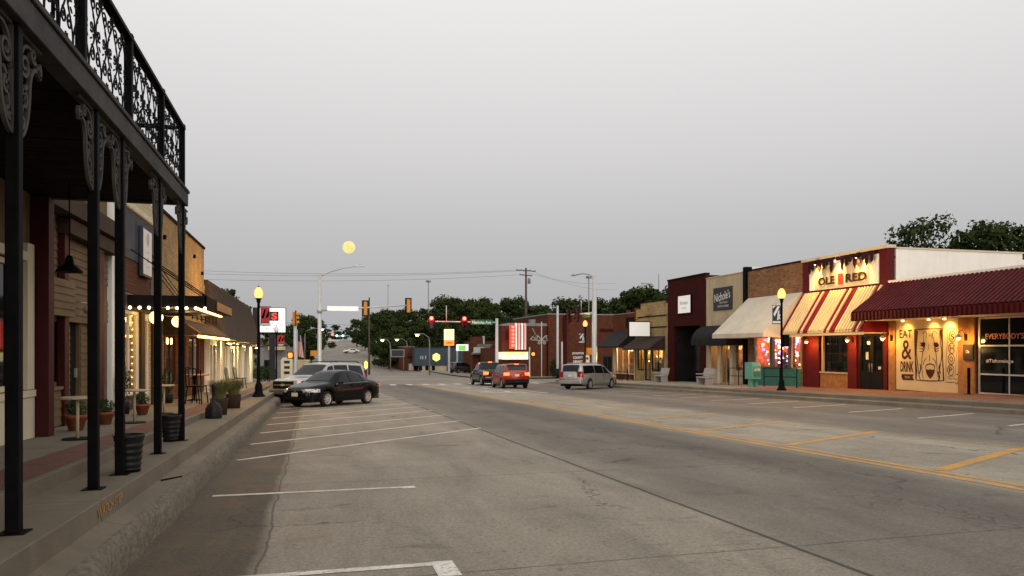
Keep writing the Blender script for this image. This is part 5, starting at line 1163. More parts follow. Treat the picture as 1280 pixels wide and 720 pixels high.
mb = MB(); mb.box(Xat(573,gy), Xat(582,gy), gy-.06, gy-.004, ZatY(580,438,gy), ZatY(580,431.5,gy)); mb.build('green_panel', M['panel_green'], t, True)
for px in (572.5, 589):
    mb = MB(); x = Xat(px,gy); mb.box(x-.12, x+.12, gy+.5, gy+.74, gz(gy)+.1, ZatY(580,438.5,gy)-.002); mb.build('post', M['galv'], t, True)
# pole sign, orange and yellow
py_ = 104; t = thing('pole_sign', 'tall white pole sign with yellow curl on top and orange lower panel', 'sign', (Xat(561.5,py_), py_, gz(py_)+.1))
xa, xb = Xat(555.5,py_), Xat(567.5,py_); xm = (xa+xb)/2
mb = MB(); mb.box(xm-.14, xm+.14, py_+.05, py_+.3, gz(py_), ZatY(561,432,py_)); mb.build('pole', M['roof_light'], t, True)
mb = MB(); mb.box(xa, xb, py_-.12, py_+.4, ZatY(561,425,py_), ZatY(561,411.5,py_)); f = mb.build('upper_panel', M['panel_cream'], t, True)
mb = MB(); mb.ribbon([(xm+q[0], ZatY(561,417.5,py_)+q[1]) for q in spiral(0,0,.42,.1,.6,1.15)], .2, (0,py_-.13,0), (1,0,0), (0,0,1), (0,-1,0), .02); mb.build('curl_mark', M['panel_yellow'], f, True)
mb = MB(); mb.box(xa, xb, py_-.12, py_+.4, ZatY(561,432,py_), ZatY(561,425.2,py_)); f = mb.build('lower_panel', M['panel_orange'], t, True)
mb = MB(); mb.text('OPEN', 1.0, .35, (xm, py_-.125, ZatY(561,428.7,py_)), FX, UPZ, FN, .01, bold=.04); mb.build('lettering', M['red_panel'], f, True)
# left side beyond the crossing
ly = 84.5
lb = block('grey_store', 'low dark grey store across the side street behind the left lamp post', 'building', Xat(321,ly), Xat(362,ly), ly, ly+14, ZatY(340,434,ly), 'mid_grey', [(Xat(330,ly), Xat(344,ly), gz(ly)+.5, gz(ly)+2.2)], 'roof_grey')
front_win(lb, Xat(330,ly), Xat(344,ly), ly, gz(ly)+.5, gz(ly)+2.2, 3, 'dark_grey', 'dark_glass')
mb = MB(); mb.box(Xat(336,ly), Xat(357,ly), ly-1.4, ly-.01, ZatY(340,437.5,ly), ZatY(340,433,ly)); mb.build('canopy', M['stucco'], lb, True)
mb = MB(); x0, x1 = Xat(333,ly), Xat(358.5,ly); zz0, zz1 = ZatY(345,433,ly)+.15, ZatY(345,426,ly)+.1; mb.hexa([(x0,ly-1,zz0),(x1,ly-1,zz0),(x1,ly+6,zz0),(x0,ly+6,zz0),(x0+.2,ly+1.5,zz1+.2),(x1-.7,ly+1.5,zz1+.2),(x1-.7,ly+5,zz1+.2),(x0+.2,ly+5,zz1+.2)]); mb.build('hipped_roof', M['shingle'], lb, True)
t = thing('ice_kiosk', 'small cream kiosk with dark openings beside the left signal pole', 'kiosk', (Xat(358.5,80.5), 80.5, gz(80)+.15))
mb = MB(); mb.prism([(-.58,0),(.58,0),(.58,2.0),(.42,2.25),(-.42,2.25),(-.58,2.0)], -.5, .5, 'y'); mb.build('body', M['cream'], t, bevel=.03)
mb = MB()
for z in (.7, 1.25, 1.8): mb.box(-.25, .3, -.53, -.502, z-.14, z+.14)
mb.build('opening', M['dark_grey'], t)
t = thing('ice_kiosk', 'smaller cream box cabinet right of the left signal pole', 'kiosk', (Xat(379.5,86), 86, gz(86)+.15)); mb = MB(); mb.box(-.65,.65,-.4,.4,0,1.9); mb.box(-.7,.7,-.45,.45,1.902,2.05); mb.build('body', M['stucco'], t)
mb = MB(); mb.box(-.6,-.1,-.43,-.402,.4,1.6); mb.box(.1,.6,-.43,-.402,.4,1.6); mb.build('door', M['stucco'], t)
# lit bank sign on its frame
sy3 = 70.0; xa, xb = Xat(322.5,sy3), Xat(357.5,sy3); z0, z1 = ZatY(340,416,sy3), ZatY(340,384.5,sy3)
bk = thing('bank_sign', 'large white lit bank sign with red square emblem behind the left street lamp', 'sign', ((xa+xb)/2, sy3, gz(sy3)))
mb = MB(); mb.box(xa-.45, xb, sy3, sy3+.5, z0, z1); mb.box((xa+xb)/2-.25, (xa+xb)/2+.25, sy3+.1, sy3+.4, gz(sy3)-.1, z0-.002); mb.build('cabinet', M['dark_grey'], bk, True)
mb = MB(); mb.box(xa, xb-.06, sy3-.02, sy3-.003, z0+.06, z1-.06); fc = mb.build('face', M['panel_white'], bk, True)
mb = MB(); ex, ez_ = xa+1.35, z0+1.5; mb.box(ex-.42, ex+.42, sy3-.03, sy3-.022, ez_-.42, ez_+.42); mb.build('emblem', M['sign_black'], fc, True)
mb = MB(); mb.text('S', .5, .6, (ex+.05, sy3-.034, ez_), FX, UPZ, FN, .004, bold=.02); mb.build('emblem_letter', M['neon_red'], fc, True)
mb = MB(); mb.text('SIMMONS', 1.75, .3, ((xa+xb)/2+.1, sy3-.024, z0+.78), FX, UPZ, FN, .006); mb.text('BANK', .85, .26, ((xa+xb)/2-.15, sy3-.024, z0+.38), FX, UPZ, FN, .006); mb.build('lettering', M['mid_grey'], fc, True)
# ================================================================== signals, poles and wires
def signal_head(parent, x, y, z, face, lit=None, back='orange_plastic', h=1.05, w=.36, local=True):
    fx, fy = face; s = Vector((-fy, fx, 0)); f = Vector((fx, fy, 0)); c = Vector((x, y, z))
    def bx_(mb, a, b, d0, d1, z0, z1):
        p = [c+s*q[0]+f*q[1] for q in ((a,d0),(b,d0),(b,d1),(a,d1))]; mb.hexa([(v.x,v.y,z+z0) for v in p]+[(v.x,v.y,z+z1) for v in p])
    mb = MB(); bx_(mb, -w/2-.13, w/2+.13, -.02, .015, -h/2-.12, h/2+.12); hd = mb.build('back_plate', M['plastic_black'], parent, True)
    mb = MB(); bx_(mb, -w/2, w/2, -.24, -.022, -h/2, h/2); mb.build('housing', M[back], hd, True)
    mb = MB(); bx_(mb, -w/2, w/2, .017, .06, -h/2, h/2)
    for k in range(3):
        zc = z+h/2-h*(k+.5)/3; n = 10
        for i in range(n):
            a0, a1 = PI*(-.1+1.2*i/n), PI*(-.1+1.2*(i+1)/n); r = .155*h/1.05*1.1
            p = [c+s*(r*math.cos(a)) for a in (a0, a1)]; q = [v+f*.27 for v in p]
            zs = [zc-z+r*math.sin(a) for a in (a0, a1)]
            mb.face([(p[0].x,p[0].y,z+zs[0]),(p[1].x,p[1].y,z+zs[1]),(q[1].x,q[1].y,z+zs[1]),(q[0].x,q[0].y,z+zs[0])])
    mb.build('visor', M['plastic_black' if back == 'plastic_black' else back], hd, True)
    for k in range(3):
        zc = z+h/2-h*(k+.5)/3; mb = MB(); p = c+f*.075
        n = 14; rl = .135*h/1.05*(1.1 if h > 1.2 else 1); mb.face([tuple(p+s*(rl*math.cos(2*PI*i/n))+Vector((0,0,zc-z+rl*math.sin(2*PI*i/n)))) for i in range(n)])
        on = lit and lit[0] == k; mb.build('lens', M[lit[1] if on else 'dark_glass'], hd, True)
    return hd
def pole(mb, x, y, z0, z1, r0, r1, n=14): mb.lathe([(r0*1.9,0),(r0*1.9,.04),(r0*1.15,.06),(r0,.4),(r1,z1-z0)], (x, y, z0), n)
# near left signal pole with mast arm and luminaire
x, y = Xat(399.5,59.5), 59.5; zt = ZatY(399.5,343,y); g = gz(y)+.17; za = ZatY(399.5,388,y)
t = thing('signal_pole', 'silver signal pole with curved street light and mast arm behind the parked cars', 'traffic signal', (x, y, g))
mb = MB(); pole(mb, x, y, g, zt, .17, .13); mb.build('pole', M['galv'], t, True)
xe, zl = Xat(452,59), ZatY(452,332,59)
mb = MB(); mb.tube([(x+q[0], y, zt-.15+q[1]) for q in bez((0,0),(.9,.5),(2.0,.80),(xe-x,zl-zt+.15))], [.05]*10+[.035]*7, 8); am = mb.build('lamp_arm', M['steel'], t, True)
mb = MB(); mb.prism([(xe-.5,zl-.05),(xe+.3,zl-.03),(xe+.28,zl+.04),(xe-.2,zl+.09),(xe-.5,zl+.03)], y-.14, y+.14, 'y'); mb.lathe([(.04,0),(.04,.12)], (xe-.1,y,zl+.09), 8); mb.build('luminaire', M['steel'], am, True)
xa = Xat(514,59); ze = ZatY(514,381,59)
mb = MB(); mb.tube([(x, y-.02, za), (xa, y-.02, ze)], [.085,.05], 10); mb.lathe([(.2,-.2),(.2,.2)], (x,y,za), 12); mb.build('mast_arm', M['galv'], t, True)
for px in (457, 511): xx = Xat(px,59.3); signal_head(t, xx, y+.12, za+(ze-za)*(xx-x)/(xa-x)-.05, (0, 1), w=.27)
x0, x1 = Xat(409,59.3), Xat(448,59.3); mb = MB(); mb.box(x0, x1, y-.18, y-.12, za-.02, za+.34); mb.build('street_sign', M['panel_dim'], t, True)
mb = MB(); mb.tube([(Xat(462,59.3), y+.12, za+.4),(Xat(462,59.3), y+.12, za+1.1)], .02, 6); mb.build('antenna', M['black_metal'], t, True)
# far right signal pole, red lights facing us
x, y = Xat(621,80), 80.0; zt = ZatY(621,398,y); g = gz(y)+.15; za = ZatY(610,403,y)
t = thing('signal_pole', 'pale signal pole across the crossing with two red lights and green street sign', 'traffic signal', (x, y, g))
mb = MB(); pole(mb, x, y, g, zt, .2, .16); mb.build('pole', M['galv'], t, True)
xa = Xat(534,y); mb = MB(); mb.tube([(x,y,za),(xa,y,za+.05)], [.1,.06], 10); mb.build('mast_arm', M['galv'], t, True)
for px in (539, 580):
    signal_head(t, Xat(px,y), y-.14, za-.05, (0,-1), (0, 'sig_red'), 'dark_red', 1.35, .5)
    l = bpy.data.lights.new('red_glow', 'POINT'); l.energy = 160; l.color = (1,.04,.02); l.shadow_soft_size = .13; lo = bpy.data.objects.new('red_glow', l); COL.objects.link(lo); lo.parent = t; lo.location = Vector((Xat(px,y), y-.45, za+.28))-t.location
x0, x1 = Xat(587.5,y), Xat(615.5,y); mb = MB(); mb.box(x0, x1, y-.16, y-.11, za-.29, za+.29); sgn = mb.build('street_sign', M['sign_green'], t, True, bevel=.01)
mb = MB(); mb.text('Neshoba Ave', (x1-x0)*.84, .34, ((x0+x1)/2, y-.162, za), FX, UPZ, FN, .006, bold=.02); mb.build('sign_lettering', M['white_letter'], sgn, True)
mb = MB(); mb.tube([(Xat(558,y),y,za),(Xat(558,y),y,ZatY(558,382,y))], .05, 8); mb.build('camera_mast', M['galv'], t, True)
# near right signal pole
x, y = 21.3, Yat(743,21.3); zt = Zat(743,345,21.3); g = gz(y)+.3; za = Zat(743,391,21.3)
t = thing('signal_pole', 'silver signal pole behind the silver minivan with side facing signals', 'traffic signal', (x, y, g))
mb = MB(); pole(mb, x, y, g, zt, .21, .17); mb.build('pole', M['galv'], t, True)
mb = MB(); e = (x-.55, y+3.0, zt+.35); mb.tube([(x,y,zt-.1),(x-.15,y+.8,zt+.2),(x-.3,y+1.8,zt+.36),e], .05, 8); am = mb.build('lamp_arm', M['steel'], t, True)
mb = MB(); mb.box(e[0]-.12, e[0]+.12, e[1]-.2, e[1]+.55, e[2]-.05, e[2]+.07); mb.build('luminaire', M['steel'], am, True)
ye = Yat(708,x); mb = MB(); mb.tube([(x,y,za),(x,ye,za+.1)], [.09,.06], 10); mb.build('mast_arm', M['galv'], t, True)
for px in (712.5, 724): signal_head(t, x-.12, Yat(px,x), za, (-1, 0), None, 'dark_red')
mb = MB(); mb.box(x-.05, x+.05, Yat(728,x), Yat(738,x), za-.28, za+.02); mb.build('street_sign', M['sign_green'], t, True)
mb = MB(); yy = Yat(726.5,x); mb.tube([(x,yy,za),(x,yy,Zat(726.5,372,x))], .03, 6); mb.box(x-.15, x+.15, yy-.3, yy+.25, Zat(726.5,372,x), Zat(726.5,369,x)); mb.build('sensor', M['steel'], t, True)
# short pedestal signals and plain poles
x, y = Xat(369,64), 64.0; g = gz(y)+.1
t = thing('pedestal_signal', 'white pedestal pole with an orange backed signal on top near the flag', 'traffic signal', (x, y, g))
mb = MB(); pole(mb, x, y, g, ZatY(369,406,y), .15, .13); mb.build('pole', M['roof_light'], t, True)
signal_head(t, x+.05, y-.1, ZatY(369,398,y), (1, -.12), None)
t2z = ZatY(364,444,y); mb = MB(); mb.box(x-.62, x-.16, y-.25, y+.05, t2z-.28, t2z+.28); ps = mb.build('hand_signal', M['plastic_black'], t, True)
mb = MB(); mb.lathe([(.19,0),(.19,.02),(.12,.05)], (x-.39,y-.26,t2z), 12, 'y'); mb.box(x-.55, x-.23, y-.275, y-.252, t2z-.2, t2z+.2); mb.build('hand_light', M['sig_orange'], ps, True)
for px, pyt, pyb, Y_, r, lab in ((697,382,475,72,.13,'tall plain white pole left of the silver minivan'), (702.5,427,474,74,.1,'short plain white pole beside the taller white pole'), (662,434,478,80,.08,'thin white post carrying an orange hand signal behind the red hatchback'), (677,402,474,80.6,.055,'white pole standing before the curled wall ornament')):
    x = Xat(px,Y_); g = gz(Y_)+.05; t = thing('plain_pole', lab, 'pole', (x, Y_, g), 0, 'plain white poles around the crossing')
    mb = MB(); pole(mb, x, Y_, g, ZatY(px,pyt,Y_), r, r*.9, 10); mb.build('pole', M['roof_light'], t, True)
    if px == 697: mb = MB(); mb.lathe([(.17,0),(.17,1.1)], (x,Y_,g+.01), 10); mb.build('base_wrap', M['plastic_black'], t, True)
    if px == 662:
        z = ZatY(664,442.5,Y_); mb = MB(); mb.box(x+.1, x+.62, Y_-.2, Y_+.05, z-.26, z+.26); ps = mb.build('hand_signal', M['plastic_black'], t, True); mb = MB(); mb.lathe([(.2,0),(.2,.03)], (x+.36,Y_-.24,z), 12, 'y'); mb.build('hand_light', M['sig_orange'], ps, True)
# wooden utility pole, wires
ux, uy = Xat(657.5,100), 100.0; uz = ZatY(657.5,335,uy)
t = thing('utility_pole', 'tall dark wooden utility pole with crossarms and insulators behind the theatre tower', 'utility pole', (ux, uy, gz(uy)))
mb = MB(); mb.tube([(ux,uy,gz(uy)-.3),(ux,uy,uz)], [.22,.13], 10); mb.build('pole', M['pole_wood'], t, True)
for dz, w in ((.35,1.5),(1.0,1.0)):
    mb = MB(); mb.bar((ux-w,uy-.3,uz-dz),(ux+w,uy+.3,uz-dz-.05),.12); ca = mb.build('crossarm', M['pole_wood'], t, True)
    for s in (-1,-.5,.5,1):
        mb = MB(); mb.lathe([(.03,0),(.06,.06),(.05,.16),(.02,.2)], (ux+s*w*.95, uy+s*.28, uz-dz+.06), 7); mb.build('insulator', M['steel'], ca, True)
mb = MB(); mb.lathe([(.22,0),(.22,.7),(.05,.8)], (ux+.4,uy-.2,uz-2.2), 10); mb.build('transformer', M['mid_grey'], t, True)
def wire(a, b, sag, lab, r=.013, group='overhead wires'):
    a, b = Vector(a), Vector(b); pts = []
    for i in range(25):
        f = i/24; p = a.lerp(b, f); p.z -= sag*4*f*(1-f); pts.append(p)
    mb = MB(); mb.tube(pts, r, 4); tag(mb.build('power_line', M['black_metal']), lab, 'wire', group)
for k, (s, dz) in enumerate(((-1,.3),(.5,.3),(-.6,.95))):
    za_ = ZatY(258, (340,344,351)[k], 100)
    wire((Xat(225,100), 100, za_+.2), (ux+s, uy, uz-dz), .55, ('topmost overhead wire running left from the utility pole across the sky', 'middle overhead wire running left from the utility pole across the sky', 'lowest overhead wire running left from the utility pole across the sky')[k])
for k, s in enumerate((-.9, .6)):
    wire((ux+s, uy, uz-.3), (50, 118, ZatY(770,(352,362)[k],100)+1.5), .8, ('upper overhead wire running right from the utility pole', 'lower overhead wire running right from the utility pole')[k])
wire((-6, 120, ZatY(400,403,120)), (32, 120, ZatY(600,404,120)), .5, 'low wire crossing the hill road in front of the trees', .018)
# tall thin masts
for px, pyt, Y_, lab in ((535.5,352,150,'thin tall floodlight mast above the trees left of the utility pole'), (485,357,260,'thin tall mast above the mast arm signals'), (736,347,120,'thin tall floodlight mast behind the right signal pole'), (823.5,343,140,'thin antenna mast above the golden stone shop'), (461.5,372,105,'dark wooden pole behind the mast arm signal')):
    x = Xat(px,Y_); t = thing('mast', lab, 'mast', (x, Y_, gz(Y_)), 0, 'thin masts above the trees')
    zt = ZatY(px,pyt,Y_); mb = MB(); mb.tube([(x,Y_,gz(Y_)-.2),(x,Y_,zt)], [.14,.09], 8); mb.build('pole', M['pole_wood'] if px == 461.5 else M['mid_grey'], t, True)
    if px in (535.5,736): mb = MB(); mb.box(x-.5,x+.5,Y_-.15,Y_+.15,zt-.15,zt+.2); mb.box(x-.35,x-.05,Y_-.3,Y_-.155,zt+.0,zt+.3); mb.build('flood_bar', M['mid_grey'], t, True)
    elif px == 485: mb = MB(); mb.box(x-.12,x+.25,Y_-.1,Y_+.1,zt-.1,zt+.35); mb.build('head', M['mid_grey'], t, True)
# far street lights (cobra heads), lit
def cobra(px, py, Y_, px_pole, lab, lit='led_white', foot=None):
    X = Xat(px,Y_); Xp = Xat(px_pole,Y_); z = ZatY(px,py,Y_); g = gz(Y_); t = thing('road_lamp', lab, 'street lamp', (Xp, Y_, g), 0, 'tall road lamps beyond the crossing')
    s = 1 if X > Xp else -1
    mb = MB(); mb.tube([(Xp,Y_,g-.2),(Xp,Y_,z-1.0),(Xp+s*.1,Y_,z-.3),((X+Xp)/2,Y_,z+.2),(X,Y_,z+.16)], [.10,.08,.06,.05,.04], 8); mb.build('pole', M['mid_grey'], t, True)
    mb = MB(); mb.box(X-.4,X+.4,Y_-.16,Y_+.16,z+.07,z+.22); hd = mb.build('head', M['steel'], t, True)
    mb = MB(); mb.ball((X,Y_,z),.2 if lit == 'led_white' else .24,10,.6); mb.build('lens', M[lit], hd, True)
for a in ((478,425.5,120,488,'road lamp over the dark trees, left one of the white lit pair','bulb_white'), (496,425,126,509,'road lamp over the dark trees, right one of the white lit pair','bulb_white'), (521.5,419,100,537,'amber lit road lamp in front of the blue store','bulb_orange'), (471,427,150,469,'small lit lamp by the wooden pole on the hill','led_white'), (403,412,130,381,'road lamp with long arm left of the hill road','led_white'), (394,433,160,386,'lower lit road lamp left of the hill road','led_white')): cobra(*a)
# signals at the top of the hill
hy_ = 330; xr = Xat(437,hy_); t = thing('signal_pole', 'distant mast arm at the hill crest with red and green lights', 'traffic signal', (xr, hy_, gz(hy_)))
zz = ZatY(430,419.5,hy_); mb = MB(); mb.tube([(xr,hy_,gz(hy_)-.3),(xr,hy_,zz+1.8)], .22, 8); mb.tube([(xr,hy_,zz),(Xat(389,hy_),hy_,zz)], .14, 8); mb.build('pole', M['galv'], t, True)
for px, m_ in ((412,'sig_red'),(415.5,'sig_red'),(421,'sig_green'),(428.5,'sig_green')):
    mb = MB(); X = Xat(px,hy_); mb.box(X-.5,X+.5,hy_-.2,hy_,zz-.9,zz+.9); hd = mb.build('housing', M['plastic_black'], t, True); mb = MB(); mb.ball((X,hy_-.3,zz+(.4 if m_ == 'sig_red' else -.1)), .42, 10); mb.build('lens', M[m_], hd, True)
mb = MB(); mb.box(Xat(401,hy_), Xat(426.5,hy_), hy_+24, hy_+24.4, ZatY(415,427.3,hy_+24), ZatY(415,424.5,hy_+24)); tag(mb.build('white_barrier', M['roof_light']), 'long pale barrier across the crest of the hill road', 'barrier')
# roadside signs at the right foot of the hill
for px, py, Y_, lab in ((457.5,457,112,'bright yellow tall diamond sign at the right foot of the hill'),):
    x = Xat(px,Y_); t = thing('warning_sign', lab, 'sign', (x, Y_, gz(Y_)+.1)); z = ZatY(px,py-.0,Y_); mb = MB(); mb.tube([(x,Y_,gz(Y_)),(x,Y_,z+.3)], .04, 6); mb.build('post', M['steel'], t, True)
    mb = MB(); mb.poly([(x+a*.25,z+.1+b*.55) for a, b in ((-1,-.7),(0,-1.15),(1,-.7),(1,.7),(0,1.15),(-1,.7))], (0,Y_-.06,0), (1,0,0), (0,0,1), (0,1,0), .04); pl = mb.build('plate', M['hex_yellow'], t, True)
    mb = MB(); mb.box(x-.06,x+.06,Y_-.07,Y_-.062,z-.15,z+.35); mb.build('mark', M['sign_black'], pl, True)
x, Y_ = Xat(497,114), 114; t = thing('message_sign', 'small black framed message sign in front of the dark trees', 'sign', (x, Y_, gz(Y_))); z = ZatY(497,441.5,Y_)
mb = MB(); mb.tube([(x+.9,Y_,gz(Y_)),(x+.9,Y_,z+.6)], .05, 6); mb.box(x-1.05,x+1.05,Y_-.1,Y_+.1,z-.6,z+.6); mb.build('frame', M['mid_grey'], t, True); mb = MB(); mb.box(x-.9,x+.9,Y_-.12,Y_-.102,z-.45,z+.45); mb.build('face', M['sign_black'], t, True)
x, Y_ = Xat(392.5,100), 100; t = thing('road_sign', 'orange square road sign on a dark post left of the hill road', 'sign', (x, Y_, gz(Y_))); z = ZatY(392,441.5,Y_)
mb = MB(); mb.tube([(x-.3,Y_,gz(Y_)),(x-.3,Y_,z+.5)], .06, 6); mb.build('post', M['black_metal'], t, True); mb = MB(); mb.box(x-.45,x+.42,Y_-.1,Y_-.07,z-.35,z+.35); mb.build('plate', M['sig_orange'] if 0 else M['orange_plastic'], t, True)
# flag
x, Y_ = Xat(372.5,74), 74; t = thing('flag', 'striped flag hanging limp from a pole beside the left pedestal signal', 'flag', (x, Y_, gz(Y_)))
mb = MB(); mb.tube([(x-.05,Y_,gz(Y_)),(x-.05,Y_,ZatY(371,412,Y_))], .03, 6); mb.build('pole', M['galv'], t, True)
mb = MB(); zt, zb = ZatY(374,417,Y_), ZatY(374,445,Y_); nx_ = 7
for i in range(nx_):
    a, b = x+.0+i*.085, x+.0+(i+1)*.085; mb.cur = i % 2
    d = lambda k: .07*math.sin(k*2.2)
    for k in range(6):
        f0, f1 = k/6, (k+1)/6; s0, s1 = .45+.55*f0, .45+.55*f1
        mb.cur = 2 if (i < 4 and k < 2) else i % 2
        P_ = lambda xx, f, s, j: (x+(xx-x)*s, Y_+d(j), zt+(zb-zt)*f-(xx-x)*.35)
        mb.face([P_(a,f0,s0,i), P_(b,f0,s0,i+1), P_(b,f1,s1,i+1), P_(a,f1,s1,i)])
mb.build('cloth', [M['flag_red'], M['white_paint'], M['flag_blue']], t, True, smooth=True)
# moon
mb = MB(); md = 3000; u = pt(436, md); mb.ball((0,0,0), 7.7/924*md, 40)
mm = bpy.data.materials.new('moon'); mm.use_nodes = True; q = NT(mm); tcn = q.n('ShaderNodeTexCoord')
cc = q.ramp(q.noise(tcn.outputs['Object'], .055, 4, .55), [(.34, (.90,.74,.22)), (.5, (.97,.84,.31)), (.66, (1,.91,.42))]); q.l(cc, q.b.inputs['Emission Color']); q.b.inputs['Emission Strength'].default_value = 1.0; q.b.inputs['Base Color'].default_value = (0,0,0,1)
mo_ = mb.build('moon', mm, smooth=True); mo_.location = (u[0], u[1], EYE+(436-309)/924*md); tag(mo_, 'full yellow moon low in the grey evening sky', 'moon')
# ================================================================== TREES
def make_tree(seed, Hh=12, cr=4.6, base=2.0, nclump=26, nleaf=150, leaf=.36, fol='foliage_far', sparse=0):
    rnd = random.Random(seed); t = thing('tree', 'tree', 'tree', (0,0,-500))
    cl = []
    mbt = MB(); mbt.tube([(0,0,-.5),(rnd.uniform(-.2,.2),rnd.uniform(-.2,.2),Hh*.3),(rnd.uniform(-.4,.4),rnd.uniform(-.4,.4),Hh*.7)], [.32,.24,.1], 8)
    for i in range(nclump):
        f = (i+.5)/nclump; a = rnd.uniform(0, 2*PI); z = base+(Hh-base-1.0)*f
        env = cr*(math.sin(PI*min(1,(.12+.80*f)))**.65)*rnd.uniform(.45,1.22); rr = env*math.sqrt(rnd.uniform(.25,1))
        c = (rr*math.cos(a), rr*math.sin(a), z+rnd.uniform(-.5,.5)); cl.append((c, rnd.uniform(.6,1.8)*(cr/4.6)))
        if rnd.random() < .55: mbt.tube([(0,0,max(1.2,z*.55)),(c[0]*.5,c[1]*.5,z*.85),c], [.10,.07,.02], 5)
    cl.append(((rnd.uniform(-.8,.8),rnd.uniform(-.8,.8),Hh-1.0), 1.1*cr/4.6))
    mbt.build('trunk', M['bark'], t)
    mb = MB()
    for c, r in cl:
        for k in range(int(nleaf*(r/1.3)**2)):
            v = Vector((rnd.gauss(0,1), rnd.gauss(0,1), rnd.gauss(0,1))).normalized(); q = r*rnd.uniform(.45,1.05)
            p = Vector(c)+Vector((v.x*q, v.y*q, v.z*q*.72)); s = leaf*rnd.uniform(.5,1.15)
            n = (v+Vector((rnd.uniform(-1,1),rnd.uniform(-1,1),rnd.uniform(-.4,1)))*.9).normalized()
            a = n.orthogonal().normalized(); b = n.cross(a); an = rnd.uniform(0,PI); a, b = a*math.cos(an)+b*math.sin(an), b*math.cos(an)-a*math.sin(an)
            mb.face([p-a*s, p-b*s*.55, p+a*s, p+b*s*.55])
    mb.build('crown', M[fol], t); return t
protos = [make_tree(11), make_tree(12, 12, 5.4, 1.6, 30), make_tree(13, 12, 3.8, 1.8, 24), make_tree(14, 12, 5.0, 2.2, 28), make_tree(15, 12, 4.3, 1.2, 26)]
used = set()
# px of the crown's centre, py of its top, distance along the street, width factor, label
TREES = [
 (372,400,150,1.0,'rounded dark tree just right of the white bank sign'), (386,392,175,1.0,'tall dark tree behind the left signal pole'), (397,395,210,.9,'dark tree left of the hill road, nearest the gap at the crest'), (358,404,140,1.0,'low dark tree behind the bank sign'),
 (418,405,430,1.4,'far small tree in the gap at the hill crest'), (446,401,270,1.0,'far tree right of the hill crest signals'), (461,393,235,1.1,'dark tree on the right bank of the hill road'), (408,410,380,1.1,'distant tree left of the hill crest'), (434,409,400,.9,'distant tree right of the crest gap'),
 (474,388,190,1.1,'dark bushy tree behind the mast arm signals'), (480,393,150,1.1,'low dense tree above the pair of white road lamps'), (488,385,200,1.2,'broad dark tree behind the thin mast'), (503,390,160,1.1,'dense tree behind the message sign'), (516,386,185,1.2,'dark tree left of the red signal lights'),
 (530,382,165,1.1,'rounded tree directly behind the left red signal'), (546,372,150,1.1,'tall rounded tree between the two red signals'), (562,369,165,1.1,'tall dark tree above the pole sign'), (577,367,150,1.1,'tallest rounded tree above the right red signal'), (592,371,160,1.0,'dark tree right of the right red signal'),
 (605,380,140,1.0,'dark tree above the green street sign'), (620,376,150,1.0,'dark tree behind the pale signal pole'), (634,369,160,1.0,'rounded tree left of the utility pole'), (650,371,170,1.0,'dark tree behind the utility pole'), (665,379,150,1.0,'dark tree right of the utility pole'),
 (682,378,160,1.1,'dark tree above the theatre brick wall'), (700,373,150,1.1,'dark tree behind the tall white pole'), (716,370,165,1.1,'dark tree behind the side facing signals'), (733,371,150,1.1,'dark tree left of the right signal pole'), (750,374,140,1.1,'low green tree right of the right signal pole'),
 (768,368,135,1.1,'green tree above the library roof'), (786,360,125,1.1,'bushy green tree above the corner brick shop'), (803,356,125,1.1,'bushy green tree left above the golden stone shop'), (820,354,120,1.1,'tall green tree right above the golden stone shop'), (838,354,130,1.1,'green tree just left of the maroon brick shop roof'), (760,381,150,1.0,'lower tree above the library wall'),
 (895,343,110,.9,'tree tip showing above the roof between maroon and stucco shops'),
 (530,400,140,1.0,'low tree filling the gap below the left red signal'), (600,398,132,1.0,'low tree above the brown chimney block'), (500,408,135,1.0,'low dark tree behind the brick store'), (480,410,140,.9,'low dark tree beside the wooden pole on the hill'),
 (385,412,150,.9,'low tree left of the hill road behind the orange sign'), (486,420,130,.9,'low bush like tree under the white road lamps'), (566,395,135,1.0,'low tree behind the pole sign panel'), (640,395,135,1.0,'low tree behind the neon tower'), (690,392,135,1.0,'low tree behind the theatre roof edge'),
 (283,356,62,.7,'tree top peeking above the mansard roof'), (336,402,125,1.0,'tree behind the grey store')]
for i, (px, py, Y_, wf, lab) in enumerate(TREES):
    X = Xat(px,Y_); g = gz(Y_)-.2+max(0, abs(X)-90)*.012; H_ = ZatY(px,py,Y_)-g; k = i % 5; s = H_/12.2
    o = place(protos[k], k not in used, (X, Y_, g), i*1.7, lab, 'trees around the crossing and hill'); used.add(k); o.scale = (s*wf*(1.0 if s < 1.2 else .9),)*2+(s,)
    c = o.children
# near trees above the white side wall at right
nr1 = make_tree(31, 12, 3.3, 4.8, 44, 190, .19, 'foliage', 1); X, Y_ = pt(1147, 62); o = place(nr1, True, (X, Y_, gz(Y_)), 0, 'open crowned tree with gaps above the white side wall'); o.scale = (1.0,1.0,(ZatY(1147,264,Y_)-gz(Y_))/12)
nr2 = make_tree(32, 12, 1.9, 8.4, 10, 110, .18, 'foliage', 1); X, Y_ = pt(1187, 66); o = place(nr2, True, (X, Y_, gz(Y_)), 0, 'small tree tip between the two larger trees above the white wall'); o.scale = (1,1,(ZatY(1187,297,Y_)-gz(Y_))/12)
nr3 = make_tree(33, 12, 4.4, 3.5, 38, 260, .23, 'foliage', 0); X, Y_ = pt(1256, 60); o = place(nr3, True, (X, Y_, gz(Y_)), 1, 'dense dark tree above the right end of the white wall'); o.scale = (1.15,1.15,(ZatY(1256,270,Y_)-gz(Y_))/12.2)
nr4 = place(nr3, False, (pt(1330,60)[0], pt(1330,60)[1], gz(20)), 2.4, 'dark tree cut by the right edge above the white wall')
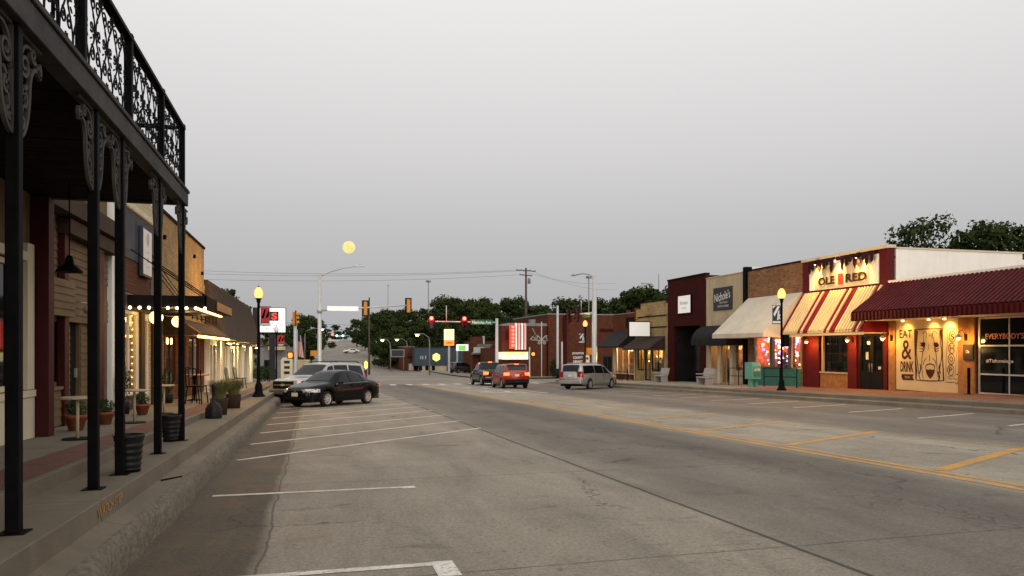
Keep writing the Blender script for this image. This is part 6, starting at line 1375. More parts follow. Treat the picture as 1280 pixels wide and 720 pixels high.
nr5 = make_tree(34, 12, 2.3, 6.5, 14, 200, .2, 'foliage', 0); X, Y_ = pt(1217, 61); o = place(nr5, True, (X, Y_, gz(Y_)), 1, 'smaller rounded tree left of the dense dark tree above the white wall'); o.scale = (1,1,(ZatY(1217,292,Y_)-gz(Y_))/12)
# ================================================================== VEHICLES
def interp(pts, x): return float(np.interp(x, [p[0] for p in pts], [p[1] for p in pts]))
def smooth_fn(pts, w=.07):
    def f(x): return sum(interp(pts, x+d*w) for d in (-1.2,-.6,0,.6,1.2))/5
    return f
class Car:
    def __init__(s, name, label, L, W, top, belt, plan, roofw, zb, wx, wr, paint, crown=.05):
        s.L, s.W = L, W; s.top, s.belt, s.plan, s.rw, s.zb = smooth_fn(top), smooth_fn(belt), smooth_fn(plan, .05), smooth_fn(roofw), smooth_fn(zb)
        s.wx, s.wr, s.crown = wx, wr, crown; s.t = thing(name, label, 'car'); s.paint = paint; s.body()
    def low(s, x):
        z = s.zb(x)
        for w in s.wx:
            R_ = s.wr+.055
            if abs(x-w) < R_: z = max(z, s.wr+math.sqrt(R_*R_-(x-w)**2))
        return z
    def ring(s, x):
        zt, w = s.top(x), s.plan(x); zl = s.low(x); b = min(s.belt(x), zt-.025); zl = min(zl, b-.06); rw = min(s.rw(x)*w/(s.W/2), w*.99); c = s.crown*min(1, .4+.6*(zt-b)/.4)
        zm = max(zl+.04, .5*zl+.5*b)
        return [(w*.86, zl+.0), (w*.965, zl+.012), (w*1.0, max(zl+.03, zm-.12)), (w, zm+.03), (w*.985, b), (rw, zt-c), (rw*.9, zt-c*.55), (rw*.55, zt-c*.18), (0, zt)]
    def body(s):
        h = s.L/2; xs = sorted(set([round(-h+.02*i, 3) for i in range(6)]+[round(h-.02*i, 3) for i in range(6)]+[round(v, 3) for v in np.arange(-h, h+.001, .055)]+[h]))
        mb = MB(); n = 9
        for x in xs:
            r = s.ring(x); mb.v += [(x, y, z) for y, z in r]+[(x, -y, z) for y, z in r[:-1]][::-1]
        k = 2*n-1
        for i in range(len(xs)-1):
            for j in range(k-1): mb.f.append((i*k+j, i*k+j+1, (i+1)*k+j+1, (i+1)*k+j)); mb.m.append(0)
        for i, rev in ((0, False), (len(xs)-1, True)):
            for j in range(n-1):
                f = (i*k+j, i*k+j+1, i*k+k-2-j, i*k+k-1-j) if j < n-2 else (i*k+j, i*k+j+1, i*k+k-1-j)
                mb.f.append(f if rev else f[::-1]); mb.m.append(0)
        mb.smooth.update(range(len(mb.f)))
        mb.cur = 1; mb.box(-h+.12, h-.12, -s.W/2*.84, s.W/2*.84, .22, .62)
        s.bodyo = mb.build('body', [M[s.paint], M['plastic_black']], s.t)
    def side(s, x, f, sg, off):   # f 0 at belt, 1 at roof edge
        r = s.ring(x); (y0, z0), (y1, z1) = r[4], r[5]; dy, dz = y1-y0, z1-z0; l = math.hypot(dy, dz) or 1; ny, nz = dz/l, -dy/l
        return (x, sg*(y0+dy*f+ny*off), z0+dz*f+nz*off)
    def window(s, xb0, xb1, xt0, xt1, f0=.1, f1=.9, name='side_window'):
        for sg in (1, -1):
            mb = MB(); nf, nx = 4, 10
            for a in range(nf+1):
                f = a/nf
                for b in range(nx+1):
                    x = (xb0+(xt0-xb0)*f)*(1-b/nx)+(xb1+(xt1-xb1)*f)*b/nx; mb.v.append(s.side(x, f0+(f1-f0)*f, sg, .012))
            for a in range(nf):
                for b in range(nx): mb.f.append((a*(nx+1)+b, a*(nx+1)+b+1, (a+1)*(nx+1)+b+1, (a+1)*(nx+1)+b)); mb.m.append(0)
            mb.build(name, M['car_glass'], s.t, smooth=True)
    def topat(s, x, q, off):
        r = s.ring(x); ys = [p[0] for p in r[5:]][::-1]; zs = [p[1] for p in r[5:]][::-1]; y = r[5][0]*q
        return (x, y, float(np.interp(abs(y), ys, zs))+off)
    def screen(s, x0, x1, q=.9, name='windscreen'):
        mb = MB(); nx, ny = 8, 10
        for a in range(nx+1):
            for b in range(ny+1):
                x = x0+(x1-x0)*a/nx; p = s.topat(x, (b/ny*2-1)*q, 0); sl = (s.top(x+.03)-s.top(x-.03))/.06; l = math.hypot(1, sl); mb.v.append((p[0]-sl/l*.014, p[1], p[2]+.014/l))
        for a in range(nx):
            for b in range(ny): mb.f.append((a*(ny+1)+b, a*(ny+1)+b+1, (a+1)*(ny+1)+b+1, (a+1)*(ny+1)+b)); mb.m.append(0)
        return mb.build(name, M['car_glass'], s.t, smooth=True)
    def wheels(s, spokes=10, rimr=.66, rm='rim'):
        for w in s.wx:
            for sg in (1, -1):
                y = sg*(s.plan(w)-.02); r = s.wr; mb = MB()
                prof = [(r*.62,-.10),(r*.92,-.105),(r,-.075),(r,.075),(r*.92,.105),(r*.70,.10),(r*.62,.03)]
                mb.lathe([(a, b*sg) for a, b in prof], (w, y-sg*.11, r), 24, 'y'); wl = mb.build('wheel', M['tyre'], s.t)
                mb = MB(); rr = r*rimr
                for i in range(spokes):
                    a = 2*PI*i/spokes; mb.bar((w+.05*math.cos(a), y-sg*.035, r+.05*math.sin(a)), (w+rr*math.cos(a), y-sg*.03, r+rr*math.sin(a)), .032, .045)
                mb.lathe([(.06,-.02*sg),(.06,.012*sg),(.02,.018*sg)], (w, y-sg*.04, r), 12, 'y')
                for i in range(24):
                    a, b = 2*PI*i/24, 2*PI*(i+1)/24; p = lambda q, ra, d: (w+ra*math.cos(q), y-sg*d, r+ra*math.sin(q)); mb.face([p(a,rr,.02),p(b,rr,.02),p(b,rr*.88,.035),p(a,rr*.88,.035)])
                mb.build('rim', M[rm], wl)
    def patch(s, name, m, x0, x1, z0, z1, off=.012):   # lamp wrapped on the body side, both sides
        for sg in (1, -1):
            mb = MB(); nx, nz = 8, 3
            for a in range(nx+1):
                x = x0+(x1-x0)*a/nx; r = s.ring(x)
                for b in range(nz+1):
                    z = z0+(z1-z0)*b/nz; y = float(np.interp(z, [p[1] for p in r[1:6]], [p[0] for p in r[1:6]])); mb.v.append((x, sg*(y+off), z))
            for a in range(nx):
                for b in range(nz): mb.f.append((a*(nz+1)+b, a*(nz+1)+b+1, (a+1)*(nz+1)+b+1, (a+1)*(nz+1)+b)); mb.m.append(0)
            # end face wraps round onto the nose or tail
            e = s.L/2 if x1 > 0 else -s.L/2; d = .014 if e > 0 else -.014; r = s.ring(e); w = r[4][0]
            b0 = len(mb.v); mb.v += [(e+d, sg*(w+.008), z0), (e+d, sg*(w+.008), z1), (e+d, sg*w*.62, z1-.02), (e+d, sg*w*.68, z0+.02)]; mb.f.append((b0, b0+1, b0+2, b0+3)); mb.m.append(0)
            mb.build(name, M[m], s.t)
    def bits(s, mx, mz, plate_front=None, plate_back=None, handles=(), hz=.9):
        for sg in (1, -1):
            y = sg*(s.plan(mx)+.10); mb = MB(); mb.hexa([(mx-.07,y-.09,mz-.06),(mx+.10,y-.07,mz-.04),(mx+.09,y+.07,mz-.04),(mx-.07,y+.10,mz-.06),(mx-.07,y-.09,mz+.08),(mx+.06,y-.07,mz+.06),(mx+.06,y+.07,mz+.06),(mx-.07,y+.10,mz+.08)]); mb.build('wing_mirror', M[s.paint], s.t, bevel=.02)
            for hx in handles: mb = MB(); yy = sg*(s.ring(hx)[4][0]); mb.box(hx-.09, hx+.09, yy-.004, yy+sg*.03, hz-.015, hz+.02); mb.build('door_handle', M['chrome'] if s.paint != 'car_black' else M['car_black'], s.t)
        h = s.L/2
        if plate_front: mb = MB(); mb.box(h+.012, h+.03, -.155, .155, plate_front-.075, plate_front+.075); mb.build('license_plate', M['plate'], s.t)
        if plate_back: mb = MB(); mb.box(-h-.03, -h-.012, -.155, .155, plate_back-.075, plate_back+.075); mb.build('license_plate', M['plate'], s.t)
    def seams(s, xs, z0, slant=0):
        mb = MB()
        for x in xs:
            for sg in (1, -1):
                r = s.ring(x); pts = [(x+slant*0, sg*(p[0]+.0015), p[1]) for p in r[1:5] if p[1] > z0]
                if len(pts) > 1: mb.tube(pts, .006, 4)
        mb.build('door_seam', M['plastic_black'], s.t)
def park(c, x, y, head, sc=1.0):
    c.t.location = (x, y, gz(y)); c.t.rotation_euler = (0, R(1.375)*(-head[1])*-1*0, math.atan2(head[1], head[0])); c.t.scale = (sc,)*3
    # follow the slope of the street
    sl = Vector((head[0], head[1], -.024*head[1] if y < 62 else 0)).normalized(); up = Vector((0,.024 if y < 62 else 0,1)); lf = up.cross(sl).normalized(); up = sl.cross(lf)
    c.t.rotation_euler = Matrix((sl, lf, up)).transposed().to_euler()
# black sedan
c = Car('black_sedan', 'glossy black sedan parked nose in at the left kerb before the white utility vehicle', 4.62, 1.80,
    [(-2.31,.86),(-2.26,.98),(-1.9,1.06),(-1.62,1.09),(-.98,1.41),(-.35,1.50),(.15,1.485),(.45,1.40),(1.10,1.0),(1.6,.93),(2.1,.82),(2.28,.70),(2.31,.62)],
    [(-2.31,.80),(-1.7,.96),(-.5,.93),(.9,.89),(1.6,.86),(2.31,.60)], [(-2.31,.62),(-2.22,.78),(-1.9,.86),(-1,.90),(1.2,.90),(1.9,.84),(2.15,.72),(2.31,.52)],
    [(-2.31,.70),(-1.6,.66),(-.9,.58),(0,.58),(.6,.62),(1.2,.72),(2.31,.66)], [(-2.31,.42),(-2.1,.26),(-1.2,.2),(1.5,.2),(2.2,.24),(2.31,.3)], (-1.30,1.35), .32, 'car_black')
c.window(.80,-.05,.28,-.05,.1,.9); c.window(-.12,-.95,-.12,-.80,.1,.9); c.window(-1.0,-1.42,-.86,-1.0,.1,.82,'quarter_window'); c.screen(1.02,.40,.92); c.screen(-1.5,-.90,.9,'rear_window'); c.wheels(10)
c.patch('headlight','lamp_clear',1.80,2.27,.60,.74); c.patch('taillight','lamp_red',-2.27,-1.98,.74,.92); c.bits(.72,.96,.52,.62,(-.1,-1.0),.86); c.seams((.85,-.08,-1.02),.25)
mb = MB(); mb.box(2.315,2.33,-.42,.42,.60,.68); mb.box(2.315,2.33,-.5,.5,.33,.42); mb.build('grille', M['plastic_black'], c.t)
mb = MB(); mb.lathe([(.055,0),(.055,.01)],(2.33,0,.645),14,'x'); mb.build('badge', M['chrome'], c.t)
mb = MB()
for sg in (1,-1):
    pts = [c.side(x, .03, sg, .012) for x in np.linspace(.85,-1.35,14)]; mb.tube(pts, .010, 4)
mb.build('chrome_strip', M['chrome'], c.t)
park(c, .72, 30.25, (-.66,-.75), .93); c.t['group'] = 'cars parked along the left kerb'
# white sport utility
c = Car('white_utility', 'large white sport utility vehicle parked at the left kerb behind the black sedan', 5.15, 2.02,
    [(-2.58,1.2),(-2.54,1.45),(-2.40,1.78),(-2.25,1.86),(-1.2,1.90),(.0,1.89),(.40,1.82),(1.10,1.28),(1.35,1.22),(2.2,1.14),(2.5,1.06),(2.58,.92)],
    [(-2.58,1.12),(-1.5,1.16),(1.0,1.12),(1.5,1.06),(2.58,.88)], [(-2.58,.84),(-2.45,.95),(-1.8,1.0),(1.5,1.0),(2.2,.97),(2.45,.90),(2.58,.80)],
    [(-2.58,.80),(-2.2,.78),(0,.78),(.6,.80),(1.2,.90),(2.58,.86)], [(-2.58,.5),(-2.3,.40),(-1,.32),(1.5,.32),(2.4,.34),(2.58,.40)], (-1.50,1.45), .40, 'car_white')
c.window(.98,.10,.46,.10,.12,.88); c.window(.02,-.98,.02,-.98,.12,.88); c.window(-1.10,-2.2,-1.10,-2.12,.12,.86,'quarter_window'); c.screen(1.08,.42,.93); c.wheels(6,.66); c.screen(-2.54,-2.36,.85,'rear_window')
c.patch('headlight','lamp_clear',2.28,2.53,.90,1.06); c.patch('taillight','lamp_red',-2.53,-2.34,.95,1.5); c.bits(.95,1.16,None,.85,(.15,-.95),1.02); c.seams((1.02,.06,-1.04),.4)
mb = MB(); mb.box(2.585,2.61,-.62,.62,.68,1.02); mb.build('grille', M['plastic_black'], c.t); mb = MB(); mb.box(2.612,2.628,-.62,.62,.83,.86); mb.poly([(-.13,-.035),(-.05,-.035),(-.05,-.06),(.05,-.06),(.05,-.035),(.13,-.035),(.13,.035),(.05,.035),(.05,.06),(-.05,.06),(-.05,.035),(-.13,.035)],(2.63,0,.845),(0,1,0),(0,0,1),(1,0,0),.012); mb.build('grille_bar', M['chrome'], c.t)
mb = MB(); mb.box(2.55,2.66,-.86,.86,.42,.62); mb.build('bumper', M['rubber_grey'], c.t, bevel=.03)
mb = MB()
for sg in (1,-1): mb.tube([(.1,sg*.68,1.90),(-.2,sg*.68,1.95),(-1.9,sg*.68,1.955),(-2.15,sg*.68,1.88)], .022, 6)
mb.build('roof_rail', M['plastic_black'], c.t)
park(c, .28, 34.1, (-.66,-.75), .90); c.t['group'] = 'cars parked along the left kerb'
# silver minivan
c = Car('silver_minivan', 'silver minivan nosed in to the right kerb before the awning shops', 5.15, 1.95,
    [(-2.58,1.0),(-2.55,1.2),(-2.42,1.62),(-2.28,1.72),(-1.0,1.75),(.3,1.72),(.75,1.62),(1.55,1.12),(2.0,1.02),(2.4,.90),(2.55,.78),(2.58,.7)],
    [(-2.58,1.0),(-1,1.03),(1.2,.98),(1.8,.92),(2.58,.68)], [(-2.58,.84),(-2.45,.93),(-1.5,.975),(1.4,.975),(2.1,.90),(2.4,.78),(2.58,.6)],
    [(-2.58,.78),(-2.2,.76),(0,.76),(.8,.78),(1.6,.86),(2.58,.70)], [(-2.58,.40),(-2.3,.30),(-1,.23),(1.5,.23),(2.4,.25),(2.58,.35)], (-1.48,1.58), .335, 'car_silver')
c.window(1.35,.42,.72,.42,.1,.88); c.window(.34,-.80,.34,-.80,.1,.88); c.window(-.88,-2.3,-.88,-2.18,.1,.88,'quarter_window'); c.screen(1.5,.72,.92); c.screen(-2.545,-2.36,.86,'rear_window'); c.wheels(7)
c.patch('headlight','lamp_clear',2.1,2.54,.68,.86); c.patch('taillight','lamp_red',-2.55,-2.38,.82,1.22); c.bits(1.2,1.06,None,.92,(.5,.15),.95); c.seams((1.25,.38,-.84),.3)
mb = MB(); mb.box(-2.64,-2.5,-.86,.86,.38,.60); mb.build('bumper', M['car_silver'], c.t, bevel=.03)
mb = MB()
for sg in (1,-1): mb.box(-1.9,.2,sg*.62-.02,sg*.62+.02,1.75,1.80)
mb.build('roof_rail', M['steel'], c.t)
park(c, 17.3, 45.2, (math.sin(R(51)),math.cos(R(51))), .93)
# red hatchback with brake lights
c = Car('red_hatchback', 'boxy red hatchback stopped with bright brake lights behind the dark pickup', 4.15, 1.82,
    [(-2.08,1.0),(-2.05,1.25),(-1.92,1.58),(-1.78,1.64),(-.6,1.66),(.3,1.62),(.6,1.52),(1.15,1.08),(1.5,1.02),(1.9,.94),(2.08,.74)],
    [(-2.08,1.02),(0,1.0),(1.2,.95),(2.08,.7)], [(-2.08,.82),(-1.95,.89),(-1,.91),(1.2,.91),(1.8,.82),(2.08,.62)],
    [(-2.08,.72),(0,.70),(1.2,.78),(2.08,.7)], [(-2.08,.42),(-1.9,.3),(0,.24),(1.8,.26),(2.08,.36)], (-1.28,1.28), .335, 'car_red')
c.window(1.05,.20,.62,.20,.1,.88); c.window(.12,-.75,.12,-.75,.1,.88); c.window(-.82,-1.7,-.82,-1.62,.1,.86,'quarter_window'); c.screen(1.12,.58,.92); c.screen(-2.045,-1.86,.9,'rear_window'); c.wheels(5)
c.patch('brake_light','brake',-2.05,-1.95,.86,1.06); c.bits(.95,1.05,None,.88,(.2,-.7),.92)
mb = MB(); mb.box(-2.13,-2.0,-.8,.8,.36,.62); mb.build('bumper', M['plastic_black'], c.t, bevel=.03); mb = MB(); mb.box(-1.96,-1.92,-.14,.14,1.585,1.64); mb.build('high_brake_light', M['brake'], c.t)
park(c, 12.95, 49.2, (0,1), 1.0); c.t['group'] = 'cars waiting at the red light'
for y in (-.75,.75):
    l = bpy.data.lights.new('brake_glow','POINT'); l.energy = 2.5; l.color = (1,.08,.03); l.shadow_soft_size = .08; lo = bpy.data.objects.new('brake_glow', l); COL.objects.link(lo); lo.parent = c.t; lo.location = (-2.35,y,.95)
# dark pickup
c = Car('dark_pickup', 'dark pickup truck stopped at the red light ahead of the red hatchback', 5.7, 2.0,
    [(-2.85,1.22),(-2.8,1.26),(-1.02,1.28),(-.95,1.30),(-.82,1.75),(-.6,1.88),(.3,1.88),(.62,1.78),(1.25,1.28),(1.6,1.22),(2.6,1.12),(2.85,.9)],
    [(-2.85,1.15),(-1,1.18),(1.2,1.14),(2.85,.88)], [(-2.85,.93),(-2.7,.98),(2.2,.98),(2.6,.92),(2.85,.78)], [(-2.85,.93),(-1.1,.93),(-.8,.76),(.5,.76),(1.3,.88),(2.85,.84)],
    [(-2.85,.62),(-2.6,.48),(-1,.38),(2.6,.4),(2.85,.5)], (-1.75,1.85), .40, 'car_dark')
c.window(1.15,.2,.68,.2,.12,.88); c.window(.12,-.75,.12,-.62,.12,.88); c.screen(1.2,.62,.92); c.screen(-.97,-.72,.86,'rear_window'); c.wheels(6,.64)
c.patch('brake_light','brake',-2.83,-2.72,.86,1.12); c.bits(1.0,1.22,None,.66,(.25,-.65),1.05)
mb = MB(); mb.box(-2.98,-2.82,-.88,.88,.52,.70); mb.build('bumper', M['chrome'], c.t, bevel=.02); mb = MB(); mb.box(-2.862,-2.852,-.72,.72,.76,1.14); mb.build('tailgate', M['car_dark'], c.t); mb = MB(); mb.box(-.88,-.80,-.14,.14,1.82,1.90); mb.build('high_brake_light', M['brake'], c.t)
park(c, 13.25, 57.0, (0,1), .97); c.t['group'] = 'cars waiting at the red light'
# grey crossover by the blue store, white saloon on the hill
c = Car('grey_crossover', 'dark grey crossover parked in front of the blue store', 4.6, 1.88,
    [(-2.3,.95),(-2.25,1.2),(-1.95,1.6),(-1.6,1.68),(0,1.70),(.4,1.6),(1.15,1.14),(1.9,1.0),(2.3,.72)], [(-2.3,1.0),(0,1.0),(1.2,.97),(2.3,.7)], [(-2.3,.8),(-2.1,.9),(0,.94),(1.6,.9),(2.3,.62)], [(-2.3,.72),(0,.72),(1.2,.8),(2.3,.72)],
    [(-2.3,.45),(-2,.32),(0,.26),(2,.3),(2.3,.4)], (-1.35,1.4), .35, 'car_grey')
c.window(1.05,.15,.5,.15); c.window(.08,-.85,.08,-.85); c.window(-.93,-1.75,-.93,-1.6,.1,.85,'quarter_window'); c.screen(1.1,.45); c.wheels(5); c.screen(-2.22,-1.85,.85,'rear_window'); c.patch('taillight','lamp_red',-2.27,-2.1,.9,1.15)
park(c, Xat(577,106), 106, (.86,.5), .95); c.t.location.z = gz(106)+.14
c = Car('white_saloon', 'small white car crossing the hill road far away below the crest', 4.5, 1.8,
    [(-2.25,.9),(-1.6,1.05),(-.9,1.4),(.3,1.42),(1.1,1.0),(2.0,.86),(2.25,.65)], [(-2.25,.85),(0,.92),(2.25,.6)], [(-2.25,.7),(-1.8,.86),(1.5,.88),(2.25,.6)], [(-2.25,.66),(-.8,.6),(.5,.6),(2.25,.66)], [(-2.25,.4),(0,.2),(2.25,.35)], (-1.3,1.35), .32, 'white_paint')
c.window(.8,-.05,.3,-.05); c.window(-.12,-1.2,-.12,-.85); c.screen(1.05,.4); c.wheels(5); park(c, Xat(439,215), 215, (-.96,-.27), 1.0); c.t.location.z = gz(215)
# ================================================================== STREET FURNITURE
def street_lamp(px, pxt, pyb, pyt, X, Y_, g, zt, label, lit=True, banner=None, bs=1):
    t = thing('street_lamp', label, 'street lamp', (X, Y_, g), 0, 'black acorn street lamps'); Hh = zt-g; k = Hh/4.4
    mb = MB(); mb.lathe([(.23,0),(.23,.05),(.17,.10),(.13,.2),(.125,.42),(.075,.5),(.062,.62),(.055,1.2),(.048,Hh-.68*k),(.085,Hh-.63*k),(.06,Hh-.60*k),(.10,Hh-.53*k),(.13,Hh-.50*k)], n=14)
    mb.build('post', M['black_metal'], t)
    z0 = Hh-.50*k; mb = MB(); mb.lathe([(a*k, z0+b*k) for a, b in ((.11,0),(.155,.08),(.172,.18),(.16,.27),(.12,.36),(.07,.42),(.045,.44))], n=18); mb.build('globe', M[('globe_orange' if Y_ > 50 else 'globe_amber') if lit else 'white_paint'], t)
    mb = MB(); mb.lathe([(.05*k,z0+.44*k),(.03*k,z0+.47*k),(.012,Hh)], n=8); mb.build('finial', M['black_metal'], t)
    if lit:
        l = bpy.data.lights.new('lamp_light', 'POINT'); l.color = (1,.52,.12); l.shadow_soft_size = .2; lo = bpy.data.objects.new('lamp_light', l); COL.objects.link(lo); lo.parent = t; lo.location = (0,0,Hh-.30*k); l.shadow_soft_size = .06
        l.energy = 600 if Y_ > 50 else 2600 if X > 0 else 1300
    if banner:
        z1, z0b, w = banner; mb = MB(); ru = bs
        mb.box(ru*.06, ru*(.06+w), -.012, .012, z0b-g, z1-g); b = mb.build('banner', M['navy'] if bs < 0 else M['red_panel'] if 0 else M['navy'], t)
        mb = MB()
        for z in (z1+.02, z0b-.02): mb.tube([(0,0,z-g),(ru*(.1+w),0,z-g)], .012, 6)
        mb.build('banner_arm', M['black_metal'], t)
        return t, b
    return t, None
def banner_art(t, b, z0, z1, g, x0, x1, kind):
    w = x1-x0; y = -.014; o = (0, y, 0)
    def P(pts, m, nm):
        mb = MB(); mb.poly([(x0+p[0]*w, z0-g+p[1]*(z1-z0)) for p in pts], o, (1,0,0), (0,0,1), (0,-1,0), .004); mb.build(nm, M[m], b)
    if kind == 'T':
        P([(0,.85),(.35,1),(.1,1),(0,.95)], 'white_letter', 'stripe'); P([(.1,.55),(.6,.98),(.9,.98),(.25,.4)], 'white_letter', 'stripe'); P([(.55,.2),(.72,.2),(.85,.75),(.66,.7)], 'white_letter', 'letter'); P([(.8,.25),(.97,.25),(.97,.32),(.88,.32),(.88,.45),(.97,.45),(.97,.52),(.8,.52)], 'white_letter', 'letter'); P([(.02,.03),(.98,.03),(.98,.14),(.02,.14)], 'white_letter', 'band')
    else:
        P([(0,.15),(1,.15),(1,1),(0,1)], 'flag_red', 'field'); P([(.1,.4),(.45,.9),(.6,.85),(.35,.35)], 'dark_red', 'figure'); P([(.55,.45),(.95,.9),(.9,.5),(.7,.4)], 'orange_plastic', 'figure'); P([(.1,.03),(.9,.03),(.9,.1),(.1,.1)], 'white_letter', 'band')
# left lit lamp
Y_ = 27.9; X = -1.93; g = gz(Y_)+.45; zt = ZatY(324,357,Y_)
t, b = street_lamp(0,0,0,0, X, Y_, g, zt, 'black street lamp with glowing amber globe and red banner on the left sidewalk', True, (ZatY(333,384,Y_), ZatY(333,406.5,Y_), .32), 1)
banner_art(t, b, ZatY(333,406.5,Y_), ZatY(333,384,Y_), g, .06, .38, 'R')
# far left unlit lamp
Y_ = 58; X = Xat(345.5,Y_); g = gz(Y_)+.17; zt = ZatY(345.5,407,Y_)
t, b = street_lamp(0,0,0,0, X, Y_, g, zt, 'unlit black street lamp with pale globe at the left corner below the bank sign', False, (ZatY(351,419,Y_), ZatY(351,432,Y_), .5), 1); banner_art(t, b, ZatY(351,432,Y_), ZatY(351,419,Y_), g, .06, .56, 'R')
# right lamps
Y_ = 29.6; X = Xat(977,Y_); g = gz(Y_)+.30; zt = ZatY(974,358.5,Y_)
t, b = street_lamp(0,0,0,0, X, Y_, g, zt, 'black street lamp with glowing amber globe before the striped awning', True, (ZatY(970,382.5,Y_), ZatY(970,404.5,Y_), .42), -1); banner_art(t, b, ZatY(970,404.5,Y_), ZatY(970,382.5,Y_), g, -.48, -.06, 'T')
mb = MB(); mb.box(.06,.34,-.1,.1,zt-g-2.75,zt-g-2.2); mb.build('control_box', M['black_metal'], t)
Y_ = 56; X = Xat(731.5,Y_); g = gz(Y_)+.30; zt = ZatY(731,399.5,Y_)
t, b = street_lamp(0,0,0,0, X, Y_, g, zt, 'black street lamp with glowing orange globe behind the silver minivan', True, (ZatY(727,417,Y_), ZatY(727,428.5,Y_), .48), -1); banner_art(t, b, ZatY(727,428.5,Y_), ZatY(727,417,Y_), g, -.54, -.06, 'T')
# signs behind the minivan
Y_ = 57.5; x = Xat(737,Y_); t = thing('crossing_sign', 'orange hand signal and white arrow sign beside the right signal pole', 'sign', (x, Y_, gz(Y_)+.3)); z = ZatY(738,439,Y_)
mb = MB(); mb.box(-.25,.3,-.1,.12,z-gz(Y_)-.3-.28,z-gz(Y_)-.3+.28); mb.build('signal_box', M['orange_plastic'], t); mb = MB(); mb.box(-.42,-.1,-.13,-.102,z-gz(Y_)-1.3,z-gz(Y_)-.62); mb.build('plate', M['white_paint'], t); mb = MB(); mb.tube([(0,.05,0),(0,.05,z-gz(Y_)-.5)],.035,6); mb.build('post', M['steel'], t); mb = MB(); mb.lathe([(.11,0),(.11,.004)],(-.26,-.135,z-gz(Y_)-.9),10,'y'); mb.build('mark', M['sign_black'], t)
# teal newspaper box
Y_ = Yat(941,22.2); g = gz(Y_)+.31; t = thing('newspaper_box', 'teal newspaper box with white lettering on the right sidewalk', 'newspaper box', (22.2, Y_, g), R(12))
mb = MB(); mb.prism([(-.28,.42),(.28,.42),(.28,1.12),(.18,1.3),(-.28,1.3)], -.3, .3, 'x'); mb.build('cabinet', M['news_teal'], t, bevel=.015)
for v in list(t.children)[0].data.vertices: v.co.y *= -1
list(t.children)[0].data.flip_normals()
for sx in (-1,1):
    mb = MB(); mb.box(sx*.17-.04, sx*.17+.04, -.12, .12, 0, .42); mb.build('leg', M['news_teal'], t)
mb = MB(); mb.box(-.24,.24,-.305,-.285,.55,1.0); dr_ = mb.build('door', M['teal'], t); mb = MB(); mb.text('LINE TIMES', .42, .13, (0,-.31,.92), FX, UPZ, FN, .004, bold=.03); mb.build('lettering', M['white_letter'], dr_)
# railing by the gift shop
def railing(x, y0, y1, label, h=1.0):
    t = thing('handrail', label, 'railing', (x, (y0+y1)/2, gr((y0+y1)/2)), 0, 'black pipe railings on the right sidewalk')
    mb = MB()
    for z in (h, h*.55): mb.tube([(x,y0,gr(y0)+z),(x,y1,gr(y1)+z)], .022, 6)
    mb.build('rail', M['black_metal'], t, True)
    for k in range(3):
        y = y0+(y1-y0)*k/2; mb = MB(); mb.tube([(x,y,gr(y)),(x,y,gr(y)+h+.02)], .024, 6); mb.build('post', M['black_metal'], t, True)
railing(23.3, Yat(996,23.3), Yat(955,23.3), 'black pipe railing in front of the teal gift shop base'); railing(23.3, Yat(936,23.3), Yat(911,23.3), 'black pipe railing in front of the stucco shop door')
# benches
def bench(px, X, label, w=1.2):
    Y_ = Yat(px,X); t = thing('bench', label, 'bench', (X, Y_, gr(Y_)), 0, 'pale benches on the right sidewalk')
    mb = MB(); mb.box(-.42,.05,-w/2,w/2,.40,.47); mb.build('seat', M['bench_grey'], t, bevel=.01)
    mb = MB(); mb.hexa([(.02,-w/2,.48),(.08,-w/2,.48),(.08,w/2,.48),(.02,w/2,.48),(.16,-w/2,.98),(.22,-w/2,.98),(.22,w/2,.98),(.16,w/2,.98)]); mb.build('backrest', M['bench_grey'], t, bevel=.01)
    for s in (-1,1):
        mb = MB(); mb.box(-.40,.06,s*(w/2-.1)-.06,s*(w/2-.1)+.06,0,.398); mb.build('leg', M['bench_grey'], t); mb = MB(); mb.box(-.42,.1,s*(w/2-.02)-.04,s*(w/2-.02)+.04,.60,.66); mb.build('armrest', M['bench_grey'], t)
bench(884,22.9,'pale bench in front of the deep dark entrance'); bench(829,23.6,'pale bench beside the golden stone shop window')
# tables and chairs outside the corner shop
def bistro_chair(x, y, g, rz, label, group):
    t = thing('bistro_chair', label, 'chair', (x, y, g), rz, group)
    mb = MB(); mb.box(-.2,.2,-.2,.2,.44,.47); mb.build('seat', M['black_metal'], t)
    for a, b in ((-1,-1),(1,-1),(-1,1),(1,1)): mb = MB(); mb.tube([(a*.17,b*.17,.44),(a*.21,b*.21,0)], .015, 6); mb.build('leg', M['black_metal'], t)
    mb = MB(); mb.tube([(-.19,.19,.45),(-.19,.25,.88),(0,.28,.93),(.19,.25,.88),(.19,.19,.45)], .014, 6)
    for k in (-.1,0,.1): mb.tube([(k,.2,.47),(k,.27,.9)], .008, 5)
    mb.build('backrest', M['black_metal'], t); return t
def bistro_table(x, y, g, label, group, h=.74, r=.35, top='black_metal'):
    t = thing('bistro_table', label, 'table', (x, y, g), 0, group)
    mb = MB(); mb.lathe([(r,h-.03),(r,h)], n=20); mb.build('tabletop', M[top], t); mb = MB(); mb.tube([(0,0,.02),(0,0,h-.03)], .03, 8); mb.build('stem', M['black_metal'], t); mb = MB(); mb.lathe([(.22,0),(.2,.02),(.04,.05)], n=14); mb.build('base', M['black_metal'], t); return t
for px, X, rz, lab in ((768,23.4,.4,'black chair outside the corner brick shop, leftmost'), (781,23.2,2.6,'black chair outside the corner brick shop, middle'), (788,23.9,1.3,'black chair outside the corner brick shop, near the golden stone wall')): bistro_chair(X, Yat(px,X), gr(Yat(px,X)), rz, lab, 'black chairs outside the corner shop')
